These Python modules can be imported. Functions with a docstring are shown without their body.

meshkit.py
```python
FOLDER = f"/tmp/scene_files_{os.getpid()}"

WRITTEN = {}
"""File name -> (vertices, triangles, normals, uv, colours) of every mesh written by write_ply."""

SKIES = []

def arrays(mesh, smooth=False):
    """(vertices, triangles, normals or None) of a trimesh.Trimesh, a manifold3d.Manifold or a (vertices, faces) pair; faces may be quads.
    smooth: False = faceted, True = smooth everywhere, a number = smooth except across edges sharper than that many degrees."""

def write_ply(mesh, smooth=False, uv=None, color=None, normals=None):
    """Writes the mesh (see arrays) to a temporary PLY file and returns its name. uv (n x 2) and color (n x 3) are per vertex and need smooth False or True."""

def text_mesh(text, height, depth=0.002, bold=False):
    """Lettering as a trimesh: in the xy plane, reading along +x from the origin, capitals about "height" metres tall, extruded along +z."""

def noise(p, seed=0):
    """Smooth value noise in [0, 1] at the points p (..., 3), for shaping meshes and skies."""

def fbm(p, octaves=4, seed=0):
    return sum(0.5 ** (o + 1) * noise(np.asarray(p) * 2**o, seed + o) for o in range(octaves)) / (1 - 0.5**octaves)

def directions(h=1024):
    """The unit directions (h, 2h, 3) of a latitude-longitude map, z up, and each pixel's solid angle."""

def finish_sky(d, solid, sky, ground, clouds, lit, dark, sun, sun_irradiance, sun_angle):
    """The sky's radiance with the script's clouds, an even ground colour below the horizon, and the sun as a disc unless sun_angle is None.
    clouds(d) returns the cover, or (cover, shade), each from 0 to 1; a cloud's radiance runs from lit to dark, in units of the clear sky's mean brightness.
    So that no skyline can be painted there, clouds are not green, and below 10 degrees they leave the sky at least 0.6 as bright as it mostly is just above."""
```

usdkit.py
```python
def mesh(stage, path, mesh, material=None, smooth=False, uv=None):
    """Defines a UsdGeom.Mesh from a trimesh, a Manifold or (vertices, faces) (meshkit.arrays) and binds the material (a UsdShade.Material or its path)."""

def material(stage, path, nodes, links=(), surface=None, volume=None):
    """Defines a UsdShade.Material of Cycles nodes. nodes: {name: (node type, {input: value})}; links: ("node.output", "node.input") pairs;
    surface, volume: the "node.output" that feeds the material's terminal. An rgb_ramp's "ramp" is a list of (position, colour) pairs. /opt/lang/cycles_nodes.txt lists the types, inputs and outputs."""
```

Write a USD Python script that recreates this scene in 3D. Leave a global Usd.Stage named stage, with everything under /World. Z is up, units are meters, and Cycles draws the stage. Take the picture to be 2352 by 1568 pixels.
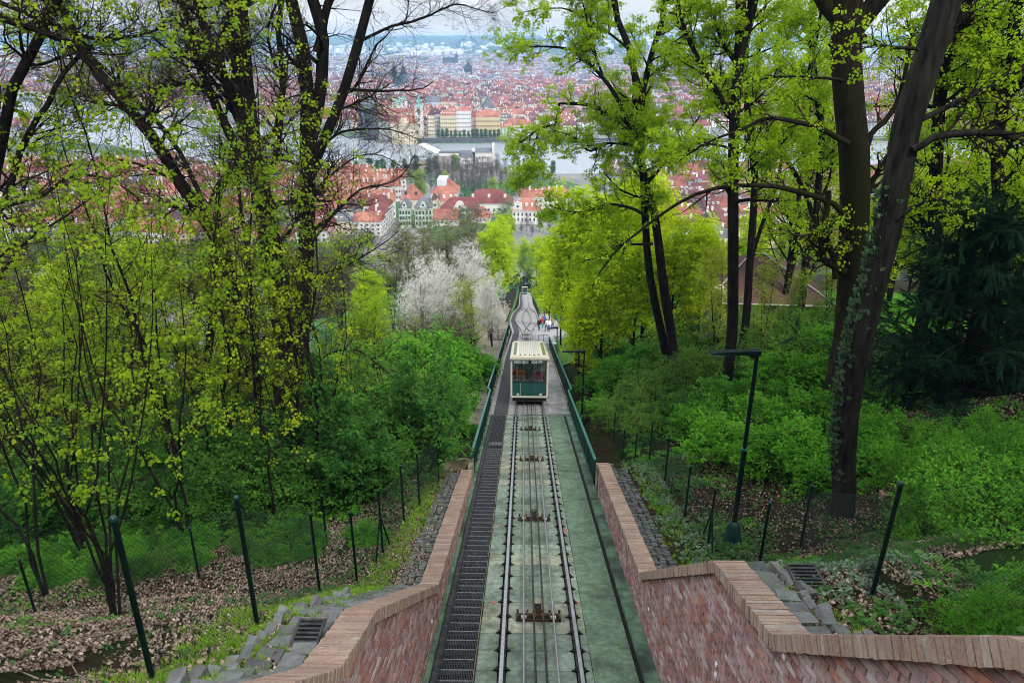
import math, random
import numpy as np
import trimesh, manifold3d, usdkit, meshkit
from shapely.geometry import Polygon, box as sbox
from shapely import union_all
from pxr import Usd, UsdGeom, UsdLux, UsdShade, Sdf, Gf, Vt

random.seed(7)
RNG = np.random.default_rng(7)
stage = Usd.Stage.CreateInMemory()
UsdGeom.SetStageUpAxis(stage, 'Z'); UsdGeom.SetStageMetersPerUnit(stage, 1.0)
world = UsdGeom.Xform.Define(stage, '/World')
stage.SetDefaultPrim(world.GetPrim())
UsdGeom.Scope.Define(stage, '/World/Looks')
material = lambda n, nodes, links, surface=None, volume=None: usdkit.material(stage, '/World/Looks/' + n, nodes, links, surface=surface, volume=volume)

# ------------------------------------------------------------------ camera
EYE = np.array([0.0, 0.0, 115.0])            # the footbridge above the funicular, metres above datum
PITCH, YAW, FOC = math.radians(22.15), math.radians(0.948), 1700.0   # FOC in units of a picture 2352 wide
fh = np.array([-math.sin(YAW), math.cos(YAW), 0.0])
RIGHT = np.array([math.cos(YAW), math.sin(YAW), 0.0])
FWD = fh * math.cos(PITCH) + np.array([0, 0, -math.sin(PITCH)])
UPV = np.cross(RIGHT, FWD)
cam = UsdGeom.Camera.Define(stage, '/World/camera')
m4 = Gf.Matrix4d(*RIGHT, 0, *UPV, 0, *(-FWD), 0, *EYE, 1)
cam.AddTransformOp().Set(m4)
cam.CreateHorizontalApertureAttr(36.0); cam.CreateVerticalApertureAttr(24.0)
cam.CreateFocalLengthAttr(36.0 * FOC / 2352.0)
cam.CreateClippingRangeAttr(Gf.Vec2f(0.1, 60000.0))
cam.CreateExposureAttr(1.08)

# ------------------------------------------------------------------ sky and sun (bright overcast, spring)
SUN_EL, SUN_AZ = math.radians(48), math.radians(150)      # direction towards the sun; azimuth = atan2(x, y)
SKY_STRENGTH, SUN_INT = 0.085, 0.4
CLOUD = (12.6, 12.9, 13.4); CLOUD2 = (7.4, 7.9, 8.8)      # at the zenith; an overcast sky is about a third as bright at the horizon
material('sky_material', {
    'sky': ('sky_texture', {'sky_type': 'single_scattering', 'sun_disc': False, 'sun_elevation': SUN_EL, 'sun_rotation': SUN_AZ}),
    'tc': ('texture_coordinate', {}), 'map': ('mapping', {'scale': (1.6, 1.6, 9.0)}),
    'n': ('noise_texture', {'scale': 2.2, 'detail': 6.0, 'roughness': 0.55}),
    'cl': ('rgb_ramp', {'ramp': [(0.34, CLOUD2), (0.62, CLOUD)]}),
    'cov': ('rgb_ramp', {'ramp': [(0.2, (0.72,) * 3), (0.6, (0.95,) * 3)]}),
    'sep': ('separate_xyz', {}), 'el': ('map_range', {'from_min': 0.0, 'from_max': 1.0, 'to_min': 0.40, 'to_max': 1.15, 'clamp': True}), 'cie': ('mix_color', {'blend_type': 'multiply', 'fac': 1.0, 'use_clamp': False}),
    'mix': ('mix_color', {'use_clamp': False}),
    'bg': ('background_shader', {'strength': SKY_STRENGTH})},
    [('tc.generated', 'map.vector'), ('map.vector', 'n.vector'), ('n.fac', 'cl.fac'), ('n.fac', 'cov.fac'), ('cov.color', 'mix.fac'),
     ('tc.generated', 'sep.vector'), ('sep.z', 'el.value'), ('cl.color', 'cie.a'), ('el.result', 'cie.b'), ('sky.color', 'mix.a'), ('cie.result', 'mix.b'), ('mix.result', 'bg.color')], surface='bg.background')
dome = UsdLux.DomeLight.Define(stage, '/World/sky')
UsdShade.MaterialBindingAPI.Apply(dome.GetPrim()).Bind(UsdShade.Material.Get(stage, '/World/Looks/sky_material'))
dome.GetPrim().SetCustomDataByKey('kind', 'structure')
sun = UsdLux.DistantLight.Define(stage, '/World/sun')
sun.CreateIntensityAttr(SUN_INT); sun.CreateAngleAttr(10.0); sun.CreateNormalizeAttr(True); sun.CreateColorAttr(Gf.Vec3f(1.0, 0.96, 0.9))
sun.AddRotateZOp().Set(-math.degrees(SUN_AZ)); sun.AddRotateXOp().Set(-(90 - math.degrees(SUN_EL)))

# ------------------------------------------------------------------ where things are
def ray(px, py): return FWD + RIGHT * ((px - 1176) / FOC) + UPV * ((784 - py) / FOC)
SLOPE = 0.3067
def tz(y): return EYE[2] - 7.51 - SLOPE * np.asarray(y, float)        # top of the track bed
def on_y(px, py, Y): r = ray(px, py); return EYE + r * (Y / r[1])
def on_x(px, py, X): r = ray(px, py); return EYE + r * (X / r[0])
def on_z(px, py, Z): r = ray(px, py); return EYE + r * ((Z - EYE[2]) / r[2])
def on_track(px, py, h=0.0): r = ray(px, py); return EYE + r * ((h - 7.51) / (r[2] + SLOPE * r[1]))
def sst(a, b, x): t = np.clip((np.asarray(x, float) - a) / (b - a), 0, 1); return t * t * (3 - 2 * t)

XR, XL = 2.46, -1.74                          # inner faces of the two brick walls
RCOP = [(-6.0, 8.6), (2.9, 5.65), (5.59, 3.92), (7.65, 3.78), (12.34, 1.17), (20.74, 1.22)]     # (y, height of the coping's top over the track)
LCOP = [(-6.0, 9.2), (2.0, 5.6), (5.24, 3.68), (6.85, 3.42), (12.09, 0.95), (22.4, 0.62)]
def cop(prof, y): a = np.array(prof); return np.interp(y, a[:, 0], a[:, 1])

def river_mid(x): return 772 + 0.75 * np.clip(-x - 170, 0, 900) + 0.02 * x
RIV_HALF = 118.0
def ground(x, y):
    x, y = np.broadcast_arrays(np.asarray(x, float), np.asarray(y, float))
    hr = cop(RCOP, y) - 0.16
    hr = hr * (1 - sst(20.5, 27, y)) + (-1.0) * sst(20.5, 27, y)
    near = hr + 0.23 * np.clip(x - 4.3, 0, 26)
    far = np.minimum(hr + 0.42 * np.clip(x - 3.3, 0, 60), 4.6 + 0.03 * np.clip(x - 12, 0, 60))
    w = sst(20, 32, y); h_right = near * (1 - w) + far * w
    hl = cop(LCOP, y) - 0.16
    hl = hl * (1 - sst(21.5, 27, y)) + (-0.75) * sst(21.5, 27, y)
    h_left = hl - 0.13 * np.clip(-4.2 - x, 0, 40) - 0.10 * sst(12, 26, y) * np.clip(-5 - x, 0, 30)
    h_left = np.maximum(h_left, -4.0)
    mid = -0.45 + 0.0 * y
    h = np.where(x > 2.62, h_right, np.where(x < -1.9, h_left, np.where(y < 21.5, -0.35, mid)))
    bump = (meshkit.fbm(np.stack([x * 0.45, y * 0.45, 0 * x], -1), 3, 3) - 0.5)
    h = h + np.where((x > 4.4) | (x < -4.2), bump * 0.55, 0)
    hill = tz(np.clip(y, -30, 420)) + h
    plain = 8.0 + 0.004 * np.clip(y - 1000, 0, 3000)
    z = plain + np.logaddexp(0, np.clip((hill - plain) / 3.0, -30, 60)) * 3.0
    z = np.where(hill - plain > 40, hill, z)
    d = np.abs(y - river_mid(x)) - RIV_HALF * np.where(x < -170, 1.25, 1.0)
    z = np.where((d < 0) & (y > 500), 8 - 9 * sst(0, -6, d), z)
    far_ridge = (88 + 34 * meshkit.fbm(np.stack([x / 1900.0, y / 2600.0, 0 * x], -1), 4, 11)) * sst(4600, 9200, y)
    z = z + far_ridge
    z = z + 96 * np.exp(-(((x - 380) / 620) ** 2 + ((y - 5000) / 620) ** 2) ** 1.4) * sst(3000, 4000, y)
    z = z + 50 * np.exp(-(((x + 1350) / 520) ** 2 + ((y - 2150) / 380) ** 2) ** 1.5)
    return z
def on_ground(px, py, far=420.0):
    r = ray(px, py); t = np.geomspace(3, far, 1500); q = EYE + t[:, None] * r
    g = q[:, 2] - ground(q[:, 0], q[:, 1]); k = np.argmax(g < 0) if (g < 0).any() else len(t) - 1
    return np.array([q[k, 0], q[k, 1], float(ground(q[k, 0], q[k, 1]))])

# ------------------------------------------------------------------ scene helpers
_used = {}
def pname(parent, name):
    k = (parent, name); n = _used.get(k, -1) + 1; _used[k] = n
    return f'{parent}/{name}' if n == 0 else f'{parent}/{name}_{n:03d}'
def tag(p, label=None, cat=None, group=None, kind=None):
    for k, v in (('label', label), ('category', cat), ('group', group), ('kind', kind)):
        if v: p.SetCustomDataByKey(k, v)
    return p
def P_(parent): return '/World' if parent is None else (parent if isinstance(parent, str) else str(parent.GetPath()))
def thing(name, label, cat, group=None, loc=None, rotz=None, kind=None):
    x = UsdGeom.Xform.Define(stage, pname('/World', name))
    if loc is not None: x.AddTranslateOp().Set(Gf.Vec3d(*map(float, loc)))
    if rotz is not None: x.AddRotateZOp().Set(float(rotz))
    return tag(x.GetPrim(), label, cat, group, kind)
def obj(name, mesh, mat, parent=None, smooth=False, label=None, cat=None, group=None, kind=None, tint=None):
    m = usdkit.mesh(stage, pname(P_(parent), name), mesh, '/World/Looks/' + mat, smooth=smooth)
    if tint is not None:
        UsdGeom.PrimvarsAPI(m).CreatePrimvar('tint', Sdf.ValueTypeNames.Float3Array, 'vertex').Set(Vt.Vec3fArray.FromNumpy(np.asarray(tint, np.float32)))
    return tag(m.GetPrim(), label, cat, group, kind)
def proto(name):
    return stage.CreateClassPrim('/World/' + name)
def copy_of(src, name, label, cat, group=None, loc=(0, 0, 0), rotz=0.0, scale=1.0, tilt=None):
    x = UsdGeom.Xform.Define(stage, pname('/World', name))
    x.AddTranslateOp().Set(Gf.Vec3d(*map(float, loc)))
    x.AddRotateZOp().Set(float(rotz))
    if tilt is not None: x.AddRotateXOp().Set(float(tilt))
    s = (scale,) * 3 if np.ndim(scale) == 0 else scale
    x.AddScaleOp().Set(Gf.Vec3f(*map(float, s)))
    p = x.GetPrim(); p.GetReferences().AddInternalReference(src.GetPath()); p.SetInstanceable(True)
    return tag(p, label, cat, group)
def quats(yaw, tilt, roll=None):
    """rotate about x by tilt, then about z by yaw -> (n,4) i,j,k,r"""
    a, b = yaw / 2, tilt / 2
    return np.stack([np.cos(a) * np.sin(b), np.sin(a) * np.sin(b), np.sin(a) * np.cos(b), np.cos(a) * np.cos(b)], -1)
def instancer(name, parent, protos, pos, quat, scale, which=None, label=None, cat=None, group=None, kind='stuff'):
    """protos: [(child name, mesh, material)]"""
    path = pname(P_(parent), name)
    pi = UsdGeom.PointInstancer.Define(stage, path)
    for cn, mesh, mat in protos:
        m = usdkit.mesh(stage, f'{path}/{cn}', mesh, '/World/Looks/' + mat)
        pi.CreatePrototypesRel().AddTarget(m.GetPath())
    n = len(pos)
    pi.CreatePositionsAttr(Vt.Vec3fArray.FromNumpy(np.asarray(pos, np.float32)))
    pi.CreateOrientationsAttr(Vt.QuathArray.FromNumpy(np.asarray(quat, np.float16)))
    s = np.asarray(scale, np.float32); s = np.repeat(s[:, None], 3, 1) if s.ndim == 1 else s
    pi.CreateScalesAttr(Vt.Vec3fArray.FromNumpy(s))
    pi.CreateProtoIndicesAttr(Vt.IntArray.FromNumpy((np.zeros(n) if which is None else np.asarray(which)).astype(np.int32)))
    return tag(pi.GetPrim(), label, cat, group, kind)

# ------------------------------------------------------------------ materials
def M(name, a, b=None, scale=3.0, rough=0.8, detail=5.0, bump=0.0, bscale=None, spec=0.12, stretch=None, lo=0.35, hi=0.65, metal=0.0, coord='position', c=None, cscale=0.5, clo=0.45, chi=0.62):
    """colour a to b by noise; c: a third colour in patches of its own scale; bump in metres"""
    nodes = {'p': ('principled_bsdf', {'roughness': rough, 'specular_ior_level': spec, 'metallic': metal})}
    links = []
    src = 'geo.position'
    if b is None and not bump: nodes['p'][1]['base_color'] = a
    else:
        if coord == 'position': nodes['geo'] = ('geometry', {})
        else: nodes['geo'] = ('texture_coordinate', {}); src = 'geo.' + coord
        if stretch:
            nodes['map'] = ('mapping', {'scale': stretch}); links.append((src, 'map.vector')); src = 'map.vector'
        nodes['n'] = ('noise_texture', {'scale': scale, 'detail': detail, 'roughness': 0.6}); links.append((src, 'n.vector'))
        nodes['r'] = ('rgb_ramp', {'ramp': [(lo, a), (hi, b if b is not None else a)]}); links.append(('n.fac', 'r.fac'))
        out = 'r.color'
        if c is not None:
            nodes['n2'] = ('noise_texture', {'scale': cscale, 'detail': 4.0, 'roughness': 0.6}); links.append((src, 'n2.vector'))
            nodes['r2'] = ('rgb_ramp', {'ramp': [(clo, (0, 0, 0)), (chi, (1, 1, 1))]}); links.append(('n2.fac', 'r2.fac'))
            nodes['mx'] = ('mix_color', {'b': c}); links += [('r2.color', 'mx.fac'), (out, 'mx.a')]; out = 'mx.result'
        links.append((out, 'p.base_color'))
        if bump:
            nodes['bn'] = ('noise_texture', {'scale': bscale or scale * 3, 'detail': 6.0, 'roughness': 0.65}); links.append((src, 'bn.vector'))
            nodes['bp'] = ('bump', {'strength': 0.8, 'distance': bump}); links += [('bn.fac', 'bp.height'), ('bp.normal', 'p.normal')]
    return material(name, nodes, links, surface='p.BSDF')
def LEAF(name, a, b, scale=2.5, trans=0.45, tcol=None, rough=0.6, spec=0.10, lo=0.32, hi=0.68):
    tc = tcol or tuple(min(1, 1.35 * (x + y) / 2) for x, y in zip(a, b))
    return material(name, {'geo': ('geometry', {}), 'oi': ('object_info', {}), 'ma': ('math', {'math_type': 'multiply_add', 'value2': 0.22, 'value3': -0.11}), 'ad': ('math', {'math_type': 'add'}), 'n': ('noise_texture', {'scale': scale, 'detail': 3.0, 'roughness': 0.7}),
        'r': ('rgb_ramp', {'ramp': [(lo, a), (hi, b)]}),
        'p': ('principled_bsdf', {'roughness': rough, 'specular_ior_level': spec}), 't': ('translucent_bsdf', {'color': tc}), 'm': ('mix_closure', {'fac': trans})},
        [('geo.position', 'n.vector'), ('oi.random', 'ma.value1'), ('n.fac', 'ad.value1'), ('ma.value', 'ad.value2'), ('ad.value', 'r.fac'), ('r.color', 'p.base_color'), ('p.BSDF', 'm.closure1'), ('t.BSDF', 'm.closure2')], surface='m.closure')
LEAF('maple_leaf', (0.13, 0.26, 0.010), (0.33, 0.45, 0.012), 1.2, 0.5, (0.44, 0.64, 0.015))
LEAF('maple_leaf_bright', (0.24, 0.385, 0.008), (0.46, 0.575, 0.012), 0.9, 0.5, (0.60, 0.74, 0.012))
LEAF('young_leaf', (0.075, 0.19, 0.016), (0.33, 0.43, 0.012), 1.1, 0.45, (0.36, 0.52, 0.02))
LEAF('shrub_leaf', (0.022, 0.11, 0.012), (0.15, 0.39, 0.028), 1.9, 0.4, (0.15, 0.44, 0.03))
LEAF('shrub_leaf_dark', (0.014, 0.062, 0.012), (0.10, 0.25, 0.028), 1.9, 0.35, (0.08, 0.28, 0.05))
LEAF('shrub_leaf_fine', (0.045, 0.11, 0.02), (0.17, 0.32, 0.045), 1.7, 0.4, (0.24, 0.45, 0.06))
LEAF('yew_needle', (0.004, 0.019, 0.009), (0.013, 0.050, 0.020), 1.5, 0.12, (0.03, 0.09, 0.03))
LEAF('ivy_leaf', (0.02, 0.06, 0.02), (0.14, 0.22, 0.13), 7.0, 0.15, rough=0.35, spec=0.5)
LEAF('grass_blade', (0.07, 0.17, 0.015), (0.22, 0.37, 0.03), 1.5, 0.4, (0.28, 0.44, 0.03))
LEAF('herb_leaf', (0.03, 0.10, 0.025), (0.09, 0.20, 0.04), 2.0, 0.3)
LEAF('dead_leaf', (0.024, 0.014, 0.009), (0.58, 0.45, 0.36), 24.0, 0.12, (0.2, 0.12, 0.07), rough=0.85, spec=0.03, lo=0.40, hi=0.74)
LEAF('blossom', (0.50, 0.50, 0.45), (0.80, 0.80, 0.76), 1.5, 0.35, (0.8, 0.8, 0.76))
LEAF('olive_leaf', (0.10, 0.11, 0.045), (0.19, 0.20, 0.07), 0.6, 0.35)
LEAF('bud_brown', (0.10, 0.08, 0.06), (0.17, 0.14, 0.11), 0.5, 0.2)
LEAF('park_leaf', (0.17, 0.27, 0.03), (0.34, 0.42, 0.04), 0.25, 0.4, (0.4, 0.5, 0.05))
LEAF('park_leaf_green', (0.05, 0.12, 0.04), (0.10, 0.20, 0.06), 0.25, 0.35)
LEAF('woods_leaf', (0.04, 0.085, 0.035), (0.085, 0.14, 0.05), 0.02, 0.2)
M('bark_dark', (0.005, 0.0046, 0.0044), (0.019, 0.0165, 0.0145), 7, 0.95, spec=0.04, bump=0.03, bscale=16, stretch=(1, 1, 0.22))
M('bark_brown', (0.010, 0.0103, 0.009), (0.034, 0.0335, 0.029), 9, 0.95, spec=0.04, bump=0.03, bscale=22, stretch=(1, 1, 0.18))
M('bark_mossy', (0.008, 0.007, 0.0055), (0.026, 0.022, 0.016), 8, 0.95, spec=0.04, bump=0.025, bscale=16, stretch=(1, 1, 0.2), c=(0.012, 0.014, 0.005), cscale=1.2)
M('twig', (0.012, 0.009, 0.008), (0.034, 0.026, 0.021), 2, 0.95, spec=0.04)
M('pale_twig', (0.16, 0.12, 0.09), (0.26, 0.21, 0.17), 2, 0.85)
def attr_mat(name, var=0.35, scale=14, rough=0.85, bump=0.004, stain=(0.30, 0.27, 0.25), slo=0.56, shi=0.75, sscale=2.2):
    """a masonry unit: its own colour (primvar tint), mottled, with pale bloom in patches"""
    material(name, {'at': ('attribute', {'attribute': 'tint'}), 'geo': ('geometry', {}), 'n': ('noise_texture', {'scale': scale, 'detail': 6.0, 'roughness': 0.65}),
        'r': ('rgb_ramp', {'ramp': [(0.25, (1 - var,) * 3), (0.75, (1 + var,) * 3)]}), 'mul': ('mix_color', {'blend_type': 'multiply', 'fac': 1.0, 'use_clamp': False}),
        'n2': ('noise_texture', {'scale': sscale, 'detail': 6.0, 'roughness': 0.7}), 'r2': ('rgb_ramp', {'ramp': [(slo, (0, 0, 0)), (shi, (0.75,) * 3)]}), 'mx': ('mix_color', {'b': stain}),
        'bp': ('bump', {'strength': 0.7, 'distance': bump}), 'p': ('principled_bsdf', {'roughness': rough, 'specular_ior_level': 0.3})},
        [('geo.position', 'n.vector'), ('geo.position', 'n2.vector'), ('n.fac', 'r.fac'), ('at.color', 'mul.a'), ('r.color', 'mul.b'), ('n2.fac', 'r2.fac'), ('r2.color', 'mx.fac'),
         ('mul.result', 'mx.a'), ('mx.result', 'p.base_color'), ('n.fac', 'bp.height'), ('bp.normal', 'p.normal')], surface='p.BSDF')
attr_mat('brick', stain=(0.50, 0.40, 0.39), slo=0.46, shi=0.76); attr_mat('cobble_stone', 0.4, 9, 0.75, 0.008, (0.10, 0.12, 0.03), 0.55, 0.7, 5.0); attr_mat('coping_brick', 0.42, 34, 0.9, 0.007, (0.38, 0.29, 0.22), 0.46, 0.72, 2.6)
attr_mat('concrete_slab', 0.5, 7.5, 0.8, 0.006, (0.04, 0.06, 0.036), 0.43, 0.66, 1.7)
M('mortar', (0.22, 0.20, 0.18), (0.34, 0.31, 0.28), 6, 0.95)
M('green_concrete', (0.065, 0.12, 0.075), (0.15, 0.24, 0.165), 4, 0.85, bump=0.006, c=(0.045, 0.06, 0.045), cscale=0.9)
M('grey_concrete', (0.20, 0.195, 0.19), (0.32, 0.31, 0.30), 2.5, 0.85, bump=0.004)
M('tan_concrete', (0.17, 0.15, 0.105), (0.30, 0.265, 0.19), 2.5, 0.88, bump=0.005, c=(0.07, 0.075, 0.04), cscale=1.3)
M('pale_concrete', (0.25, 0.25, 0.26), (0.36, 0.36, 0.37), 1.5, 0.8, c=(0.2, 0.2, 0.195), cscale=0.7)
M('asphalt', (0.035, 0.036, 0.04), (0.075, 0.076, 0.08), 7, 0.9, bump=0.004)
M('grease', (0.006, 0.006, 0.005), (0.022, 0.022, 0.018), 9, 0.7)
M('steel_bright', (0.36, 0.36, 0.38), (0.50, 0.50, 0.52), 6, 0.32, metal=0.9)
M('steel_dark', (0.03, 0.03, 0.032), (0.08, 0.078, 0.075), 8, 0.55, metal=0.5)
M('grate_steel', (0.035, 0.038, 0.043), (0.075, 0.08, 0.086), 10, 0.5, metal=0.6)
M('nosing_steel', (0.12, 0.127, 0.135), (0.19, 0.2, 0.21), 10, 0.5, metal=0.5)
M('rust', (0.035, 0.018, 0.010), (0.11, 0.055, 0.028), 16, 0.85, bump=0.003)
M('roller_white', (0.55, 0.55, 0.56), (0.66, 0.66, 0.68), 9, 0.4)
M('paint_green', (0.003, 0.022, 0.018), (0.006, 0.036, 0.030), 5, 0.4, spec=0.35)
M('post_green', (0.0012, 0.006, 0.005), (0.0025, 0.011, 0.009), 6, 0.5, spec=0.12)
M('rail_green', (0.015, 0.11, 0.085), (0.03, 0.15, 0.12), 5, 0.45, spec=0.35)
M('wire_dark', (0.006, 0.012, 0.010), (0.014, 0.024, 0.02), 9, 0.6)
M('cream_paint', (0.62, 0.59, 0.47), (0.70, 0.67, 0.55), 3, 0.35, spec=0.5)
M('roof_cream', (0.42, 0.40, 0.34), (0.56, 0.53, 0.46), 6, 0.6)
M('car_green', (0.004, 0.060, 0.052), (0.006, 0.075, 0.064), 2, 0.22, spec=0.6)
M('black_rubber', (0.010, 0.010, 0.011)); M('interior_cream', (0.62, 0.60, 0.52)); M('interior_floor', (0.2, 0.2, 0.19)); M('seat_grey', (0.22, 0.23, 0.24)); M('white_paint', (0.78, 0.78, 0.77), rough=0.5)
M('red_paint', (0.60, 0.09, 0.06), (0.52, 0.10, 0.07), 20); M('chrome', (0.7, 0.7, 0.72), rough=0.2, metal=1.0); M('lamp_glass', (0.6, 0.62, 0.62), rough=0.15)
M('dark_glass', (0.02, 0.022, 0.026), rough=0.12, spec=0.6)
material('window_glass', {'f': ('fresnel', {'IOR': 1.5}), 't': ('transparent_bsdf', {'color': (0.95, 0.98, 0.97)}), 'g': ('glossy_bsdf', {'color': (1, 1, 1), 'roughness': 0.03}), 'm': ('mix_closure', {})},
         [('f.fac', 'm.fac'), ('t.BSDF', 'm.closure1'), ('g.BSDF', 'm.closure2')], surface='m.closure')
for n_, c_ in dict(skin=(0.55, 0.36, 0.27), hair_dark=(0.03, 0.022, 0.018), hair_fair=(0.30, 0.2, 0.1), cloth_orange=(0.72, 0.22, 0.02), cloth_red=(0.6, 0.03, 0.05), cloth_pink=(0.65, 0.07, 0.18), cloth_black=(0.018, 0.018, 0.022),
                   cloth_jeans=(0.03, 0.07, 0.2), cloth_white=(0.72, 0.72, 0.72), cloth_teal=(0.02, 0.22, 0.2), cloth_blue=(0.05, 0.12, 0.42), cloth_khaki=(0.25, 0.2, 0.12), cloth_grey=(0.16, 0.16, 0.17)).items(): M(n_, c_, rough=0.85)
M('hillside', (0.010, 0.007, 0.005), (0.045, 0.029, 0.020), 5, 0.98, spec=0.02, bump=0.05, bscale=9, c=(0.014, 0.028, 0.007), cscale=0.35, clo=0.46, chi=0.6)
M('city_ground', (0.16, 0.16, 0.155), (0.24, 0.235, 0.225), 0.02, 0.9, c=(0.06, 0.11, 0.04), cscale=0.008, clo=0.5, chi=0.54)
M('lawn', (0.03, 0.09, 0.018), (0.06, 0.16, 0.03), 0.3, 0.9)
M('gravel_path', (0.14, 0.115, 0.09), (0.23, 0.195, 0.155), 3, 0.95)
material('river_water', {'geo': ('geometry', {}), 'n': ('noise_texture', {'scale': 0.14, 'detail': 5.0, 'roughness': 0.6}), 'bp': ('bump', {'strength': 0.5, 'distance': 0.5}),
         'p': ('principled_bsdf', {'base_color': (0.26, 0.285, 0.31), 'roughness': 0.30, 'specular_ior_level': 0.5})},
         [('geo.position', 'n.vector'), ('n.fac', 'bp.height'), ('bp.normal', 'p.normal')], surface='p.BSDF')
M('wooded_ground', (0.02, 0.04, 0.018), (0.045, 0.075, 0.035), 0.012, 0.95, spec=0.02)
M('foam', (0.7, 0.72, 0.74), (0.85, 0.86, 0.87), 0.6)
# ------------------------------------------------------------------ mesh helpers
def cat(ms):
    vs, fs, n = [], [], 0
    for m in ms:
        v, f = (m if isinstance(m, tuple) else (np.asarray(m.vertices), np.asarray(m.faces)))
        f = np.asarray(f)
        if f.shape[1] == 4: f = np.vstack([f[:, [0, 1, 2]], f[:, [0, 2, 3]]])
        vs.append(np.asarray(v, float)); fs.append(f + n); n += len(v)
    return np.vstack(vs), np.vstack(fs)
BOXF = np.array([[0, 2, 3, 1], [4, 5, 7, 6], [0, 1, 5, 4], [2, 6, 7, 3], [0, 4, 6, 2], [1, 3, 7, 5]])
def box(x0, x1, y0, y1, z0, z1):
    return np.array([[x, y, z] for x in (x0, x1) for y in (y0, y1) for z in (z0, z1)], float)[:, :], np.array([[0, 1, 3, 2], [4, 6, 7, 5], [0, 4, 5, 1], [2, 3, 7, 6], [0, 2, 6, 4], [1, 5, 7, 3]])
def sb(x0, x1, y0, y1, h0, h1):
    """a box that follows the slope of the track"""
    v, f = box(x0, x1, y0, y1, h0, h1); v = v.copy(); v[:, 2] += tz(v[:, 1]); return v, f
def frame_box(o, ex, ey, ez, a, b, c, j=None):
    """a box with corners o + ex*(0..a) + ey*(0..b) + ez*(0..c)"""
    v = np.array([[i, k, l] for i in (0, a) for k in (0, b) for l in (0, c)], float)
    if j is not None: v = v + j
    return o + v[:, :1] * ex + v[:, 1:2] * ey + v[:, 2:3] * ez, np.array([[0, 1, 3, 2], [4, 6, 7, 5], [0, 4, 5, 1], [2, 3, 7, 6], [0, 2, 6, 4], [1, 5, 7, 3]])
def sweep(ys, xs, w0, w1, h0, h1):
    ys, xs = np.asarray(ys, float), np.asarray(xs, float); n = len(ys)
    w0, w1 = np.broadcast_to(w0, n), np.broadcast_to(w1, n)
    v = np.stack([np.stack([xs + w, ys, tz(ys) + h], -1) for w, h in ((w0, h0), (w1, h0), (w1, h1), (w0, h1))], 1).reshape(-1, 3)
    i = np.arange(n - 1)[:, None] * 4; k = np.arange(4)[None]
    q = np.stack([i + k, i + (k + 1) % 4, i + 4 + (k + 1) % 4, i + 4 + k], -1).reshape(-1, 4)
    q = np.vstack([q, [[3, 2, 1, 0]], [[4 * n - 4, 4 * n - 3, 4 * n - 2, 4 * n - 1]]])
    return v, q
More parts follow.
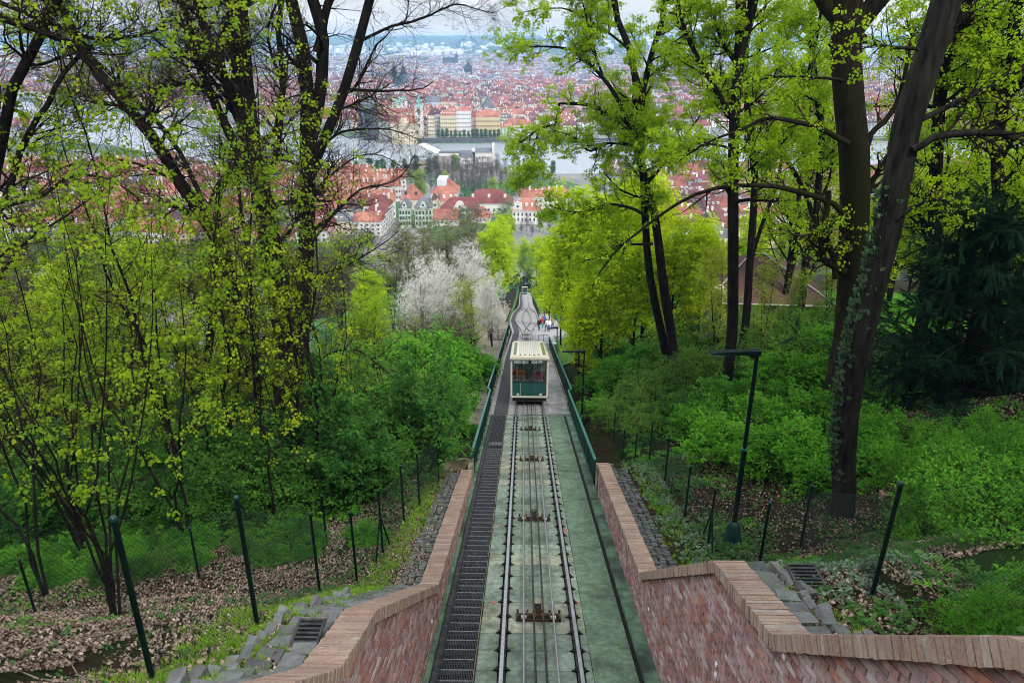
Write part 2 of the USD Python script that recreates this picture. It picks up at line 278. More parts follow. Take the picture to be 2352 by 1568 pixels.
def tubes(pts, rad, sides=5):
    """many polylines at once: pts (N, P, 3), rad (N, P)"""
    pts = np.asarray(pts, float); N, Pn = pts.shape[:2]; rad = np.broadcast_to(np.asarray(rad, float), (N, Pn))
    t = np.gradient(pts, axis=1); t /= np.linalg.norm(t, axis=2, keepdims=True) + 1e-9
    m = t.mean(1); a = np.where(np.abs(m[:, 2:]) < 0.8, [0, 0, 1.0], [1.0, 0, 0])[:, None, :]
    u = np.cross(t, a); u /= np.linalg.norm(u, axis=2, keepdims=True) + 1e-9
    w = np.cross(t, u); an = np.arange(sides) * 2 * np.pi / sides
    v = pts[:, :, None] + rad[:, :, None, None] * (np.cos(an)[:, None] * u[:, :, None] + np.sin(an)[:, None] * w[:, :, None])
    b = (np.arange(N) * Pn * sides)[:, None, None] + (np.arange(Pn - 1) * sides)[None, :, None]; k = np.arange(sides)[None, None]
    q = np.stack([b + k, b + (k + 1) % sides, b + sides + (k + 1) % sides, b + sides + k], -1).reshape(-1, 4)
    return v.reshape(-1, 3), q
def rod(a, b, r, sides=8, r1=None):
    a, b = np.asarray(a, float), np.asarray(b, float); d = b - a; L = np.linalg.norm(d); d = d / L
    u = np.cross(d, [0, 0, 1] if abs(d[2]) < 0.9 else [1, 0, 0]); u /= np.linalg.norm(u); w = np.cross(d, u)
    an = np.arange(sides) * 2 * np.pi / sides; ring = np.cos(an)[:, None] * u + np.sin(an)[:, None] * w
    v = np.vstack([a + r * ring, b + (r if r1 is None else r1) * ring, [a], [b]]); k = np.arange(sides); n = (k + 1) % sides
    f = np.vstack([np.stack([k, sides + n, n], 1), np.stack([k, sides + k, sides + n], 1), np.stack([k, n, k * 0 + 2 * sides], 1), np.stack([sides + n, sides + k, k * 0 + 2 * sides + 1], 1)])
    return v, f
def prism(poly, depth, to):
    """shapely polygon extruded by depth; to maps (n,3) local to world"""
    m = trimesh.creation.extrude_polygon(poly, depth, engine='earcut'); return to(np.asarray(m.vertices)), np.asarray(m.faces)
def lathe(profile, at, sides=16, axis=(0, 0, 1)):
    pr = np.asarray(profile, float); an = np.arange(sides) * 2 * np.pi / sides
    v = np.stack([pr[:, None, 0] * np.cos(an), pr[:, None, 0] * np.sin(an), np.broadcast_to(pr[:, None, 1], (len(pr), sides))], -1).reshape(-1, 3)
    i = np.arange(len(pr) - 1)[:, None] * sides; k = np.arange(sides)[None]
    q = np.stack([i + k, i + (k + 1) % sides, i + sides + (k + 1) % sides, i + sides + k], -1).reshape(-1, 4)
    return v + np.asarray(at, float), q
def grid(xs, ys, zf):
    X, Y = np.meshgrid(xs, ys); Z = zf(X, Y); v = np.stack([X, Y, Z], -1).reshape(-1, 3)
    a = np.arange(len(ys) - 1)[:, None] * len(xs) + np.arange(len(xs) - 1)[None]
    q = np.stack([a, a + 1, a + 1 + len(xs), a + len(xs)], -1).reshape(-1, 4); return v, q
def turn(v, a):
    c, s = math.cos(a), math.sin(a); v = np.asarray(v, float); return np.stack([v[:, 0] * c - v[:, 1] * s, v[:, 0] * s + v[:, 1] * c, v[:, 2]], -1)

# ------------------------------------------------------------------ ground, river
xs_ = np.unique(np.round(np.concatenate([np.arange(-26, 26.1, 0.45), [-1.93, -1.87, 2.59, 2.65], -np.geomspace(26, 420, 40), np.geomspace(26, 420, 40)]), 3))
ys_ = np.unique(np.round(np.concatenate([np.arange(-14, 44, 0.45), np.geomspace(44, 346, 90)]), 3))
obj('hillside', grid(xs_, ys_, ground), 'hillside', smooth=True, kind='structure')
xc_ = np.unique(np.concatenate([np.linspace(-1200, 1200, 110), -np.geomspace(1200, 11000, 50), np.geomspace(1200, 11000, 50)]))
yc_ = np.unique(np.concatenate([[330, 345], np.linspace(360, 1300, 150), np.geomspace(1300, 5600, 90)]))
obj('city_ground', grid(xc_, yc_, lambda x, y: ground(x, y) - 0.25), 'city_ground', smooth=True, kind='structure')
obj('far_hills', grid(xc_, np.geomspace(5600, 11000, 60), lambda x, y: ground(x, y) - 0.25), 'wooded_ground', smooth=True, kind='structure')
WATER = 3.0
xr_ = np.linspace(-1300, 900, 120); strip = np.linspace(-1, 1, 12)
Xw, Sw = np.meshgrid(xr_, strip); Yw = river_mid(Xw) + Sw * (RIV_HALF * np.where(Xw < -170, 1.25, 1.0) + 4)
a_ = np.arange(11)[:, None] * 120 + np.arange(119)[None]
obj('river', (np.stack([Xw, Yw, Yw * 0 + WATER], -1).reshape(-1, 3), np.stack([a_, a_ + 1, a_ + 121, a_ + 120], -1).reshape(-1, 4)), 'river_water', smooth=True, kind='structure')
# lawn of the park on the near bank, and the trodden path left of the track
def patch(name, pts, mat, lift, step=None):
    """a sheet of ground cover: polygon in (x, y), laid lift above the ground"""
    po = Polygon(pts); x0, y0, x1, y1 = po.bounds; s = step or max(x1 - x0, y1 - y0) / 28
    v, q = grid(np.arange(x0, x1 + s, s), np.arange(y0, y1 + s, s), lambda x, y: ground(x, y) + lift)
    from shapely import contains_xy
    c = v[q].mean(1); q = q[contains_xy(po, c[:, 0], c[:, 1])]; u, iv = np.unique(q, return_inverse=True); v, q = v[u], iv.reshape(q.shape); obj(name, (v, q), mat, smooth=True, kind='structure')
patch('park_lawn', [(-45, 545), (-10, 540), (0, 590), (-40, 600)], 'lawn', 0.1)
patch('lawn', [(3.5, 60), (40, 60), (60, 330), (3.5, 330)], 'lawn', 0.12)
patch('lawn', [(-40, 60), (-6.5, 60), (-6.5, 330), (-60, 330)], 'lawn', 0.12)
patch('path', [(-3.4, 34), (-2.1, 34), (-2.2, 90), (-3.6, 180), (-6.2, 180), (-6, 90)], 'gravel_path', 0.2, 0.8)

# ------------------------------------------------------------------ track bed
bed = obj('track_bed', sb(XL, XR, -4, 34.2, -0.40, -0.07), 'grease', kind='structure')
PITCHL = 0.676
k0 = 6.2
for k in range(41):                                          # slabs between the rail fastenings
    y0 = k0 + k * PITCHL; y1 = y0 + PITCHL - 0.012; t = RNG.uniform(0.8, 1.2) * np.array([0.205, 0.255, 0.20])
    if RNG.random() < 0.25: t = t * [1.15, 1.0, 0.95]
    for x0, x1 in ((-0.83, -0.445), (-0.275, 0.995), (1.165, 1.30)):
        dz = RNG.normal(0, 0.003); m = sb(x0 + RNG.normal(0, 0.004), x1 + RNG.normal(0, 0.004), y0, y1, -0.075, dz)
        obj('slab', m, 'concrete_slab', bed, tint=np.tile(t * RNG.uniform(0.93, 1.07), (8, 1)))
yy = 6.0
while yy < 33.8:                                             # the broad slabs right of the track
    L = RNG.choice([2.0, 3.2, 4.1]); y1 = min(yy + L, 34.0)
    obj('paving_slab', sb(1.312, 2.10, yy, y1 - 0.012, -0.075, RNG.normal(0.0, 0.003)), 'concrete_slab', bed, tint=np.tile(np.array([0.12, 0.185, 0.122]) * RNG.uniform(0.9, 1.15), (8, 1)))
    yy = y1
obj('gutter', sb(2.104, 2.20, 5, 34, -0.075, -0.05), 'grease', bed)
obj('kerb', sb(2.20, 2.455, 5, 34, -0.075, 0.07), 'green_concrete', bed, label='green stained concrete kerb below the brick wall')
obj('kerb', sb(-1.735, -1.64, 5, 34, -0.075, 0.05), 'green_concrete', bed)
obj('side_strip', sb(-1.62, -1.475, 5, 34, -0.075, -0.02), 'asphalt', bed)
# bed beyond the station approach, with the two sides stepping out into the passing loop
ZB = lambda pts: [on_track(1047.4 + 0.18752 * x, 624.8 + 0.18752 * y)[:2] for x, y in pts]
lf = np.array(ZB([(660, 860), (690, 720), (668, 660), (655, 590), (690, 500), (758, 430), (772, 390), (776, 300)])); rg = np.array(ZB([(985, 860), (968, 720), (1000, 650), (1012, 560), (985, 480), (945, 400), (938, 380), (930, 300)]))
yb = np.concatenate([[34.2, 60], np.linspace(80, 300, 70)])
xl_ = np.interp(yb, np.r_[[34.2, 60], lf[:, 1][1:], 320], np.r_[[-1.74, -1.74], lf[:, 0][1:], -1.5]); xr2_ = np.interp(yb, np.r_[[34.2, 60], rg[:, 1][1:], 320], np.r_[[2.46, 2.46], rg[:, 0][1:], 2.4])
obj('track_bed_lower', sweep(yb, xl_ * 0, xl_, xr2_, -1.6, -0.01), 'grey_concrete', kind='structure')
ok_ = yb > 34.1
obj('walkway', sweep(yb, xl_, 0.22, 0.95, -0.02, 0.012), 'asphalt', kind='structure')
obj('side_platform', sb(1.35, 2.40, 34.3, 72, -0.03, 0.03), 'pale_concrete', kind='structure')

# rails with their clips, cables, rollers
def rail_thing(label, ys, xs, clips=True):
    t = thing('rail', label, 'rail', 'rails of the funicular track')
    obj('rail_foot', sweep(ys, xs, -0.06, 0.06, -0.02, 0.03), 'steel_dark', t); obj('rail_web', sweep(ys, xs, -0.012, 0.012, 0.03, 0.105), 'steel_dark', t)
    obj('rail_head', sweep(ys, xs, -0.033, 0.033, 0.105, 0.14), 'steel_bright', t)
    return t
LX, RX, MX = -0.36, 1.08, 0.36
def clip_mesh(x, y, s):
    """a fastening on one side of the rail: plate with a raised clip and bolt, as one tapering piece"""
    pr = [(0.05, 0.075), (0.085, 0.06), (0.12, 0.022), (0.165, 0.010)]
    v = np.array([[x + s * u, y + e * w, 0] for u, w in pr for e in (-1, 1)] * 2); h = np.r_[np.zeros(8), np.repeat([0.05, 0.062, 0.03, 0.008], 2)]
    v[:, 2] = tz(v[:, 1]) + h; f = []
    for k in range(3): a = 2 * k; f += [[8 + a, 9 + a, 11 + a, 10 + a], [a, 8 + a, 10 + a, a + 2], [a + 1, a + 3, 11 + a, 9 + a]]
    f += [[0, 1, 9, 8], [6, 14, 15, 7]]
    return v, np.array(f)
far = {}
far['L'] = np.array(ZB([(815, 860), (808, 740), (790, 700), (750, 650), (728, 580), (745, 520), (790, 470), (822, 430), (828, 400), (831, 290)]))
far['R'] = np.array(ZB([(940, 860), (925, 740), (950, 690), (985, 640), (1003, 580), (985, 520), (935, 470), (898, 430), (890, 400), (886, 290)]))
far['A'] = np.array(ZB([(832, 728), (862, 682), (900, 630), (916, 570), (897, 510), (858, 468), (836, 432)]))
far['B'] = np.array(ZB([(905, 728), (862, 682), (826, 630), (814, 570), (827, 510), (858, 468), (882, 432)]))
from scipy.interpolate import PchipInterpolator
def path(pts, near=None):
    o = np.argsort(pts[:, 1]); pts = pts[o]; f = PchipInterpolator(pts[:, 1], pts[:, 0]); y = np.linspace(pts[0, 1], pts[-1, 1], 60); x = f(y)
    if near is not None:
        y = np.r_[[3.0, 40.0, 70.0], y[y > 84]]; x = np.r_[[near] * 3, f(y[3:])]
    return y, x
railL = rail_thing('left running rail of the funicular track, beside the grating steps', *path(far['L'], LX))
railR = rail_thing('right running rail of the funicular track, beside the broad slabs', *path(far['R'], RX))
rail_thing('inner rail of the passing loop that crosses from left to right', *path(far['A'])); rail_thing('inner rail of the passing loop that crosses from right to left', *path(far['B']))
for k in range(41):
    y = k0 + k * PITCHL
    for t, x in ((railL, LX), (railR, RX)):
        for s in (-1, 1): obj('rail_clip', clip_mesh(x, y, s), 'grease', t)
for x, mt, r, lb in ((0.045, 'steel_bright', 0.026, 'leftmost bright haulage cable between the rails'), (0.255, 'steel_dark', 0.022, 'left one of the two dark inner cables between the rails'), (0.455, 'steel_dark', 0.022, 'right one of the two dark inner cables between the rails'), (0.665, 'steel_bright', 0.026, 'rightmost bright haulage cable between the rails')):
    ys = np.r_[3, np.arange(6, 90, 3.15)]; p_ = np.stack([ys * 0 + x, ys, tz(ys) + 0.115 + 0.008 * np.cos(np.arange(len(ys)) * np.pi)], -1)
    obj('cable', tubes(p_[None], r, 8), mt, smooth=True, label=lb, cat='cable', group='haulage cables of the funicular')
def roller(y, label):
    t = thing('cable_roller', label, 'cable roller', 'cable roller sets between the rails', (0, 0, 0)); z = float(tz(y)); c = 0.355
    obj('pit_plate', sb(c - 0.47, c + 0.47, y - 0.17, y + 0.19, 0.006, 0.012), 'grease', t); obj('cable_slot', sb(c - 0.07, c + 0.07, y + 0.192, y + 0.62, 0.006, 0.011), 'grease', t)
    obj('slot_cover', sb(c - 0.085, c + 0.085, y + 0.62, y + 0.86, 0.004, 0.03), 'tan_concrete', t)
    for sx in (-0.44, -0.235, -0.075, 0.075, 0.235, 0.44):
        obj('bracket', cat([sb(c + sx - 0.018, c + sx + 0.018, y - 0.16, y + 0.16, 0.012, 0.10 + 0.03 * (abs(sx) < 0.3)), sb(c + sx - 0.026, c + sx + 0.026, y + 0.07, y + 0.13, 0.10, 0.15)]), 'rust', t)
    obj('axle', rod((c - 0.46, y, z + 0.075), (c + 0.46, y, z + 0.075), 0.018, 8), 'rust', t)
    for x in (0.045, 0.665): obj('roller_wheel', rod((x - 0.055, y - 0.05, z + 0.055), (x + 0.055, y - 0.05, z + 0.055), 0.042, 14), 'roller_white', t, smooth=40)
    for x in (0.255, 0.455): obj('roller_wheel', rod((x - 0.03, y, z + 0.05), (x + 0.03, y, z + 0.05), 0.045, 14), 'rust', t, smooth=40)
    obj('cross_bar', sb(c - 0.45, c + 0.45, y - 0.165, y - 0.135, 0.012, 0.06), 'rust', t)
for py, lb in ((1418, 'rusty cable roller set nearest the bottom of the picture, between the rails'), (1192, 'rusty cable roller set second up the track from the bottom, between the brick walls'), (1056, 'rusty cable roller set third from the bottom, between the railings'), (987, 'rusty cable roller set just below the car on the track')): roller(on_track(1223, py)[1], lb)
for q, lb in (((895, 846), 'first cable roller set above the car, before the loop'), ((868, 822), 'second cable roller set above the car'), ((868, 770), 'third cable roller set above the car, nearest the loop points')):
    roller(float(on_track(1210, 624.8 + 0.18752 * q[1])[1]), lb + ', small in the distance')
for k, (px, py) in enumerate(((1135, 1384), (1325, 1384), (1118, 1236), (1300, 1220), (1298, 1215), (1148, 1207))):
    c = on_track(px, py); obj('paint_mark', sb(c[0] - 0.03, c[0] + 0.03, c[1] - 0.05, c[1] + 0.05, 0.006, 0.012), 'red_paint', bed)
bl = RNG.uniform(0, 1, (70, 2)); bx = -0.8 + 2.9 * bl[:, 0]; by = 8 + 22 * bl[:, 1] ** 1.5
bm = []
for x, y in zip(bx, by):
    r = RNG.uniform(0.015, 0.035); bm.append((np.array([[x - r, y, float(tz(y)) + 0.012], [x, y - r, float(tz(y - r)) + 0.03], [x + r, y, float(tz(y)) + 0.014], [x, y + r, float(tz(y + r)) + 0.03]]), np.array([[0, 1, 2], [0, 2, 3]])))
obj('fallen_blossom', cat(bm), 'maple_leaf', label='yellow green fallen blossoms scattered on the track slabs', cat='blossom', kind='stuff')

# grating stairway left of the track
st = thing('stairway', 'dark steel grating stairway running down beside the left rail', 'stairs')
for k in range(82):
    y0 = 5.6 + k * 0.345; z = float(tz(y0)) + 0.035; y1 = y0 + 0.335; ms = []
    for x in np.linspace(-1.43, -0.885, 19 if y0 < 20 else 10): ms.append(box(x - 0.006, x + 0.006, y0, y1, z - 0.028, z))
    for f in (0.33, 0.66): ms.append(box(-1.44, -0.875, y0 + f * 0.33 - 0.004, y0 + f * 0.33 + 0.004, z - 0.02, z - 0.004))
    tr = obj('tread', cat(ms), 'grate_steel', st)
    if y0 < 26: obj('nosing', box(-1.445, -0.87, y1 - 0.022, y1, z - 0.05, z + 0.006), 'nosing_steel', tr)
obj('stringer', sb(-1.47, -1.455, 5, 34, -0.08, 0.06), 'steel_dark', st); obj('stringer', sb(-0.862, -0.848, 5, 34, -0.08, 0.07), 'tan_concrete', st)
obj('pit', sb(-1.452, -0.865, 5, 34, -0.068, -0.064), 'grease', st)
yl = float(on_track(1165, 1021)[1]); obj('landing_plate', sb(-1.44, -0.88, yl - 0.25, yl + 0.25, 0.04, 0.05), 'pale_concrete', st)

# ------------------------------------------------------------------ the two brick walls
def brick_tints(n):
    pal = np.array([(0.175, 0.060, 0.048), (0.13, 0.045, 0.042), (0.21, 0.10, 0.09), (0.20, 0.12, 0.12), (0.27, 0.19, 0.175), (0.105, 0.045, 0.05), (0.24, 0.085, 0.04), (0.16, 0.085, 0.10), (0.30, 0.25, 0.24)])
    w = np.array([22, 16, 16, 13, 9, 9, 5, 7, 4.0]); return pal[RNG.choice(len(pal), n, p=w / w.sum())] * RNG.uniform(1.15, 1.55, (n, 1)) * 0.78 + np.array([0.062, 0.046, 0.044])
def brick_wall(name, label, side, prof, yend, endblock):
    X = XR if side > 0 else XL; t = thing(name, label, 'retaining wall', None)
    tl = math.sqrt(1 + SLOPE ** 2); ex = np.array([side, 0, 0.0]); al = np.array([0, 1, -SLOPE]) / tl; up = np.array([0, 0, 1.0])
    P = np.array([p for p in prof if p[0] < yend] + [(yend, cop(prof, yend))])
    # core of the wall behind the bricks
    poly = Polygon([(p[0], tz(p[0]) + p[1] - 0.15) for p in P] + [(yend, tz(yend) - 0.3), (P[0][0], tz(P[0][0]) - 0.3)])
    obj('wall_core', prism(poly, 0.30, lambda v: np.stack([X + side * (0.008 + v[:, 2]), v[:, 0], v[:, 1]], -1)), 'mortar', t)
    cand = []; H, BL = 0.079, 0.262
    for c in range(80):
        h0 = -0.05 + c * H; off = (c % 2) * 0.5 * BL + RNG.normal(0, 0.012)
        for k in range(int((yend - 1.8) / (BL / tl)) + 1):
            y0 = 1.8 + off / tl + k * BL / tl; y1 = y0 + (BL - 0.014) / tl
            if y1 > yend: continue
            lim = min(cop(prof, y0), cop(prof, y1)) - 0.15; lim2 = max(cop(prof, y0), cop(prof, y1)) - 0.15
            if h0 > lim2 - 0.01: continue
            hh = [min(h0 + H - 0.012, cop(prof, y) - 0.152) for y in (y0, y1)]
            if max(hh) - h0 < 0.012: continue
            hh = [max(x, h0 + 0.004) for x in hh]
            cand.append((y0, y1, h0, *hh))
    cand = np.array(cand); n = len(cand); tint = brick_tints(n); x_in = RNG.normal(0, 0.0035, n)
    ms = []
    for i in range(n):
        y0, y1, h0, ha, hb = cand[i]; j = RNG.normal(0, 0.0022, 8); xo = X + side * x_in[i]
        v = np.array([[xo, y0, tz(y0) + h0], [xo, y1, tz(y1) + h0], [xo, y1, tz(y1) + hb], [xo, y0, tz(y0) + ha]]); e = np.array([[0, 0.010, 0.008], [0, -0.010, 0.008], [0, -0.010, -0.007], [0, 0.010, -0.007]])
        v[:, 1] += j[:4]; v[:, 2] += j[4:] * 0.8
        front = v + np.array([0, 0, 0]) + e * 0.55; mid = v + [side * 0.009, 0, 0]; back = v + [side * 0.06, 0, 0]
        vv = np.vstack([front, mid, back]); f = [[0, 1, 2, 3]] + [[4 * r + k, 4 * r + 4 + k, 4 * r + 4 + (k + 1) % 4, 4 * r + (k + 1) % 4] for r in (0, 1) for k in range(4)]
        f = np.array(f); f = f if side < 0 else f[:, ::-1]; ms.append((vv, f))
    d2 = ((cand[:, 0]) ** 2 + (115 - tz(cand[:, 0]) - cand[:, 2]) ** 2); size = (cand[:, 3] - cand[:, 2]) / d2
    vis = np.array([(lambda q: q[1] < 1580 and 0 < q[0] < 2352)(project([X, cand[i, 0], tz(cand[i, 0]) + cand[i, 2]])) for i in range(n)])
    order = np.argsort(-(size * vis)); big = order[:300]; rest = order[300:]
    for i in big: obj('brick', ms[i], 'brick', t, tint=np.tile(tint[i], (len(ms[i][0]), 1)))
    obj('bricks_beyond', cat([ms[i] for i in rest]), 'brick', t, tint=np.repeat(tint[rest], 12, 0), kind='stuff', label='the smaller and farther bricks of the wall')
    # coping of bricks on edge, segment by segment
    cps = []
    for (ya, ha), (yb_, hb) in zip(P[:-1], P[1:]):
        a = np.array([0, ya, tz(ya) + ha]); b = np.array([0, yb_, tz(yb_) + hb]); L = np.linalg.norm(b - a); d = (b - a) / L; nrm = np.array([0, -d[2], d[1]]); nn = max(1, int(round(L / 0.078)))
        for k in range(nn):
            o = a + d * (L * k / nn) ; wv = L / nn - 0.010; jx = RNG.normal(0, 0.005)
            o = o + np.array([X - side * (0.05 + jx), 0, 0]) - nrm * (0.15 + RNG.normal(0, 0.003))
            tl_ = np.array([(0.245, 0.163, 0.125), (0.255, 0.175, 0.135), (0.225, 0.148, 0.118), (0.245, 0.178, 0.148), (0.19, 0.12, 0.10), (0.30, 0.24, 0.20)])[RNG.choice(6, p=[.3, .24, .2, .18, .04, .04])] * RNG.uniform(0.9, 1.06)
            c8, q = frame_box(o, ex, d, nrm, 0.39, wv, 0.15); cps.append(((c8 + RNG.normal(0, 0.0018, (8, 3))), q, tl_, o[1]))
        core = frame_box(a + np.array([X - side * 0.042, 0, 0]) - nrm * 0.145, ex, d, nrm, 0.36, L, 0.139); obj('coping_bed', core, 'mortar', t)
    cps = [c for c in cps if c[3] > 1.5]; cps.sort(key=lambda c: c[3]); 
    for c in cps[:300]: obj('coping_brick', (c[0], c[1] if side > 0 else c[1][:, ::-1]), 'coping_brick', t, tint=np.tile(c[2], (8, 1)))
    if len(cps) > 300: obj('coping_beyond', cat([(c[0], c[1]) for c in cps[300:]]), 'coping_brick', t, tint=np.repeat(np.array([c[2] for c in cps[300:]]), 8, 0), kind='stuff')
    obj('end_block', endblock, 'tan_concrete', t)
    return t
def project(q):
    v = np.asarray(q, float) - EYE; d = v @ FWD; return 1176 + FOC * (v @ RIGHT) / d, 784 - FOC * (v @ UPV) / d, d
wr = brick_wall('brick_wall', 'red brick wall right of the track, its pale coping stepping up to the lower right corner', 1, RCOP, 20.7, cat([sb(XR - 0.02, XR + 0.38, 20.75, 21.3, -0.4, 1.05), sb(XR - 0.06, XR + 0.5, 20.8, 20.95, 0.9, 1.12)]))
wl = brick_wall('brick_wall', 'red brick wall left of the track, its pale coping climbing beside the grating stairway', -1, LCOP, 21.6, cat([sb(XL - 0.95, XL + 0.03, 22.2, 22.42, -0.6, 0.85), sb(XL - 0.12, XL + 0.03, 21.65, 22.2, -0.6, 0.74), sb(XL - 0.98, XL - 0.75, 21.6, 22.2, -0.6, 0.62)]))
for w_, px, py, X in ((wr, 1491, 1399, XR), (wr, 1647, 1525, XR), (wr, 1804, 1505, XR), (wr, 1646, 1549, XR), (wl, 991, 1427, XL)):
    c = on_x(px, py, X); s = 0.03; d = -0.02 if X > 0 else 0.02
    obj('survey_marker', box(*sorted((c[0] + d, c[0])), c[1] - s, c[1] + s, c[2] - s * 0.8, c[2] + s * 0.8), 'white_paint', w_)
# ------------------------------------------------------------------ railings beside the track, both stepping outwards half way
def railing(label, side, X0, X1, yk, y_end, h0=-0.1):
    t = thing('railing', label, 'railing', None)
    segs = [(21.9 if side > 0 else 22.3, yk, X0, X0), (yk, yk + 0.7, X0, X1), (yk + 0.7, y_end, X1, X1)]
    for ya, yb_, xa, xb in segs:
        obj('handrail', sweep([ya, yb_], [xa, xb], -0.045, 0.045, 0.94, 1.0), 'rail_green', t); obj('bottom_rail', sweep([ya, yb_], [xa, xb], -0.02, 0.02, 0.06, 0.11), 'paint_green', t)
        n = max(1, int(round((yb_ - ya) / 1.35)))
        for k in range(n + 1):
            y = ya + (yb_ - ya) * k / n; x = xa + (xb - xa) * k / n
            if k < n or yb_ == y_end: obj('post', box(x - 0.035, x + 0.035, y - 0.03, y + 0.03, float(tz(y)) - 0.45, float(tz(y)) + 0.95), 'paint_green', t)
        nb = max(2, int((yb_ - ya) / 0.115)); ms = []
        for k in range(nb):
            y = ya + (yb_ - ya) * (k + 0.5) / nb; x = xa + (xb - xa) * (k + 0.5) / nb; z = float(tz(y)); ms.append(box(x - 0.012, x + 0.012, y - 0.012, y + 0.012, z + 0.09, z + 0.95))
        obj('balusters', cat(ms), 'paint_green', t, kind='stuff')
    return t
railing('dark green railing with bright handrail left of the car, above the shrubs', -1, XL - 0.06, XL - 0.22, 36.5, 92)
railing('dark green railing with bright handrail right of the car, beside the street lamps', 1, XR + 0.02, XR + 0.22, 36.5, 71)
obj('parapet', sb(XL - 0.16, XL - 0.003, 21.6, 92, -2.2, -0.02), 'tan_concrete', label='low concrete edge of the track bed under the left railing', cat='parapet')
obj('parapet', sb(XR + 0.003, XR + 0.16, 21.3, 71.8, -2.2, -0.02), 'tan_concrete', label='low concrete edge of the track bed under the right railing', cat='parapet')

# ------------------------------------------------------------------ funicular cars (built at the near one, the second refers to it)
YF = float(on_track(1215, 913, 0.5)[1]); YR = YF + 8.4; CX = 0.345
Z0 = float(tz(YF))
def make_car(root):
    zr = lambda y: Z0 - SLOPE * (np.asarray(y) - YF)
    def sheared(poly, y0, y1):
        """profile in (x, height), from y0 to y1 along the slope"""
        m = trimesh.creation.extrude_polygon(poly, 1.0, engine='earcut'); v = np.asarray(m.vertices); y = np.where(v[:, 2] > 0.5, y1, y0)
        return np.stack([v[:, 0] + CX, y, v[:, 1] + zr(y)], -1), np.asarray(m.faces)
    def rr(x0, x1, z0, z1, r): return sbox(x0 + r, z0 + r, x1 - r, z1 - r).buffer(r, quad_segs=5)
    outer = rr(-1.03, 1.03, 0.50, 2.88, 0.14); inner = rr(-0.94, 0.94, 0.60, 2.72, 0.08)
    obj('front_frame', sheared(outer.difference(inner), YF, YF + 0.10), 'cream_paint', root)
    obj('rear_frame', sheared(outer.difference(inner), YR - 0.1, YR), 'cream_paint', root)
    body = rr(-1.0, 1.0, 0.54, 2.84, 0.12)
    shell = body.difference(rr(-0.95, 0.95, 0.60, 2.78, 0.08))
    lower = shell.intersection(sbox(-2, 0, 2, 1.44)); upper = shell.intersection(sbox(-2, 2.62, 2, 4))
    obj('lower_side', sheared(lower, YF + 0.10, YR - 0.10), 'car_green', root); obj('upper_side', sheared(upper, YF + 0.10, YR - 0.10), 'cream_paint', root)
    nw = 6
    for k in range(nw + 1):
        y = YF + 0.2 + (YR - YF - 0.4) * k / nw
        obj('pillar', cat([sheared(sbox(sx * 0.975 - 0.025, 1.44, sx * 0.975 + 0.025, 2.62), y - 0.07, y + 0.07) for sx in (-1, 1)]), 'cream_paint', root)
        if k < nw:
            y1 = YF + 0.2 + (YR - YF - 0.4) * (k + 1) / nw
            for sx in (-1, 1): obj('side_window', sheared(sbox(sx * 0.975 - 0.006, 1.45, sx * 0.975 + 0.006, 2.61), y + 0.075, y1 - 0.075), 'window_glass', root)
    pn = obj('front_panel', sheared(sbox(-0.935, 0.605, 0.935, 1.42), YF + 0.02, YF + 0.06), 'car_green', root)
    obj('panel_seam', cat([sheared(sbox(-0.475, 0.64, -0.46, 1.40), YF + 0.012, YF + 0.018)]), 'cream_paint', pn); obj('hand_grip', sheared(sbox(0.13, 0.735, 0.42, 0.755), YF + 0.005, YF + 0.018), 'rail_green', pn)
    obj('rear_panel', sheared(sbox(-0.935, 0.605, 0.935, 1.42), YR - 0.06, YR - 0.02), 'car_green', root)
    for x0, x1 in ((-0.93, -0.47), (-0.43, 0.43), (0.47, 0.93)):
        obj('front_window', sheared(sbox(x0, 1.44, x1, 2.71), YF + 0.03, YF + 0.042), 'window_glass', root); obj('rear_window', sheared(sbox(x0, 1.44, x1, 2.71), YR - 0.042, YR - 0.03), 'window_glass', root)
    for x in (-0.45, 0.45): obj('mullion', sheared(sbox(x - 0.018, 1.42, x + 0.018, 2.72), YF + 0.02, YF + 0.06), 'black_rubber', root)
    obj('window_seal', sheared(sbox(-0.94, 1.405, 0.94, 1.44), YF + 0.015, YF + 0.06), 'black_rubber', root)
    obj('wiper', cat([rod((CX - 0.2, YF + 0.005, Z0 + 1.45), (CX + 0.12, YF + 0.005, Z0 + 2.1), 0.012, 6), rod((CX + 0.02, YF + 0.0, Z0 + 1.72), (CX + 0.2, YF + 0.0, Z0 + 2.42), 0.01, 6)]), 'black_rubber', root)
    # roof: bevelled cap with ribs and two dark panels
    roof = Polygon([(-1.06, 2.80), (-1.06, 2.90), (-0.93, 3.02), (0.93, 3.02), (1.06, 2.90), (1.06, 2.80)])
    rf = obj('roof', cat([sheared(roof, YF - 0.03, YR + 0.03)]), 'cream_paint', root)
    nosev, nf = sheared(Polygon([(-1.06, 2.80), (-1.06, 2.88), (-0.9, 2.93), (0.9, 2.93), (1.06, 2.88), (1.06, 2.80)]), YF - 0.16, YF - 0.03); obj('roof_nose', (nosev, nf), 'cream_paint', rf)
    for k in range(11): x = -0.55 + 0.11 * k; obj('roof_rib', sheared(sbox(x - 0.022, 3.02, x + 0.022, 3.05), YF + 0.3, YR - 0.3), 'roof_cream', rf)
    for x in (-0.5, -0.25, 0, 0.25, 0.5): obj('roof_vent', sheared(Polygon([(x - 0.04, 3.02), (x + 0.04, 3.02), (x, 3.09)]), YF + 0.18, YF + 0.30), 'black_rubber', rf)
    for sx in (-1, 1): obj('roof_panel', sheared(sbox(sx * 0.80 - 0.085, 3.02, sx * 0.80 + 0.085, 3.045), YF + 0.35, YR - 1.2), 'dark_glass', rf)
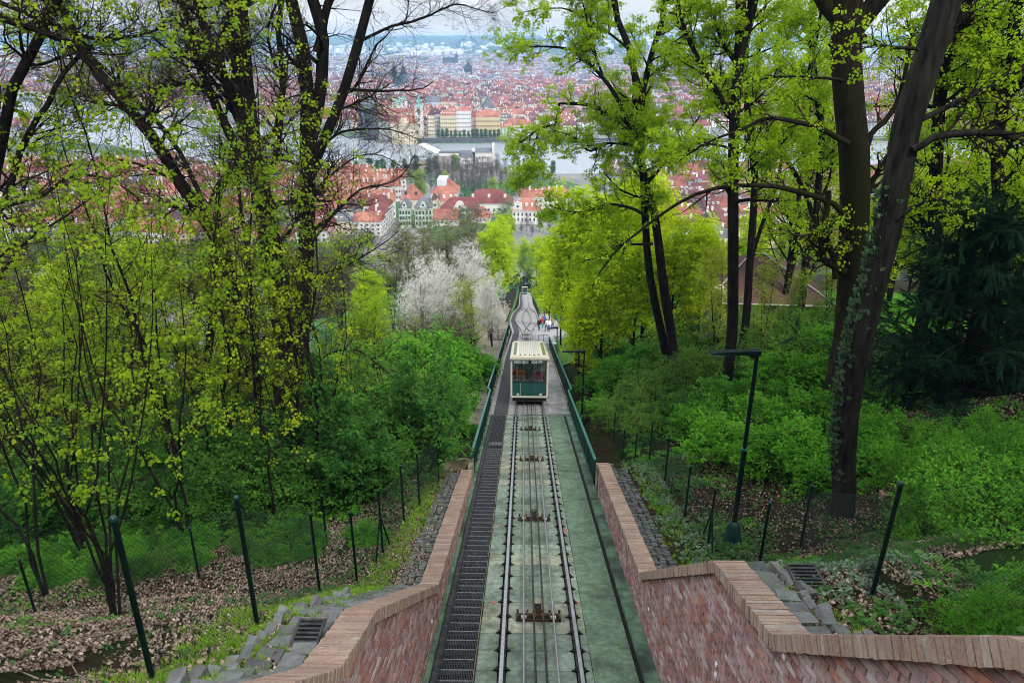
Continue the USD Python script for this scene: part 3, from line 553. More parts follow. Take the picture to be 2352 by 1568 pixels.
    for sx in (-1, 1):
        c = np.array([CX + sx * 0.62, YF + 0.012, Z0 + 0.70]); hl = obj('headlight', rod(c + [0, 0.03, 0], c - [0, 0.03, 0], 0.085, 18), 'chrome', root, smooth=40); obj('lens', rod(c - [0, 0.03, 0], c - [0, 0.042, 0], 0.062, 16), 'lamp_glass', hl, smooth=40); obj('bulb', rod(c - [0, 0.042, 0], c - [0, 0.046, 0], 0.022, 10), 'black_rubber', hl)
    obj('underframe', sheared(sbox(-0.86, 0.26, 0.86, 0.52), YF + 0.15, YR - 0.15), 'black_rubber', root)
    obj('buffer_beam', sheared(sbox(-0.92, 0.30, 0.92, 0.48), YF + 0.06, YF + 0.16), 'black_rubber', root)
    for y in (YF + 1.0, YR - 1.0):
        for x in (LX, RX):
            z = zr(y) + 0.35; obj('wheel', rod((x - 0.05, y, z), (x + 0.05, y, z), 0.21, 18), 'steel_dark', root, smooth=40)
    # interior, stepped like a stair
    ms = []
    for k in range(8):
        y0 = YF + 0.1 + k * 1.03; z = float(zr(y0 + 1.0)) + 0.62; ms.append(box(CX - 0.93, CX + 0.93, y0, y0 + 1.03, z - 0.05, z + 0.0))
    obj('floor', cat(ms), 'interior_floor', root)
    zs = float(zr(YF + 1.0)) + 0.62
    ds = obj('driver_seat', cat([box(CX - 0.06, CX + 0.30, YF + 0.75, YF + 0.81, zs + 0.45, zs + 1.35), box(CX - 0.06, CX + 0.30, YF + 0.42, YF + 0.8, zs + 0.42, zs + 0.50)]), 'seat_grey', root)
    obj('control_desk', cat([box(CX - 0.35, CX + 0.33, YF + 0.12, YF + 0.36, zs + 0.72, zs + 0.80), box(CX - 0.2, CX + 0.2, YF + 0.14, YF + 0.3, zs, zs + 0.72)]), 'interior_cream', root)
    obj('cab_partition', sheared(sbox(-0.93, 0.6, 0.93, 1.42), YF + 1.25, YF + 1.29), 'interior_cream', root)
    for k in range(2, 7):
        y0 = YF + 0.1 + k * 1.03 + 0.5; z = float(zr(y0 + 0.5)) + 0.62
        for sx in (-1, 1): obj('bench', cat([box(CX + sx * 0.6 - 0.3, CX + sx * 0.6 + 0.3, y0, y0 + 0.4, z + 0.40, z + 0.46), box(CX + sx * 0.6 - 0.3, CX + sx * 0.6 + 0.3, y0 + 0.38, y0 + 0.43, z + 0.46, z + 0.95)]), 'seat_grey', root)
car = thing('funicular_car', 'cream and dark green funicular car in the middle of the track between the railings', 'funicular car'); make_car(car)
c2 = on_track(1206, 676); dy = float(c2[1]) - YF
car2 = copy_of(car, 'funicular_car', 'second funicular car far down the track below the passing loop', 'funicular car', None, (0.02, dy, -SLOPE * dy))
for k in (1, 2): obj('wreath', lathe([(0.001, -0.5), (0.35, -0.42), (0.52, -0.1), (0.5, 0.2), (0.3, 0.42), (0.001, 0.5)], (CX + (-0.6 if k == 1 else 0.62), YF + dy - 1.2, Z0 - SLOPE * dy + 2.0), 12), 'maple_leaf_bright', label=('left' if k == 1 else 'right') + ' yellow green round bough tip in front of the far car', cat='foliage') if False else None

# ------------------------------------------------------------------ people
def limb(pairs):
    out = manifold3d.Manifold()
    for a, ra, b, rb in pairs:
        sp = [manifold3d.Manifold.sphere(r, 14).translate([float(x) for x in p]) for p, r in ((a, ra), (b, rb))]
        out = out + manifold3d.Manifold.batch_hull(sp)
    return out
def person(label, loc, face, jacket, trousers, hair, H=1.72, arm=0.12, sit=False, stride=0.12):
    t = thing('person', label, 'person', None, loc, math.degrees(face)); s = H / 1.75
    V = lambda *a: np.array(a, float) * s
    hip = 0.92 if not sit else 0.50; dh = hip - 0.92
    head = manifold3d.Manifold.sphere(0.1 * s, 18).scale([0.86, 1.0, 1.2]).translate([0, 0.01 * s, (1.62 + dh) * s]) + manifold3d.Manifold.sphere(0.02 * s, 10).translate([0, 0.108 * s, (1.60 + dh) * s])
    skin = head + limb([(V(0, 0, 1.42 + dh), 0.055 * s, V(0, 0, 1.56 + dh), 0.05 * s)])
    if sit:
        legs = limb([(V(x, 0, 0.5), 0.09 * s, V(x * 1.2, 0.42, 0.5), 0.065 * s) for x in (-0.1, 0.1)] + [(V(x * 1.2, 0.42, 0.5), 0.062 * s, V(x * 1.2, 0.45, 0.1), 0.045 * s) for x in (-0.1, 0.1)])
        feet = limb([(V(x * 1.2, 0.44, 0.05), 0.045 * s, V(x * 1.2, 0.58, 0.035), 0.035 * s) for x in (-0.1, 0.1)])
    else:
        kn = [(x, sgn) for x, sgn in ((-0.1, 1), (0.1, -1))]
        legs = limb([(V(x, 0, 0.9), 0.095 * s, V(x * 1.05, sg * stride * 0.6 + 0.02, 0.5), 0.062 * s) for x, sg in kn] + [(V(x * 1.05, sg * stride * 0.6 + 0.02, 0.5), 0.06 * s, V(x * 1.05, sg * stride, 0.1), 0.042 * s) for x, sg in kn])
        feet = limb([(V(x * 1.05, sg * stride - 0.03, 0.045), 0.045 * s, V(x * 1.1, sg * stride + 0.14, 0.035), 0.035 * s) for x, sg in kn])
    z = dh
    torso = limb([(V(-0.09, 0, 0.94 + z), 0.11 * s, V(0.09, 0, 0.94 + z), 0.11 * s), (V(0, 0, 0.95 + z), 0.13 * s, V(0, 0, 1.2 + z), 0.13 * s)])
    torso = torso + manifold3d.Manifold.batch_hull([manifold3d.Manifold.sphere(r * s, 14).translate([x * s, 0, q * s]) for x, q, r in ((-0.11, 1.0 + z, 0.1), (0.11, 1.0 + z, 0.1), (-0.15, 1.36 + z, 0.075), (0.15, 1.36 + z, 0.075), (0, 1.42 + z, 0.06))])
    arms, hands = manifold3d.Manifold(), manifold3d.Manifold()
    for sx in (-1, 1):
        e, w = V(sx * 0.25, -0.03, 1.1 + z), V(sx * 0.22, arm + (0.1 if sit else 0), 0.88 + z + (0.06 if sit else 0)); arms = arms + limb([(V(sx * 0.185, 0, 1.37 + z), 0.06 * s, e, 0.045 * s), (e, 0.045 * s, w, 0.034 * s)])
        d = (w - e) / np.linalg.norm(w - e); hands = hands + limb([(w, 0.028 * s, w + d * 0.07 * s, 0.034 * s)])
        for q in range(4): b = w + d * 0.085 * s + V((q - 1.5) * 0.016, 0, 0); hands = hands + limb([(b, 0.009 * s, b + (d * (0.06 + 0.012 * (q in (1, 2))) + np.array([0, 0.03, 0])) * s, 0.007 * s)])
        hands = hands + limb([(w + d * 0.03 * s, 0.012 * s, w + d * 0.07 * s + V(-sx * 0.04, 0.02, 0), 0.009 * s)])
    body = skin + hands + feet.translate([0, 0, 0.004])
    obj('body', body, 'skin', t, smooth=50)
    obj('jacket', torso + arms, jacket, t, smooth=50); obj('trousers', legs + limb([(V(-0.08, 0, 0.93 + z), 0.115 * s, V(0.08, 0, 0.93 + z), 0.115 * s)]), trousers, t, smooth=50)
    obj('shoes', feet.scale([1.02, 1.02, 1.1]), 'cloth_black', t, smooth=50)
    hr = (manifold3d.Manifold.sphere(0.112 * s, 16).scale([0.88, 1.0, 1.16]).translate([0, -0.012 * s, (1.635 + dh) * s])) - manifold3d.Manifold.cube([0.4, 0.3, 0.22]).translate([-0.2, 0.035 * s, (1.635 + dh) * s - 0.2]) - manifold3d.Manifold.cube([0.4, 0.4, 0.3]).translate([-0.2, -0.2, (1.55 + dh) * s - 0.3])
    obj('hair', hr, hair, t, smooth=50)
    return t
def inside(k, x, dz=0): y0 = YF + 0.1 + k * 1.03 + 0.62; return (CX + x, y0, float(Z0 - SLOPE * (YF + (k + 1) * 1.03 + 0.1 - YF)) + 0.62 + dz)
person('person in an orange jacket standing behind the left window of the near funicular car', inside(1, -0.42), 0.2, 'cloth_orange', 'cloth_jeans', 'hair_dark', 1.7)
person('person in a pink jacket standing behind the right window of the near funicular car', inside(1, 0.55), -0.3, 'cloth_pink', 'cloth_black', 'hair_fair', 1.62)
person('person in a dark red jumper at the far left inside the near funicular car', inside(2, -0.72), 0.3, 'cloth_red', 'cloth_black', 'hair_dark', 1.66)
person('person in white by the right wall inside the near funicular car', inside(2, 0.72), 0.2, 'cloth_white', 'cloth_khaki', 'hair_fair', 1.74)
person('person in dark grey in the middle of the near funicular car', inside(3, 0.05), 0.1, 'cloth_grey', 'cloth_jeans', 'hair_dark', 1.78)

# ------------------------------------------------------------------ the stop beside the loop: platform, kiosk, shelter, people
zp = lambda y: float(tz(y)) + 0.045
pf = thing('platform', 'pale concrete station platform right of the track above the passing loop', 'platform')
for k in range(8): y0 = 72.05 + 5 * k; obj('platform_slab', sb(1.45 + (0.9 if y0 > 95 else 0) + (0.8 if y0 > 105 else 0), 3.5 if y0 < 80 else 7.0, y0, y0 + 4.985, -2.6, 0.04), 'pale_concrete', pf)
obj('end_wall', box(2.63, 3.47, 71.9, 72.045, float(tz(72)) - 3.2, float(tz(72)) + 0.0), 'pale_concrete', pf); obj('end_coping', box(2.63, 3.56, 71.82, 72.047, float(tz(72)) + 0.003, float(tz(72)) + 0.14), 'white_paint', pf)
gr = thing('guard_rail', 'thin green guard rail across the near end of the pale station platform', 'railing', None); zg = zp(72.4)
for x in (1.6, 2.1, 2.6): obj('post', rod((x, 72.35, zg - 0.02), (x, 72.35, zg + 1.0), 0.025, 8), 'paint_green', gr)
obj('handrail', rod((1.6, 72.35, zg + 1.0), (2.6, 72.35, zg + 1.0), 0.03, 8), 'paint_green', gr)
sh = thing('shelter', 'small dark shelter with pale flat roof behind the people on the platform', 'shelter'); z = float(tz(104)) - 1.3
for x in (2.5, 3.9):
    for y in (103.0, 104.6): obj('post', box(x - 0.05, x + 0.05, y - 0.05, y + 0.05, z, z + 2.35), 'paint_green', sh)
obj('roof', box(2.3, 4.1, 102.7, 104.9, z + 2.352, z + 2.5), 'pale_concrete', sh); obj('back_panel', box(2.56, 3.84, 104.62, 104.66, z + 0.3, z + 2.3), 'dark_glass', sh)
for (px, py, f, jk, tr, hr_, lb) in ((1238, 759, 2.6, 'cloth_black', 'cloth_jeans', 'hair_dark', 'person in a black coat and jeans on the platform, nearest the loop'), (1246, 753, 2.2, 'cloth_red', 'cloth_teal', 'hair_dark', 'person in a red top and teal trousers on the platform'),
      (1255, 760, 1.0, 'cloth_white', 'cloth_jeans', 'hair_fair', 'person in a white top and jeans on the platform'), (1261, 761, 2.9, 'cloth_white', 'cloth_blue', 'hair_dark', 'person in white with blue trousers beside the others on the platform'), (1268, 757, 3.4, 'cloth_khaki', 'cloth_black', 'hair_fair', 'person in a khaki jacket at the right of the group on the platform'), (1250, 748, 0.5, 'cloth_blue', 'cloth_black', 'hair_dark', 'person in a blue jacket behind the group on the platform')):
    c = on_track(px, py, 0.045); person(lb, (c[0], c[1], zp(c[1])), f, jk, tr, hr_, 1.68 + 0.12 * ((px * 0.37) % 1))
gate = thing('gate', 'dark green two leaf gate on the grass left of the track below the blossom tree', 'gate'); gp = on_y(1146, 760, 82.0); gz = float(ground(gp[0], 82.0))
for k in range(3): obj('post', box(gp[0] - 1.3 + 1.2 * k - 0.05, gp[0] - 1.3 + 1.2 * k + 0.05, 81.95, 82.05, gz - 0.3, gz + 1.7), 'post_green', gate)
for k in range(2): obj('leaf_panel', cat([box(gp[0] - 1.22 + 1.2 * k, gp[0] - 0.18 + 1.2 * k, 81.98, 82.02, gz + a, gz + a + 0.08) for a in (0.2, 1.5)] + [box(gp[0] - 1.22 + 1.2 * k + q * 0.13, gp[0] - 1.22 + 1.2 * k + q * 0.13 + 0.05, 81.985, 82.015, gz + 0.28, gz + 1.5) for q in range(9)]), 'post_green', gate)

# ------------------------------------------------------------------ street lamps
def lamp(label, base, H, yaw, arm=1.05):
    t = thing('street_lamp', label, 'street lamp', None, base, yaw)
    obj('base', lathe([(0.19, -0.3), (0.195, 0.0), (0.185, 0.25), (0.165, 0.45), (0.12, 0.56), (0.075, 0.60), (0.06, 0.62)], (0, 0, 0), 20), 'paint_green', t, smooth=50)
    obj('lower_pole', rod((0, 0, 0.6), (0, 0, 0.52 * H), 0.058, 14), 'post_green', t, smooth=40); obj('collar', rod((0, 0, 0.52 * H), (0, 0, 0.53 * H), 0.066, 14), 'rail_green', t, smooth=40); obj('upper_pole', rod((0, 0, 0.53 * H), (0, 0, H - 0.04), 0.046, 14, 0.042), 'post_green', t, smooth=40)
    hd = obj('lamp_head', prism(Polygon([(0.055, H - 0.02), (0.05, H + 0.05), (-0.2, H + 0.055), (-arm + 0.2, H + 0.04), (-arm, H + 0.02), (-arm, H - 0.005), (-0.25, H - 0.03), (-0.12, H - 0.1), (-0.05, H - 0.1)]), 0.16, lambda v: np.stack([v[:, 0], v[:, 2] - 0.08, v[:, 1]], -1)), 'post_green', t)
    obj('diffuser', box(-arm + 0.05, -0.35, -0.06, 0.06, H - 0.03, H - 0.012), 'lamp_glass', hd)
    return t
b = on_ground(1680, 1250); lamp('dark green street lamp on bell shaped foot, right of the right brick wall', (b[0], b[1], b[2]), 4.75, 4, 0.98)
b = on_y(1335, 990, 36.0); lamp('dark green street lamp behind the right railing next to the car', (b[0], 36.0, float(ground(b[0], 36.0))), float(on_y(1338, 806, 36.0)[2] - ground(b[0], 36.0)), 6, 1.2)
b = on_y(1279, 800, 60.0); zb = float(ground(b[0], 60.0)); lamp('slim pole of a farther street lamp beside the platform end', (b[0], 60.0, zb), float(on_y(1280, 752, 60.0)[2] - zb), 20, 0.9)

# ------------------------------------------------------------------ chain link fences
def fence(label, posts, H, lean=None, braces=()):
    t = thing('fence', label, 'fence', None); ps = [np.array(p, float) for p in posts]
    for k, p in enumerate(ps):
        ln = np.array(lean[k] if lean else (0, 0)); top = p + [ln[0], ln[1], H]
        o = obj('post', rod(p - [0, 0, 0.5], top, 0.027, 10), 'post_green', t, smooth=40); obj('cap', lathe([(0.001, 0.025), (0.022, 0.02), (0.033, 0.004), (0.033, -0.02), (0.03, -0.022)], top, 10), 'paint_green', o, smooth=50)
    for k, d in braces:
        for sgn in (-1, 1): obj('brace', rod(ps[k] + [0, 0, H * 0.62], ps[k] + [d[0] * sgn * 0.6, d[1] * sgn, -SLOPE * d[1] * sgn - 0.1], 0.02, 8), 'post_green', t)
    segs = []
    for a, b in zip(ps[:-1], ps[1:]):
        L = np.linalg.norm((b - a)[:2]); n = int(L / 0.055)
        for k in range(-26, n + 1):
            for sgn in (1, -1):
                u0, u1 = k * 0.055, k * 0.055 + 1.42; z0, z1 = 0.03, H - 0.16
                c0, c1 = max(u0, 0), min(u1, L)
                if c1 - c0 < 0.03: continue
                f0, f1 = (c0 - u0) / 1.42, (c1 - u0) / 1.42
                if sgn < 0: f0, f1 = 1 - f0, 1 - f1
                segs.append([a + (b - a) * c0 / L + [0, 0, z0 + (z1 - z0) * f0], a + (b - a) * c1 / L + [0, 0, z0 + (z1 - z0) * f1]])
        for zz in (0.05, 0.8, H - 0.16): segs.append([a + [0, 0, zz], b + [0, 0, zz]])
    obj('wire_mesh', tubes(np.array(segs), 0.0014, 3), 'wire_dark', t, kind='stuff')
    return t
G = lambda x, y: np.array([x, y, float(ground(x, y))])
pr = [G(4.6, 2.6)] + [G(*on_ground(px, py)[:2]) for px, py in ((1998, 1375), (1838, 1255), (1742, 1235), (1625, 1255), (1572, 1190))] + [G(4.25, y) for y in (19.0, 21.6, 24.4, 27.4, 30.5)]
pr[3] = G(4.45, 11.4)
fence('green chain link fence on the leaf covered slope right of the track', pr, 1.55, [(0, 0), (0.05, 0), (0.02, 0), (0.05, 0.03)] + [(0.02, 0)] * 7, [(4, (0.1, 0.7))])
pl = [G(-4.6, 3.9)] + [G(*on_ground(px, py)[:2]) for px, py in ((352, 1567), (592, 1440), (735, 1365), (820, 1335), (880, 1272), (928, 1200), (964, 1163), (1008, 1110))] + [G(-3.3, 25.5), G(-3.2, 28.5), G(-3.2, 32)]
fence('green chain link fence on the leaf covered slope left of the track', pl, 1.75, None, [(5, (0.1, 0.6))])
# back fence of the left bank, running away to the left edge
pb = [G(-4.7, 14.6), G(-7.2, 13.2), G(-9.8, 11.6), G(-12.4, 9.8), G(-15, 8)]
fence('green chain link fence along the back of the left leaf covered bank', pb, 1.4)
# ------------------------------------------------------------------ plants: branching and leaves
def nrm(v): return v / (np.linalg.norm(v, axis=-1, keepdims=True) + 1e-9)
def resample(pts, n, rng=None, wob=0.0):
    p = np.asarray(pts, float); s = np.r_[0, np.cumsum(np.linalg.norm(np.diff(p, axis=0), axis=1))]; s /= s[-1]; u = np.linspace(0, 1, n)
    o = PchipInterpolator(s, p)(u) if len(p) > 2 else p[0] + (p[-1] - p[0]) * u[:, None]
    if wob: o = o + np.cumsum(rng.normal(0, wob, o.shape), 0) * np.sin(np.pi * u)[:, None]
    return o
def sprout(par, rad, count, lo, hi, ang, length, rr, npts, wig, up, rng, taper=0.3, shrink=0.5, rmin=0.0025, bias=None):
    """children of the branches par (N, P, 3): positions spread from lo to hi along each parent"""
    N, Pn = par.shape[:2]; idx = np.repeat(np.arange(N), count); n = len(idx)
    u = lo + (hi - lo) * rng.random(n); fi = u * (Pn - 1); k = np.clip(fi.astype(int), 0, Pn - 2); w = (fi - k)[:, None]
    p0 = par[idx, k] * (1 - w) + par[idx, k + 1] * w; t = nrm(par[idx, k + 1] - par[idx, k]); r0 = (rad[idx, k] * (1 - w[:, 0]) + rad[idx, k + 1] * w[:, 0])
    q = rng.normal(size=(n, 3)); 
    if bias is not None: q = q + bias
    q = nrm(q - (q * t).sum(1, keepdims=True) * t); a = np.radians(rng.normal(ang, 12, n))[:, None]
    d = t * np.cos(a) + q * np.sin(a); L = length * rng.uniform(0.55, 1.35, n) * (1 - shrink * u); st = (L / (npts - 1))[:, None]
    out = np.empty((n, npts, 3)); out[:, 0] = p0
    for j in range(1, npts):
        d = nrm(d + rng.normal(0, wig, (n, 3)) + np.array([0, 0, up])); out[:, j] = out[:, j - 1] + d * st
    rs = np.maximum(r0 * rr, rmin)[:, None] * np.linspace(1, taper, npts)[None]
    return out, np.maximum(rs, rmin * 0.6)
def leaf_shape(L, W, fold, rng):
    return np.array([[0, 0, 0], [0.45 * L, 0.5 * W, fold], [L, 0, -0.25 * L], [0.45 * L, -0.5 * W, fold]]), np.array([[0, 1, 2], [0, 2, 3]])
def spray(n, R, L, W, droop, rng):
    """leaves about one twig end"""
    ms = []
    for k in range(n):
        v, f = leaf_shape(L * rng.uniform(0.7, 1.25), W * rng.uniform(0.8, 1.2), 0.12 * L, rng); a = rng.uniform(-0.6, 0.7) - droop
        c, s = math.cos(a), math.sin(a); v = np.stack([v[:, 0] * c - v[:, 2] * s, v[:, 1], v[:, 0] * s + v[:, 2] * c], -1); rl = rng.normal(0, 0.5); c, s = math.cos(rl), math.sin(rl); v = np.stack([v[:, 0], v[:, 1] * c - v[:, 2] * s, v[:, 1] * s + v[:, 2] * c], -1)
        v = turn(v + [R * rng.uniform(0.05, 0.75), 0, 0], rng.uniform(0, 6.283)); v[:, 2] += rng.normal(0, R * 0.33); ms.append((v, f))
    return cat(ms)
def bake(proto, pos, yaw, tilt, scale):
    v, f = proto; cz, sz, cx, sx = np.cos(yaw), np.sin(yaw), np.cos(tilt), np.sin(tilt)
    x, y, z = v[:, 0], v[:, 1], v[:, 2]; y2, z2 = y[None] * cx[:, None] - z[None] * sx[:, None], y[None] * sx[:, None] + z[None] * cx[:, None]
    X = x[None] * cz[:, None] - y2 * sz[:, None]; Y = x[None] * sz[:, None] + y2 * cz[:, None]
    V = np.stack([X, Y, z2], -1) * scale[:, None, None] + pos[:, None]
    return V.reshape(-1, 3), (f[None] + (np.arange(len(pos)) * len(v))[:, None, None]).reshape(-1, 3)
def tips(br, lo, per, rng):
    idx = np.repeat(np.arange(len(br)), per); n = len(idx); u = lo + (1 - lo) * rng.random(n); fi = u * (br.shape[1] - 1); k = np.clip(fi.astype(int), 0, br.shape[1] - 2); w = (fi - k)[:, None]
    return br[idx, k] * (1 - w) + br[idx, k + 1] * w
_r = np.random.default_rng(5)
SPRAYS = {'maple': [spray(10, 0.17, 0.095, 0.085, 0.5, _r) for _ in range(3)], 'small': [spray(7, 0.15, 0.085, 0.065, 0.2, _r) for _ in range(3)], 'bud': [spray(3, 0.10, 0.06, 0.045, 0.3, _r) for _ in range(2)],
          'clump': [spray(7, 0.42, 0.24, 0.20, 0.3, _r) for _ in range(3)], 'fleck': [spray(8, 0.34, 0.11, 0.10, 0.2, _r) for _ in range(2)]}

def hero(name, label, stems, limbs=(), seed=1, bark='bark_dark', leaf='maple_leaf', kind='maple', n1=22, l1=3.2, n2=8, l2=1.5, n3=7, l3=0.7, n4=0, leaves=2, lo1=0.3, lscale=1.0, up=0.05, group=None, twig='twig', sides=12, a1=55, keep=None, cat_='tree', leaflo=0.35):
    """a tree from traced stems and limbs; (points, r0, r1) in world metres"""
    rng = np.random.default_rng(seed); t = thing(name, label, cat_, group)
    S = [(resample(p, 16, rng, 0.02), np.linspace(a, b, 16)) for p, a, b in stems]
    for p, r in S:
        r = r.copy(); r[0] *= 1.25; v, q = tubes(p[None], r[None], sides); v = v + (meshkit.fbm(v * np.array([4, 4, 1.3]), 3, seed)[:, None] - 0.5) * 0.16 * float(r.mean()) * np.array([1, 1, 0]); obj('trunk', (v, q), bark, t, smooth=True)
    LB = [(resample(p, 16, rng, 0.015), np.linspace(a, b, 16)) for p, a, b in limbs]
    for p, r in LB: obj('limb', tubes(p[None], r[None], 8), bark, t, smooth=True)
    sp, sr = np.array([p for p, _ in S]), np.array([r for _, r in S])
    b1, r1 = sprout(sp, sr, max(1, n1 // len(S)), lo1, 0.98, a1, l1, 0.38, 8, 0.16, up, rng, 0.25)
    obj('branches', tubes(b1, r1, 5), bark, t, smooth=True, kind='stuff')
    par, pr_ = (np.concatenate([b1, ]), r1)
    if LB:
        lb = np.array([resample(p, 8) for p, _ in LB]); lr = np.array([np.interp(np.linspace(0, 1, 8), np.linspace(0, 1, 16), r) for _, r in LB]); rep = np.concatenate([lb, lb, lb]); rer = np.concatenate([lr] * 3)
        par, pr_ = np.concatenate([par, rep]), np.concatenate([pr_, rer])
    b2, r2 = sprout(par, pr_, n2, 0.18, 1.0, 48, l2, 0.45, 6, 0.22, up, rng, 0.25, 0.45, 0.007)
    b3, r3 = sprout(b2, r2, n3, 0.15, 1.0, 45, l3, 0.6, 4, 0.25, up * 0.6, rng, 0.3, 0.3, 0.0045)
    tw = [tubes(b2, r2, 4), tubes(b3, r3, 3)]; last = b3
    if n4: b4, r4 = sprout(b3, r3, n4, 0.2, 1.0, 45, l3 * 0.55, 0.7, 3, 0.3, 0.0, rng, 0.4, 0.3, 0.0034); tw.append(tubes(b4, r4, 3)); last = np.concatenate([b4, b4]) if False else b4
    obj('twigs', cat(tw), twig, t, kind='stuff')
    if leaves:
        n_int = int(leaves) if leaves >= 1 else 1; tp = tips(last, leaflo, n_int, rng)
        if leaves < 1: tp = tp[rng.random(len(tp)) < leaves]
        if keep is not None: tp = tp[keep(tp, rng)]
        n = len(tp); instancer('crown', t, [('leaf_spray' if k == 0 else f'leaf_spray_{k:03d}', m, leaf) for k, m in enumerate(SPRAYS[kind])], tp + rng.normal(0, 0.03, tp.shape), quats(rng.uniform(0, 6.28, n), rng.normal(0, 0.4, n)), lscale * rng.uniform(0.7, 1.3, n), rng.integers(0, len(SPRAYS[kind]), n))
    return t
def TR(pts, Y, dz=0):                                     # a traced line, standing in the upright plane y = Y
    return np.array([on_y(px, py, Y + (k * dz)) for k, (px, py) in enumerate(pts)])
def base_ext(pts, up=None, down=0.6):
    """the traced line carried down into the ground (only where it starts at a root) and on above the picture"""
    p = np.array(pts); g = float(ground(p[0, 0], p[0, 1])); gap = p[0, 2] - g
    first = p[0] - nrm(p[1] - p[0]) * down
    if up and up >= 3 and gap > 0.1 and gap < 7: first = p[0] - np.array([0.02, 0, gap + 0.4])
    o = [first] + list(p)
    if up: o.append(p[-1] + nrm(p[-1] - p[-2]) * up)
    return np.array(o)

# --- the big dark trees on the left, hardly in leaf
Y = 27.0
hero('maple_tree', 'big dark multi stemmed tree with bare twigs and one long limb leaning to the left', [
    (base_ext(TR([(652, 905), (655, 800), (648, 735), (625, 588), (612, 490), (590, 375), (566, 225), (552, 75), (545, 0)], Y), 6), 0.45, 0.30),
    (TR([(565, 760), (540, 690), (506, 563), (469, 506), (412, 424), (360, 338), (319, 285), (270, 225), (210, 150), (158, 56), (124, -10)], Y), 0.30, 0.13),
    (TR([(600, 470), (560, 370), (520, 290), (490, 230), (457, 150), (439, 56), (405, -5), (380, -90)], Y), 0.20, 0.10),
    (TR([(585, 345), (545, 260), (506, 157), (472, 75), (457, 0), (445, -90)], Y), 0.20, 0.12)],
    [(TR([(480, 520), (430, 380), (360, 280), (280, 200), (180, 110), (60, 60), (-30, 20)], Y - 1.0), 0.10, 0.04), (TR([(600, 430), (640, 300), (640, 200), (610, 90), (640, 0)], Y + 0.5), 0.09, 0.04), (TR([(640, 560), (700, 470), (720, 300)], Y + 0.6), 0.08, 0.03), (TR([(550, 210), (480, 130), (400, 40)], Y - 1), 0.08, 0.03)],
    seed=11, n1=72, l1=3.6, n2=10, l2=1.9, n3=7, l3=0.85, n4=2, leaves=0.13, lo1=0.22, kind='small', leaf='young_leaf', lscale=1.0, a1=50)
hero('maple_tree', 'big dark twin forked tree with mostly bare twigs, nearest the gap over the town', [
    (base_ext(TR([(705, 1045), (694, 900), (690, 785), (698, 640), (704, 551), (706, 420), (705, 338), (706, 225), (697, 112), (668, -5)], Y + 1), 5), 0.42, 0.17),
    (base_ext(TR([(712, 330), (735, 190), (738, 75), (716, 0)], Y + 1), 5), 0.25, 0.16), (base_ext(TR([(738, 80), (750, 20), (765, -20)], Y + 1), 4), 0.16, 0.1),
    (base_ext(TR([(715, 400), (735, 345), (772, 255), (806, 158), (825, 94), (850, -5)], Y + 1), 5), 0.20, 0.13)],
    [(TR([(825, 96), (848, 85), (900, 60), (950, 48), (990, 35), (1050, 12), (1095, 24), (1135, 30)], Y + 1), 0.06, 0.012), (TR([(715, 560), (770, 490), (840, 430), (900, 420), (950, 360)], Y - 0.5), 0.06, 0.012), (TR([(735, 345), (800, 300), (880, 300), (960, 320)], Y), 0.055, 0.012),
     (TR([(708, 640), (790, 610), (860, 575), (915, 530)], Y - 1.5), 0.05, 0.012), (TR([(772, 255), (830, 230), (900, 190)], Y), 0.05, 0.01), (TR([(716, 470), (760, 400), (850, 350), (930, 390)], Y + 2), 0.05, 0.01), (TR([(700, 880), (740, 820), (800, 800), (880, 850), (940, 905)], Y - 2), 0.05, 0.015)],
    seed=12, n1=48, l1=3.0, n2=10, l2=1.7, n3=8, l3=0.8, n4=2, leaves=0.08, lo1=0.3, kind='bud', leaf='young_leaf', a1=48)
hero('maple_tree', 'dark leaning trunk with spreading branches at the left edge of the picture', [
    (base_ext(TR([(-140, 1000), (-110, 760), (-60, 560), (-20, 380), (11, 225), (45, 150), (82, 86), (120, 10)], 18.0), 3), 0.22, 0.08), (base_ext(TR([(-60, 560), (0, 470), (75, 277), (105, 240), (160, 150), (260, 80)], 18.0)), 0.10, 0.04)],
    [(TR([(-60, 520), (0, 480), (94, 450), (187, 405), (244, 412), (330, 470)], 17.0), 0.06, 0.015), (TR([(-40, 30), (60, 65), (150, 100), (240, 200), (330, 300)], 17.5), 0.07, 0.02), (TR([(-40, -10), (40, 20), (150, 60), (260, 90), (380, 60)], 18.5), 0.06, 0.02), (TR([(0, 640), (60, 560), (120, 520), (230, 440)], 16.5), 0.04, 0.012)],
    seed=13, n1=36, l1=2.6, n2=9, l2=1.5, n3=7, l3=0.65, n4=1, leaves=0.18, kind='maple', leaf='young_leaf', lscale=1.0)
hero('maple_tree', 'thin dark stems with arching bare twigs between the two big left trees', [(base_ext(TR([(470, 1000), (480, 800), (500, 640), (497, 551), (520, 400), (640, 300), (655, 180), (640, 60), (650, -20)], 30.0), 4), 0.20, 0.08), (base_ext(TR([(600, 900), (590, 760), (575, 640), (560, 520)], 24.0), 3), 0.11, 0.05)],
     seed=14, n1=44, l1=2.8, n2=9, l2=1.6, n3=7, l3=0.7, n4=2, leaves=0.3, kind='bud', leaf='young_leaf')

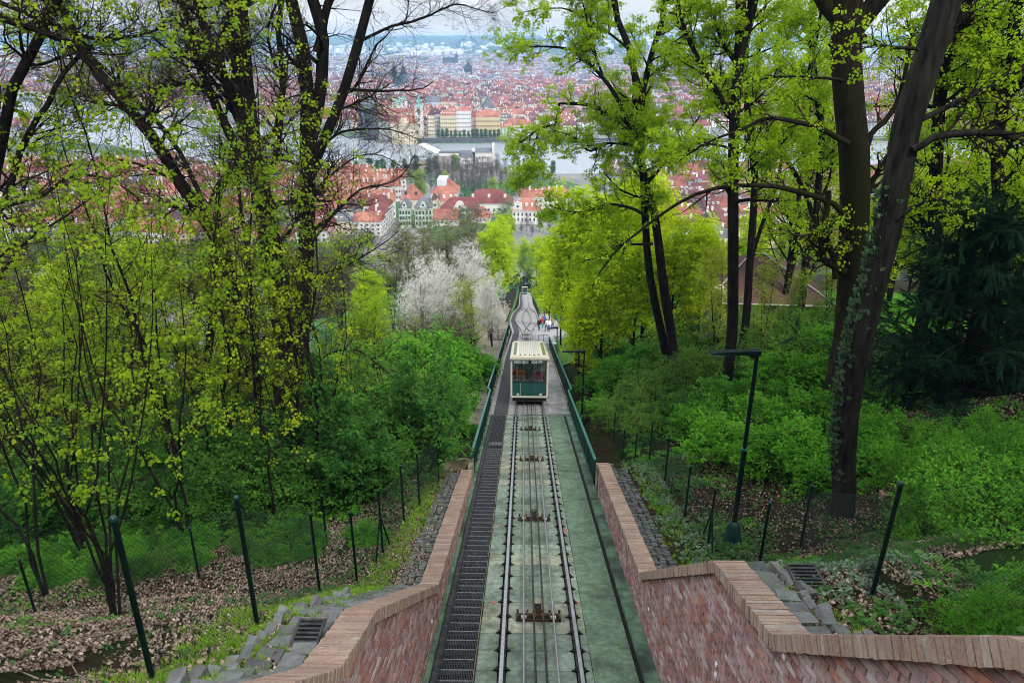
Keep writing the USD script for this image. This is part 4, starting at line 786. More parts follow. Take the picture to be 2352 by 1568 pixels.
# --- the right hand trees
hero('maple_tree', 'two stemmed leafy maple right of the track whose boughs reach over the river', [
    (base_ext(TR([(1547, 838), (1530, 700), (1515, 590), (1503, 490), (1478, 406), (1457, 300), (1452, 240), (1464, 175), (1440, 103), (1415, 41), (1408, -10)], 40.0), 4), 0.30, 0.12),
    (base_ext(TR([(1530, 832), (1508, 720), (1488, 600), (1478, 430), (1472, 290), (1477, 187), (1499, 119), (1521, 47), (1525, -8)], 40.6), 4), 0.26, 0.11)],
    [(TR([(1445, 290), (1440, 275), (1415, 219), (1384, 175), (1340, 134), (1300, 110), (1240, 105), (1160, 112)], 39.5), 0.13, 0.02), (TR([(1450, 305), (1421, 287), (1374, 250), (1340, 237), (1284, 236), (1277, 281), (1237, 297), (1196, 327), (1170, 345)], 38.8), 0.12, 0.02),
     (TR([(1455, 335), (1431, 330), (1393, 328), (1359, 345), (1321, 312), (1260, 300)], 39.2), 0.09, 0.02), (TR([(1384, 175), (1360, 90), (1340, 10), (1330, -30)], 39.5), 0.07, 0.02), (TR([(1240, 297), (1225, 340), (1212, 385), (1192, 410)], 38.6), 0.035, 0.01),
     (TR([(1490, 500), (1400, 470), (1330, 490), (1260, 470)], 39), 0.10, 0.02), (TR([(1480, 430), (1560, 330), (1620, 250), (1650, 200)], 40), 0.09, 0.02), (TR([(1500, 560), (1430, 560), (1380, 590), (1320, 600)], 38.5), 0.08, 0.02), (TR([(1475, 190), (1540, 150), (1600, 140)], 41), 0.07, 0.02), (TR([(1440, 110), (1370, 60), (1280, 20), (1200, 30)], 40), 0.07, 0.015)],
    seed=21, n1=34, l1=3.6, n2=10, l2=1.7, n3=7, l3=0.7, leaves=2, lo1=0.42, kind='maple', leaf='maple_leaf', lscale=1.05)
hero('maple_tree', 'straight dark trunk standing behind the near street lamp, in yellow green leaf', [
    (base_ext(TR([(1682, 775), (1684, 640), (1686, 490), (1690, 300), (1697, 160), (1702, 60), (1700, -10)], 31.0), 5), 0.26, 0.19), (base_ext(TR([(1700, 130), (1722, 50), (1730, -10)], 31.2), 4), 0.16, 0.1)],
    [(TR([(1688, 270), (1640, 200), (1600, 130), (1570, 60), (1555, -10)], 31), 0.13, 0.06), (TR([(1692, 150), (1660, 90), (1640, 20)], 31), 0.07, 0.03), (TR([(1690, 420), (1740, 370), (1790, 330), (1850, 260)], 30.5), 0.06, 0.015), (TR([(1688, 350), (1630, 330), (1570, 350), (1520, 330)], 30.5), 0.06, 0.015), (TR([(1695, 260), (1760, 200), (1800, 120)], 31), 0.06, 0.015)],
    seed=22, n1=32, l1=3.0, n2=9, l2=1.5, n3=6, l3=0.65, leaves=2, lo1=0.4, kind='maple', leaf='maple_leaf', lscale=0.9)
hero('maple_tree', 'slim dark trunk just right of the straight trunk behind the lamp', [(base_ext(TR([(1714, 735), (1721, 634), (1732, 490), (1736, 400), (1720, 250), (1716, 100), (1740, -10)], 35.0), 4), 0.22, 0.1), (TR([(1724, 600), (1755, 500), (1790, 400), (1800, 300), (1850, 180), (1880, 60), (1890, -20)], 35.4), 0.10, 0.05)], [], seed=23, n1=26, l1=2.6, n2=8, l2=1.4, n3=6, l3=0.6, leaves=2, lo1=0.35, leaf='maple_leaf', lscale=0.95)
hero('maple_tree', 'leaning dark trunk in front of the red roof, with several rising boughs', [(base_ext(TR([(1838, 715), (1851, 598), (1873, 490), (1880, 400), (1885, 300), (1870, 190), (1860, 60), (1865, -20)], 40.0), 4), 0.24, 0.1)], [(TR([(1868, 500), (1830, 400), (1780, 320), (1750, 240), (1745, 120), (1760, 0)], 40), 0.14, 0.05), (TR([(1872, 480), (1905, 400), (1915, 320), (1890, 220)], 40), 0.09, 0.04), (TR([(1850, 600), (1800, 480), (1760, 420), (1720, 330)], 39.5), 0.08, 0.03)], seed=24, n1=26, l1=2.8, n2=8, l2=1.5, n3=6, l3=0.65, leaves=2, lo1=0.35, leaf='maple_leaf')
hero('beech_tree', 'thickest upright dark trunk on the right, forking at the top, with long level boughs', [
    (base_ext(TR([(1945, 790), (1950, 720), (1955, 620), (1957, 490), (1956, 344), (1948, 250), (1942, 94), (1945, -5)], 21.0), 4), 0.43, 0.36), (base_ext(TR([(1938, 60), (1905, 20), (1880, -25)], 21.0), 3), 0.22, 0.18), (base_ext(TR([(1962, 70), (2000, 20), (2040, -30)], 21.0), 3), 0.26, 0.2)],
    [(TR([(1945, 500), (1917, 469), (1836, 441), (1767, 428), (1680, 431), (1617, 444), (1530, 490), (1440, 555), (1395, 600), (1360, 660)], 20.6), 0.085, 0.018), (TR([(1950, 330), (1923, 316), (1876, 291), (1817, 278), (1767, 270), (1711, 294), (1648, 316), (1560, 370)], 20.6), 0.085, 0.015), (TR([(1945, 185), (1908, 181), (1836, 177), (1723, 191), (1650, 215)], 20.7), 0.04, 0.01),
     (TR([(1975, 350), (1989, 344), (2001, 309), (2036, 275), (2070, 219), (2090, 100)], 21.2), 0.09, 0.05), (TR([(1975, 470), (1989, 450), (2023, 381), (2060, 320)], 21.3), 0.10, 0.06), (TR([(1940, 625), (1920, 612), (1894, 595), (1886, 560), (1888, 525), (1900, 480), (1902, 440)], 20.6), 0.12, 0.09), (TR([(1918, 640), (1908, 560), (1888, 525)], 20.6), 0.09, 0.08)],
    seed=25, n1=9, l1=2.6, n2=6, l2=1.2, n3=5, l3=0.55, leaves=0.55, lo1=0.7, bark='bark_mossy', leaf='maple_leaf', lscale=0.8, sides=20)
Y6 = 14.6
hero('beech_tree', 'grey brown leaning trunk on the right with ivy up its left side', [
    (base_ext(TR([(1936, 1165), (1937, 1056), (1941, 960), (1956, 851), (1978, 743), (2010, 634), (2043, 490), (2064, 375), (2086, 281), (2111, 187), (2142, 94), (2172, -5)], Y6), 4), 0.262, 0.25)],
    [(TR([(2095, 345), (2111, 337), (2148, 316), (2211, 312), (2273, 312), (2352, 337), (2430, 380)], Y6 - 0.3), 0.075, 0.05), (TR([(2060, 505), (2076, 490), (2104, 469), (2145, 459), (2180, 470)], Y6 - 0.3), 0.05, 0.02), (TR([(2098, 280), (2123, 269), (2211, 219), (2289, 181), (2352, 140), (2420, 80)], Y6 - 0.1), 0.06, 0.035), (TR([(2110, 115), (2098, 109), (2039, 100), (1992, 94), (1961, 103)], Y6 - 0.4), 0.035, 0.018), (TR([(2150, 120), (2190, 60), (2230, -20)], Y6 + 0.3), 0.12, 0.08)],
    seed=26, n1=7, l1=2.0, n2=6, l2=1.0, n3=5, l3=0.45, leaves=0.6, lo1=0.8, bark='bark_brown', leaf='maple_leaf', lscale=0.65, sides=24)
for k, (pts, Yk, r0, r1, lb) in enumerate((
    ([(2140, 640), (2145, 490), (2155, 312), (2161, 187), (2189, 109), (2208, 31), (2216, -10)], 26.0, 0.24, 0.17, 'dark trunk right of the leaning trunk, bending at the top'),
    ([(2285, 640), (2270, 500), (2248, 312), (2254, 156), (2251, 0), (2250, -20)], 30.0, 0.22, 0.16, 'dark upright trunk rising behind the conifer'),
    ([(2300, 620), (2292, 490), (2295, 250), (2317, 156), (2329, 0), (2334, -20)], 24.0, 0.21, 0.15, 'dark trunk nearest the right edge above the conifer'))):
    hero('maple_tree', lb, [(base_ext(TR(pts, Yk), 4), r0, r1)], [(TR([(pts[2][0], pts[2][1]), (pts[2][0] + 70, pts[2][1] - 90), (pts[2][0] + 110, pts[2][1] - 190)], Yk), 0.07, 0.03), (TR([(pts[3][0], pts[3][1]), (pts[3][0] - 60, pts[3][1] - 70), (pts[3][0] - 80, pts[3][1] - 160)], Yk), 0.06, 0.02)], seed=30 + k, n1=30, l1=2.8, n2=8, l2=1.4, n3=6, l3=0.6, leaves=1, lo1=0.3, leaf='maple_leaf', lscale=0.95)

# --- prototypes of the trees and shrubs that repeat
def small_tree(root, H, seed, leaf, kind, stems=1, spread=0.12, n1=16, l1=0.33, n2=7, l2=0.16, n3=5, l3=0.08, leaves=1, lscale=1.0, r=0.012, lo1=0.3, bark='bark_dark', up=0.1, a1=50, weep=0.0, crown=True, wob=0.02, hang=0.0, twigs=True, tw_mat='twig'):
    rng = np.random.default_rng(seed); S, R = [], []
    for k in range(stems):
        a = rng.uniform(0, 6.28); sp = spread * H * rng.uniform(0.4, 1.2) * (0 if stems == 1 else 1); h = H * rng.uniform(0.8, 1.0)
        p = np.array([[0, 0, -0.06 * H], [0.02 * sp * math.cos(a), 0.02 * sp * math.sin(a), 0.0], [0.35 * sp * math.cos(a), 0.35 * sp * math.sin(a), 0.4 * h], [sp * math.cos(a), sp * math.sin(a), h]]); S.append(resample(p, 12, rng, wob * H / 4)); R.append(np.linspace(r * H, r * H * 0.12, 12))
    S, R = np.array(S), np.array(R)
    for k in range(stems): obj('trunk', tubes(S[k:k + 1], R[k:k + 1], 7), bark, root, smooth=True)
    b1, r1 = sprout(S, R, n1, lo1, 0.98, a1, l1 * H, 0.45, 6, 0.16, up, rng, 0.25, 0.6, 0.004)
    b2, r2 = sprout(b1, r1, n2, 0.2, 1.0, 45, l2 * H, 0.5, 5, 0.2, up * 0.6 - weep, rng, 0.3, 0.4, 0.003)
    b3, r3 = sprout(b2, r2, n3, 0.2, 1.0, 45, l3 * H, 0.6, 4, 0.22, -weep, rng, 0.4, 0.3, 0.0025)
    obj('branches', cat([tubes(b1, r1, 4), tubes(b2, r2, 3)] + ([tubes(b3, r3, 3)] if twigs else [])), tw_mat, root, kind='stuff')
    if leaves:
        tp = tips(b3, 0.3, max(1, int(leaves)), rng)
        if leaves < 1: tp = tp[rng.random(len(tp)) < leaves]
        ns = len(SPRAYS[kind]); wh = rng.integers(0, ns, len(tp)); ms = [bake(pr, q, rng.uniform(0, 6.28, len(q)), rng.normal(0, 0.45, len(q)), lscale * rng.uniform(0.7, 1.3, len(q))) for pr, q in ((SPRAYS[kind][j], tp[wh == j]) for j in range(ns)) if len(q)]
        obj('crown', cat(ms), leaf, root, kind='stuff')
PR = {}
def P(name, **kw): PR[name] = proto('model_' + name); small_tree(PR[name], **kw)
P('sapling', H=10.5, seed=41, leaf='young_leaf', kind='maple', stems=3, spread=0.15, n1=16, l1=0.20, n2=6, l2=0.10, n3=4, l3=0.055, leaves=0.15, lscale=0.95, r=0.0042, lo1=0.32, up=0.05, wob=0.05)
P('sapling_thin', H=10.5, seed=42, leaf='young_leaf', kind='maple', stems=1, n1=36, l1=0.20, n2=6, l2=0.10, n3=4, l3=0.055, leaves=0.17, lscale=0.95, r=0.0048, lo1=0.3, up=0.05, wob=0.07)
P('sapling_clump', H=10.5, seed=43, leaf='young_leaf', kind='maple', stems=8, spread=0.25, n1=10, l1=0.17, n2=5, l2=0.09, n3=4, l3=0.05, leaves=0.12, lscale=0.95, r=0.0036, lo1=0.35, up=0.04, wob=0.05)
P('sapling_tall', H=15.0, seed=40, leaf='young_leaf', kind='maple', stems=2, spread=0.10, n1=30, l1=0.20, n2=7, l2=0.10, n3=5, l3=0.05, leaves=0.145, lscale=1.0, r=0.0045, lo1=0.34, up=0.05, wob=0.05)
P('bright_maple', H=14.0, seed=44, leaf='maple_leaf_bright', kind='clump', n1=46, l1=0.30, n2=7, l2=0.13, n3=4, l3=0.07, leaves=1, lscale=1.0, r=0.013, lo1=0.22, twigs=True)
P('spring_maple', H=13.0, seed=45, leaf='maple_leaf', kind='clump', stems=2, spread=0.1, n1=26, l1=0.34, n2=8, l2=0.15, n3=5, l3=0.07, leaves=0.7, lscale=0.62, r=0.014, lo1=0.2)
P('olive_tree', H=13.0, seed=46, leaf='olive_leaf', kind='clump', stems=3, spread=0.14, n1=16, l1=0.34, n2=8, l2=0.17, n3=5, l3=0.09, leaves=1, lscale=0.62, r=0.011, lo1=0.25, bark='bark_brown')
P('blossom_tree', H=7.0, seed=47, leaf='blossom', kind='fleck', stems=4, spread=0.2, n1=16, l1=0.34, n2=8, l2=0.17, n3=6, l3=0.11, leaves=1, lscale=0.6, r=0.012, lo1=0.2, bark='bark_brown', up=0.12, tw_mat='pale_twig')
P('pale_tree', H=9.0, seed=48, leaf='park_leaf', kind='clump', stems=2, spread=0.14, n1=16, l1=0.3, n2=7, l2=0.15, n3=4, l3=0.08, leaves=0.8, lscale=0.42, r=0.010, lo1=0.3, bark='bark_brown')
P('park_tree', H=14.0, seed=49, leaf='park_leaf', kind='clump', n1=40, l1=0.34, n2=6, l2=0.15, n3=3, l3=0.09, leaves=2, lscale=1.5, r=0.016, lo1=0.18, twigs=False, weep=0.05)
P('bare_tree', H=14.0, seed=50, leaf='bud_brown', kind='clump', n1=34, l1=0.34, n2=7, l2=0.17, n3=5, l3=0.10, leaves=1, lscale=0.55, r=0.016, lo1=0.22, bark='bark_brown', tw_mat='bark_brown')
P('dark_tree', H=14.0, seed=51, leaf='park_leaf_green', kind='clump', n1=40, l1=0.30, n2=6, l2=0.14, n3=3, l3=0.08, leaves=2, lscale=1.5, r=0.015, lo1=0.1, twigs=False)
P('poplar', H=16.0, seed=52, leaf='park_leaf_green', kind='clump', n1=60, l1=0.16, n2=4, l2=0.1, n3=3, l3=0.05, leaves=1, lscale=1.3, r=0.012, lo1=0.08, a1=22, up=0.5, twigs=False)
def shrub(name, seed, leaf, n, R, L, W, H=2.0, w=1.25, stems=16, droop=0.1, nl=7):
    root = proto('model_' + name); PR[name] = root; rng = np.random.default_rng(seed); a = rng.uniform(0, 6.28, stems); rr = w * np.sqrt(rng.random(stems)); h = H * (0.55 + 0.5 * rng.random(stems)) * (1 - 0.45 * (rr / w) ** 2)
    S = np.stack([resample(np.array([[0.25 * q * math.cos(b), 0.25 * q * math.sin(b), -0.2], [0.55 * q * math.cos(b), 0.55 * q * math.sin(b), 0.45 * z], [q * math.cos(b), q * math.sin(b), z]]), 8, rng, 0.03) for b, q, z in zip(a, rr, h)])
    R0 = np.repeat(np.linspace(0.016, 0.006, 8)[None], stems, 0); b2, r2 = sprout(S, R0, 9, 0.25, 1.0, 50, 0.85, 0.6, 5, 0.2, 0.03, rng, 0.4, 0.3, 0.003); b3, r3 = sprout(b2, r2, 5, 0.2, 1.0, 45, 0.34, 0.7, 4, 0.25, 0.02, rng, 0.5, 0.2, 0.0022)
    obj('stems', cat([tubes(S, R0, 4), tubes(b2, r2, 3), tubes(b3, r3, 3)]), 'twig', root, kind='stuff')
    tp = tips(b3, 0.25, max(1, n // len(b3)), rng); sp = spray(nl, R, L, W, droop, rng), spray(nl, R, L, W, droop, rng); k = rng.random(len(tp)) < 0.5
    obj('foliage', cat([bake(s_, q, rng.uniform(0, 6.28, len(q)), rng.normal(0, 0.5, len(q)), rng.uniform(0.7, 1.3, len(q))) for s_, q in ((sp[0], tp[k]), (sp[1], tp[~k]))]), leaf, root, kind='stuff')
shrub('broad_shrub', 61, 'shrub_leaf', 800, 0.13, 0.10, 0.075); shrub('broad_shrub_low', 62, 'shrub_leaf', 800, 0.13, 0.10, 0.08, 1.3, 1.6, 18)
shrub('dark_shrub', 63, 'shrub_leaf_dark', 800, 0.13, 0.095, 0.06); shrub('dark_shrub_tall', 64, 'shrub_leaf_dark', 800, 0.14, 0.10, 0.07, 3.2, 1.3, 16)
shrub('fine_shrub', 65, 'shrub_leaf_fine', 1500, 0.12, 0.055, 0.035, 2.0, 1.2, 18, 0.0, 9); shrub('fine_shrub_low', 66, 'shrub_leaf', 1500, 0.10, 0.05, 0.035, 1.1, 1.4, 20, 0.0, 10)
shrub('olive_shrub', 67, 'olive_leaf', 1000, 0.12, 0.05, 0.03, 2.4, 1.2, 18, 0.0, 6)
rngp = np.random.default_rng(99)
def plant(kind, name, label, cat_, group, x, y, scale, dz=0.0, H=None, tilt=None):
    z = float(ground(x, y)) + dz; s = scale * rngp.uniform(0.92, 1.08)
    return copy_of(PR[kind], name, label, cat_, group, (x, y, z), rngp.uniform(0, 360), s, tilt)
def plant_px(kind, name, label, cat_, group, px, py, scale, **k):
    g = on_ground(px, py); return plant(kind, name, label, cat_, group, g[0], g[1], scale, **k)

# saplings of the left bank, in front of the big trees
cl = on_ground(265, 1418); copy_of(PR['sapling_clump'], 'sapling', 'clump of many thin stems rising from one base on the leaf litter, left foreground', 'sapling', None, cl, 40, 0.72)
for k, (px, py, s, kd) in enumerate(((105, 1370, 0.9, 'sapling'), (430, 1250, 0.95, 'sapling'), (200, 1280, 1.0, 'sapling_clump'), (640, 1230, 0.9, 'sapling_thin'), 
      (150, 1180, 1.05, 'sapling'), (270, 1160, 1.1, 'sapling_clump'), (400, 1150, 1.1, 'sapling'), (520, 1160, 1.05, 'sapling'), (610, 1130, 1.0, 'sapling_thin'), (90, 1100, 1.1, 'sapling'), (220, 1080, 1.15, 'sapling_thin'), (340, 1060, 1.2, 'sapling_clump'), (470, 1060, 1.1, 'sapling'), (580, 1040, 1.1, 'sapling'), (760, 1100, 0.85, 'sapling'), (830, 1060, 0.8, 'sapling_thin'), (900, 1020, 0.75, 'sapling'), (20, 1030, 1.2, 'sapling'), (680, 1150, 0.8, 'sapling'))):
    plant_px(kd, 'sapling', 'thin sapling with fresh yellow green leaves behind the left chain link fence', 'sapling', 'saplings on the left bank', px, py, s)
for px, py, s, lb in ((445, 1190, 1.0, 'tall slender young maple in front of the big multi stemmed tree'), (610, 1165, 0.98, 'tall slender young maple between the two big left trees'), (705, 1150, 0.9, 'tall slender young maple in front of the twin forked tree'), (320, 1165, 1.0, 'tall slender young maple before the limb leaning left'), (170, 1150, 1.0, 'tall slender young maple near the left edge'), (40, 1130, 1.0, 'tall slender young maple at the very left edge'),):
    plant_px('sapling_tall', 'maple_tree', lb, 'tree', None, px, py, s)
# dense shrubs between the left fence and the track, and under the big trees
for px, py, s, kd in ((-30, 1250, 1.3, 'dark_shrub'), (40, 1220, 1.3, 'dark_shrub_tall'), (120, 1235, 1.2, 'dark_shrub'), (200, 1215, 1.3, 'dark_shrub_tall'), (300, 1220, 1.1, 'dark_shrub'), (380, 1200, 1.2, 'dark_shrub_tall'), (450, 1195, 1.1, 'dark_shrub'), (520, 1210, 1.0, 'dark_shrub'), (590, 1190, 1.1, 'dark_shrub_tall'), (660, 1190, 1.0, 'dark_shrub'), (720, 1170, 1.1, 'dark_shrub'), (790, 1150, 1.1, 'dark_shrub_tall'), (850, 1145, 0.9, 'dark_shrub'), (250, 1180, 1.3, 'broad_shrub'), (560, 1150, 1.3, 'broad_shrub'), (420, 1140, 1.3, 'broad_shrub'), (90, 1170, 1.3, 'broad_shrub'), (1060, 1045, 0.8, 'dark_shrub'), (1055, 1020, 0.9, 'broad_shrub'), (985, 1070, 1.0, 'dark_shrub'), (960, 1090, 1.3, 'dark_shrub_tall'), (1100, 1000, 1.0, 'broad_shrub'), (1060, 980, 1.2, 'broad_shrub'), (1000, 1000, 1.3, 'dark_shrub_tall'), (930, 1020, 1.4, 'broad_shrub'), (870, 1090, 1.3, 'dark_shrub'), (1110, 950, 1.0, 'broad_shrub'), (1070, 920, 1.2, 'broad_shrub'), (1010, 930, 1.4, 'broad_shrub'), (940, 950, 1.5, 'dark_shrub'), (860, 1000, 1.5, 'dark_shrub_tall'), (800, 1090, 1.4, 'dark_shrub_tall'), (1120, 905, 0.9, 'broad_shrub_low'), (1095, 870, 1.2, 'broad_shrub'), (1040, 870, 1.4, 'broad_shrub'), (970, 880, 1.6, 'broad_shrub'), (880, 910, 1.6, 'dark_shrub'), (780, 980, 1.6, 'dark_shrub'), (720, 1110, 1.4, 'dark_shrub_tall'), (640, 1120, 1.3, 'dark_shrub'), (560, 1150, 1.3, 'dark_shrub_tall'), (700, 1010, 1.6, 'dark_shrub_tall'), (600, 1030, 1.6, 'dark_shrub'), (480, 1100, 1.5, 'dark_shrub_tall'), (380, 1130, 1.5, 'dark_shrub'), (280, 1120, 1.6, 'dark_shrub_tall'), (180, 1130, 1.6, 'dark_shrub'), (80, 1150, 1.6, 'dark_shrub_tall'), (-20, 1130, 1.6, 'dark_shrub'), (500, 980, 1.8, 'dark_shrub_tall'), (380, 1010, 1.8, 'dark_shrub'), (250, 1000, 1.8, 'dark_shrub_tall'), (120, 1010, 1.8, 'dark_shrub'), (0, 1000, 1.9, 'dark_shrub_tall'),
                     (820, 880, 1.8, 'broad_shrub'), (740, 900, 1.8, 'dark_shrub'), (640, 910, 1.9, 'broad_shrub'), (520, 900, 2.0, 'dark_shrub'), (390, 900, 2.0, 'broad_shrub'), (250, 900, 2.0, 'dark_shrub'), (110, 900, 2.0, 'broad_shrub'), (-20, 890, 2.0, 'dark_shrub')):
    if px > 1040: px, s = px - 48, s * 0.78
    elif px > 985 and py < 960: px, s = px - 25, s * 0.9
    nm = 'broad_shrub' if 'broad' in kd else 'dark_shrub'
    plant_px(kd, 'shrub', ('bright' if nm == 'broad_shrub' else 'dark') + ' green leafy shrub in the thicket left of the track', 'shrub', ('bright' if nm == 'broad_shrub' else 'dark') + ' shrubs of the left thicket', px, py, s)
for k in range(46):
    px, py = rngp.uniform(-10, 860), rngp.uniform(1215, 1345)
    if py > 1395 - 0.16 * px: continue
    plant_px('broad_shrub_low' if k % 2 else 'dark_shrub', 'shrub', 'low green seedling in the leaf litter by the left fence', 'shrub', 'seedlings by the left fence', px, py, rngp.uniform(0.22, 0.45))
# shrubs of the right bank
for px, py, s, kd in ((1395, 985, 0.85, 'fine_shrub'), (1440, 960, 1.0, 'fine_shrub'), (1480, 1000, 0.8, 'fine_shrub'), (1420, 900, 1.1, 'broad_shrub'), (1500, 930, 1.2, 'fine_shrub'), (1560, 990, 1.0, 'dark_shrub'), (1600, 1020, 0.9, 'broad_shrub'), (1570, 900, 1.2, 'fine_shrub'), (1650, 1060, 0.8, 'broad_shrub'), (1660, 960, 1.0, 'broad_shrub'), (1640, 880, 1.1, 'fine_shrub'), (1760, 1090, 0.8, 'broad_shrub'), (1740, 1000, 1.0, 'broad_shrub'), (1830, 1080, 0.9, 'broad_shrub'), (1860, 1010, 0.9, 'broad_shrub'), (1800, 930, 1.2, 'broad_shrub'), (1720, 880, 1.2, 'fine_shrub'), (1900, 1110, 0.8, 'broad_shrub_low'), (1880, 920, 1.1, 'broad_shrub'), (1830, 850, 1.3, 'fine_shrub'), (1760, 810, 1.3, 'fine_shrub'), (1900, 850, 1.2, 'broad_shrub'), (1990, 940, 0.9, 'broad_shrub'), (1480, 870, 1.3, 'broad_shrub'), (1400, 850, 1.2, 'broad_shrub'), (1540, 850, 1.4, 'fine_shrub'), (1640, 810, 1.4, 'fine_shrub'), (2010, 1020, 0.7, 'broad_shrub_low'), (2060, 1080, 0.55, 'broad_shrub_low'),
                     (1365, 960, 0.7, 'broad_shrub'), (1360, 905, 0.8, 'broad_shrub'), (1590, 770, 1.4, 'fine_shrub'), (1700, 770, 1.3, 'fine_shrub'), (1870, 780, 1.3, 'fine_shrub'), (1940, 1040, 0.7, 'broad_shrub_low')):
    fine = 'fine' in kd; dk = 'dark' in kd
    plant_px(kd, 'shrub', ('feathery pale green' if fine else 'dark green' if dk else 'broad leaved bright green') + ' shrub on the bank right of the track', 'shrub', ('feathery' if fine else 'dark' if dk else 'broad leaved') + ' shrubs of the right bank', px, py, s)
for px, py, s in ((2180, 1180, 0.8), (2260, 1220, 0.8), (2340, 1240, 0.8), (2130, 1240, 0.55), (2210, 1120, 0.85), (2300, 1140, 0.9), (2120, 1130, 0.6), (2340, 1060, 0.9), (2250, 1050, 0.9), (2170, 1050, 0.6), (2400, 1150, 0.9), (2330, 1480, 0.34), (2250, 1470, 0.26), (2370, 1420, 0.34), (2290, 1440, 0.22)):
    plant_px('fine_shrub_low', 'shrub', 'low bright green shrub spilling over the fence at the right edge', 'shrub', 'low bright shrubs at the right edge', px, py, s)

# trees farther down the slope
def far_tree(kd, name, label, cat_, px, Y, top, H0, group=None, wid=1.0):
    q = on_y(px, 700, Y); z = float(ground(q[0], Y)); h = float(on_y(px, top, Y)[2]) - z; s = h / H0
    return copy_of(PR[kd], name, label, cat_, group, (q[0], Y, z), rngp.uniform(0, 360), (s * wid, s * wid, s))
far_tree('bright_maple', 'maple_tree', 'rounded bright yellow green maple just left of the far track', 'tree', 1136, 122, 512, 14)
far_tree('bright_maple', 'maple_tree', 'yellow green maple behind the rounded one, over the track end', 'tree', 1156, 168, 492, 14, None, 0.75)
far_tree('olive_tree', 'tree', 'broad olive brown tree barely in leaf, left of the rounded maple', 'tree', 1040, 125, 515, 13, None, 1.15)
far_tree('bare_tree', 'tree', 'dark bare twiggy tree behind the olive brown one, before the red roofs', 'tree', 1085, 170, 478, 14, None, 1.1)
far_tree('olive_tree', 'tree', 'olive brown tree left of the broad olive one, half hidden by twigs', 'tree', 955, 120, 520, 13)
far_tree('blossom_tree', 'blossom_tree', 'tall greyish white blossoming tree left of the far track', 'tree', 1045, 82, 588, 7, None, 1.05)
far_tree('blossom_tree', 'blossom_tree', 'white blossoming tree nearest the passing loop', 'tree', 1130, 74, 640, 7, None, 0.75)
for px, Yk, tp in ((970, 86, 610), (640, 66, 680), (420, 58, 690)): far_tree('blossom_tree', 'blossom_tree', 'white blossoming tree seen in patches through the left thicket', 'tree', px, Yk, tp, 7, 'blossom trees behind the left thicket')
far_tree('pale_tree', 'tree', 'small yellow green tree with thin grey trunks before the white blossom', 'tree', 1085, 62, 645, 9, None, 1.0)
for px, Yk, tp in ((1005, 58, 700), (1035, 62, 715), (985, 55, 690), (940, 60, 700)): far_tree('olive_shrub', 'shrub', 'thin olive shrub below the white blossom left of the track', 'shrub', px, Yk, tp, 2.4, 'olive shrubs below the blossom', 0.9)
for px, Yk, tp in ((1075, 48, 800), (1040, 47, 775), (1000, 46, 760), (1100, 52, 815), (950, 45, 760)): far_tree('broad_shrub', 'shrub', 'bright green bush beside the trodden path left of the railing', 'shrub', px, Yk, tp, 2.0, 'bushes beside the trodden path', 1.0)
for px, Yk, tp, w in ((1330, 58, 430, 1.1), (1290, 74, 560, 0.8), (1420, 52, 420, 1.1), (1262, 100, 590, 0.8), (1480, 60, 400, 1.0), (1250, 140, 560, 0.9), (1335, 46, 660, 0.75), (1385, 46, 560, 0.9), (1460, 46, 540, 0.9), (1345, 52, 600, 0.8), (1545, 45, 500, 0.9), (1610, 44, 520, 0.8)): far_tree('bright_maple', 'maple_tree', 'dense yellow green maple in the mass overhanging the station platform', 'tree', px, Yk, tp, 14, 'maples over the station platform', w)
for px, Yk, tp, w in ((1800, 48, 120, 0.9), (2200, 44, 60, 1.0), (2110, 52, 400, 1.2), (2270, 48, 400, 1.2), (1690, 70, 520, 1.2), (1780, 74, 520, 1.0), (1940, 64, 430, 1.2), (2400, 38, 150, 1.0), (2040, 60, 180, 0.9)): far_tree('spring_maple', 'maple_tree', 'spring green maple behind the dark trunks on the right', 'tree', px, Yk, tp, 13, 'maples behind the dark trunks on the right', w)
for px, Yk, tp, w in ((40, 34, 720, 1.5), (220, 38, 740, 1.5), (400, 38, 730, 1.5), (540, 42, 740, 1.4), (840, 46, 690, 1.0)): far_tree('spring_maple', 'maple_tree', 'yellow green maple behind the saplings on the left', 'tree', px, Yk, tp, 13, 'maples behind the left saplings', w)
for k, (kd, px, Yk, tp, H0, w) in enumerate((('olive_tree', 40, 90, 560, 13, 1.2), ('bright_maple', 150, 80, 600, 14, 1.2), ('pale_tree', 260, 95, 570, 9, 1.2), ('bright_maple', 370, 85, 590, 14, 1.2), ('olive_tree', 480, 100, 560, 13, 1.2), ('bright_maple', 580, 90, 600, 14, 1.1), ('pale_tree', 680, 100, 580, 9, 1.2), ('olive_tree', 780, 110, 560, 13, 1.1), ('bright_maple', 850, 95, 620, 14, 1.0), ('pale_tree', 900, 120, 560, 9, 1.1), ('olive_tree', 200, 120, 540, 13, 1.2), ('olive_tree', 640, 130, 540, 13, 1.2), ('bright_maple', 330, 130, 545, 14, 1.2), ('olive_tree', -40, 100, 560, 13, 1.2))):
    nm_ = {'olive_tree': 'olive brown', 'bright_maple': 'bright yellow green', 'pale_tree': 'pale green'}[kd]; far_tree(kd, 'tree', nm_ + ' tree on the slope behind the left saplings', 'tree', px, Yk, tp, H0, nm_ + ' trees on the left slope', w)
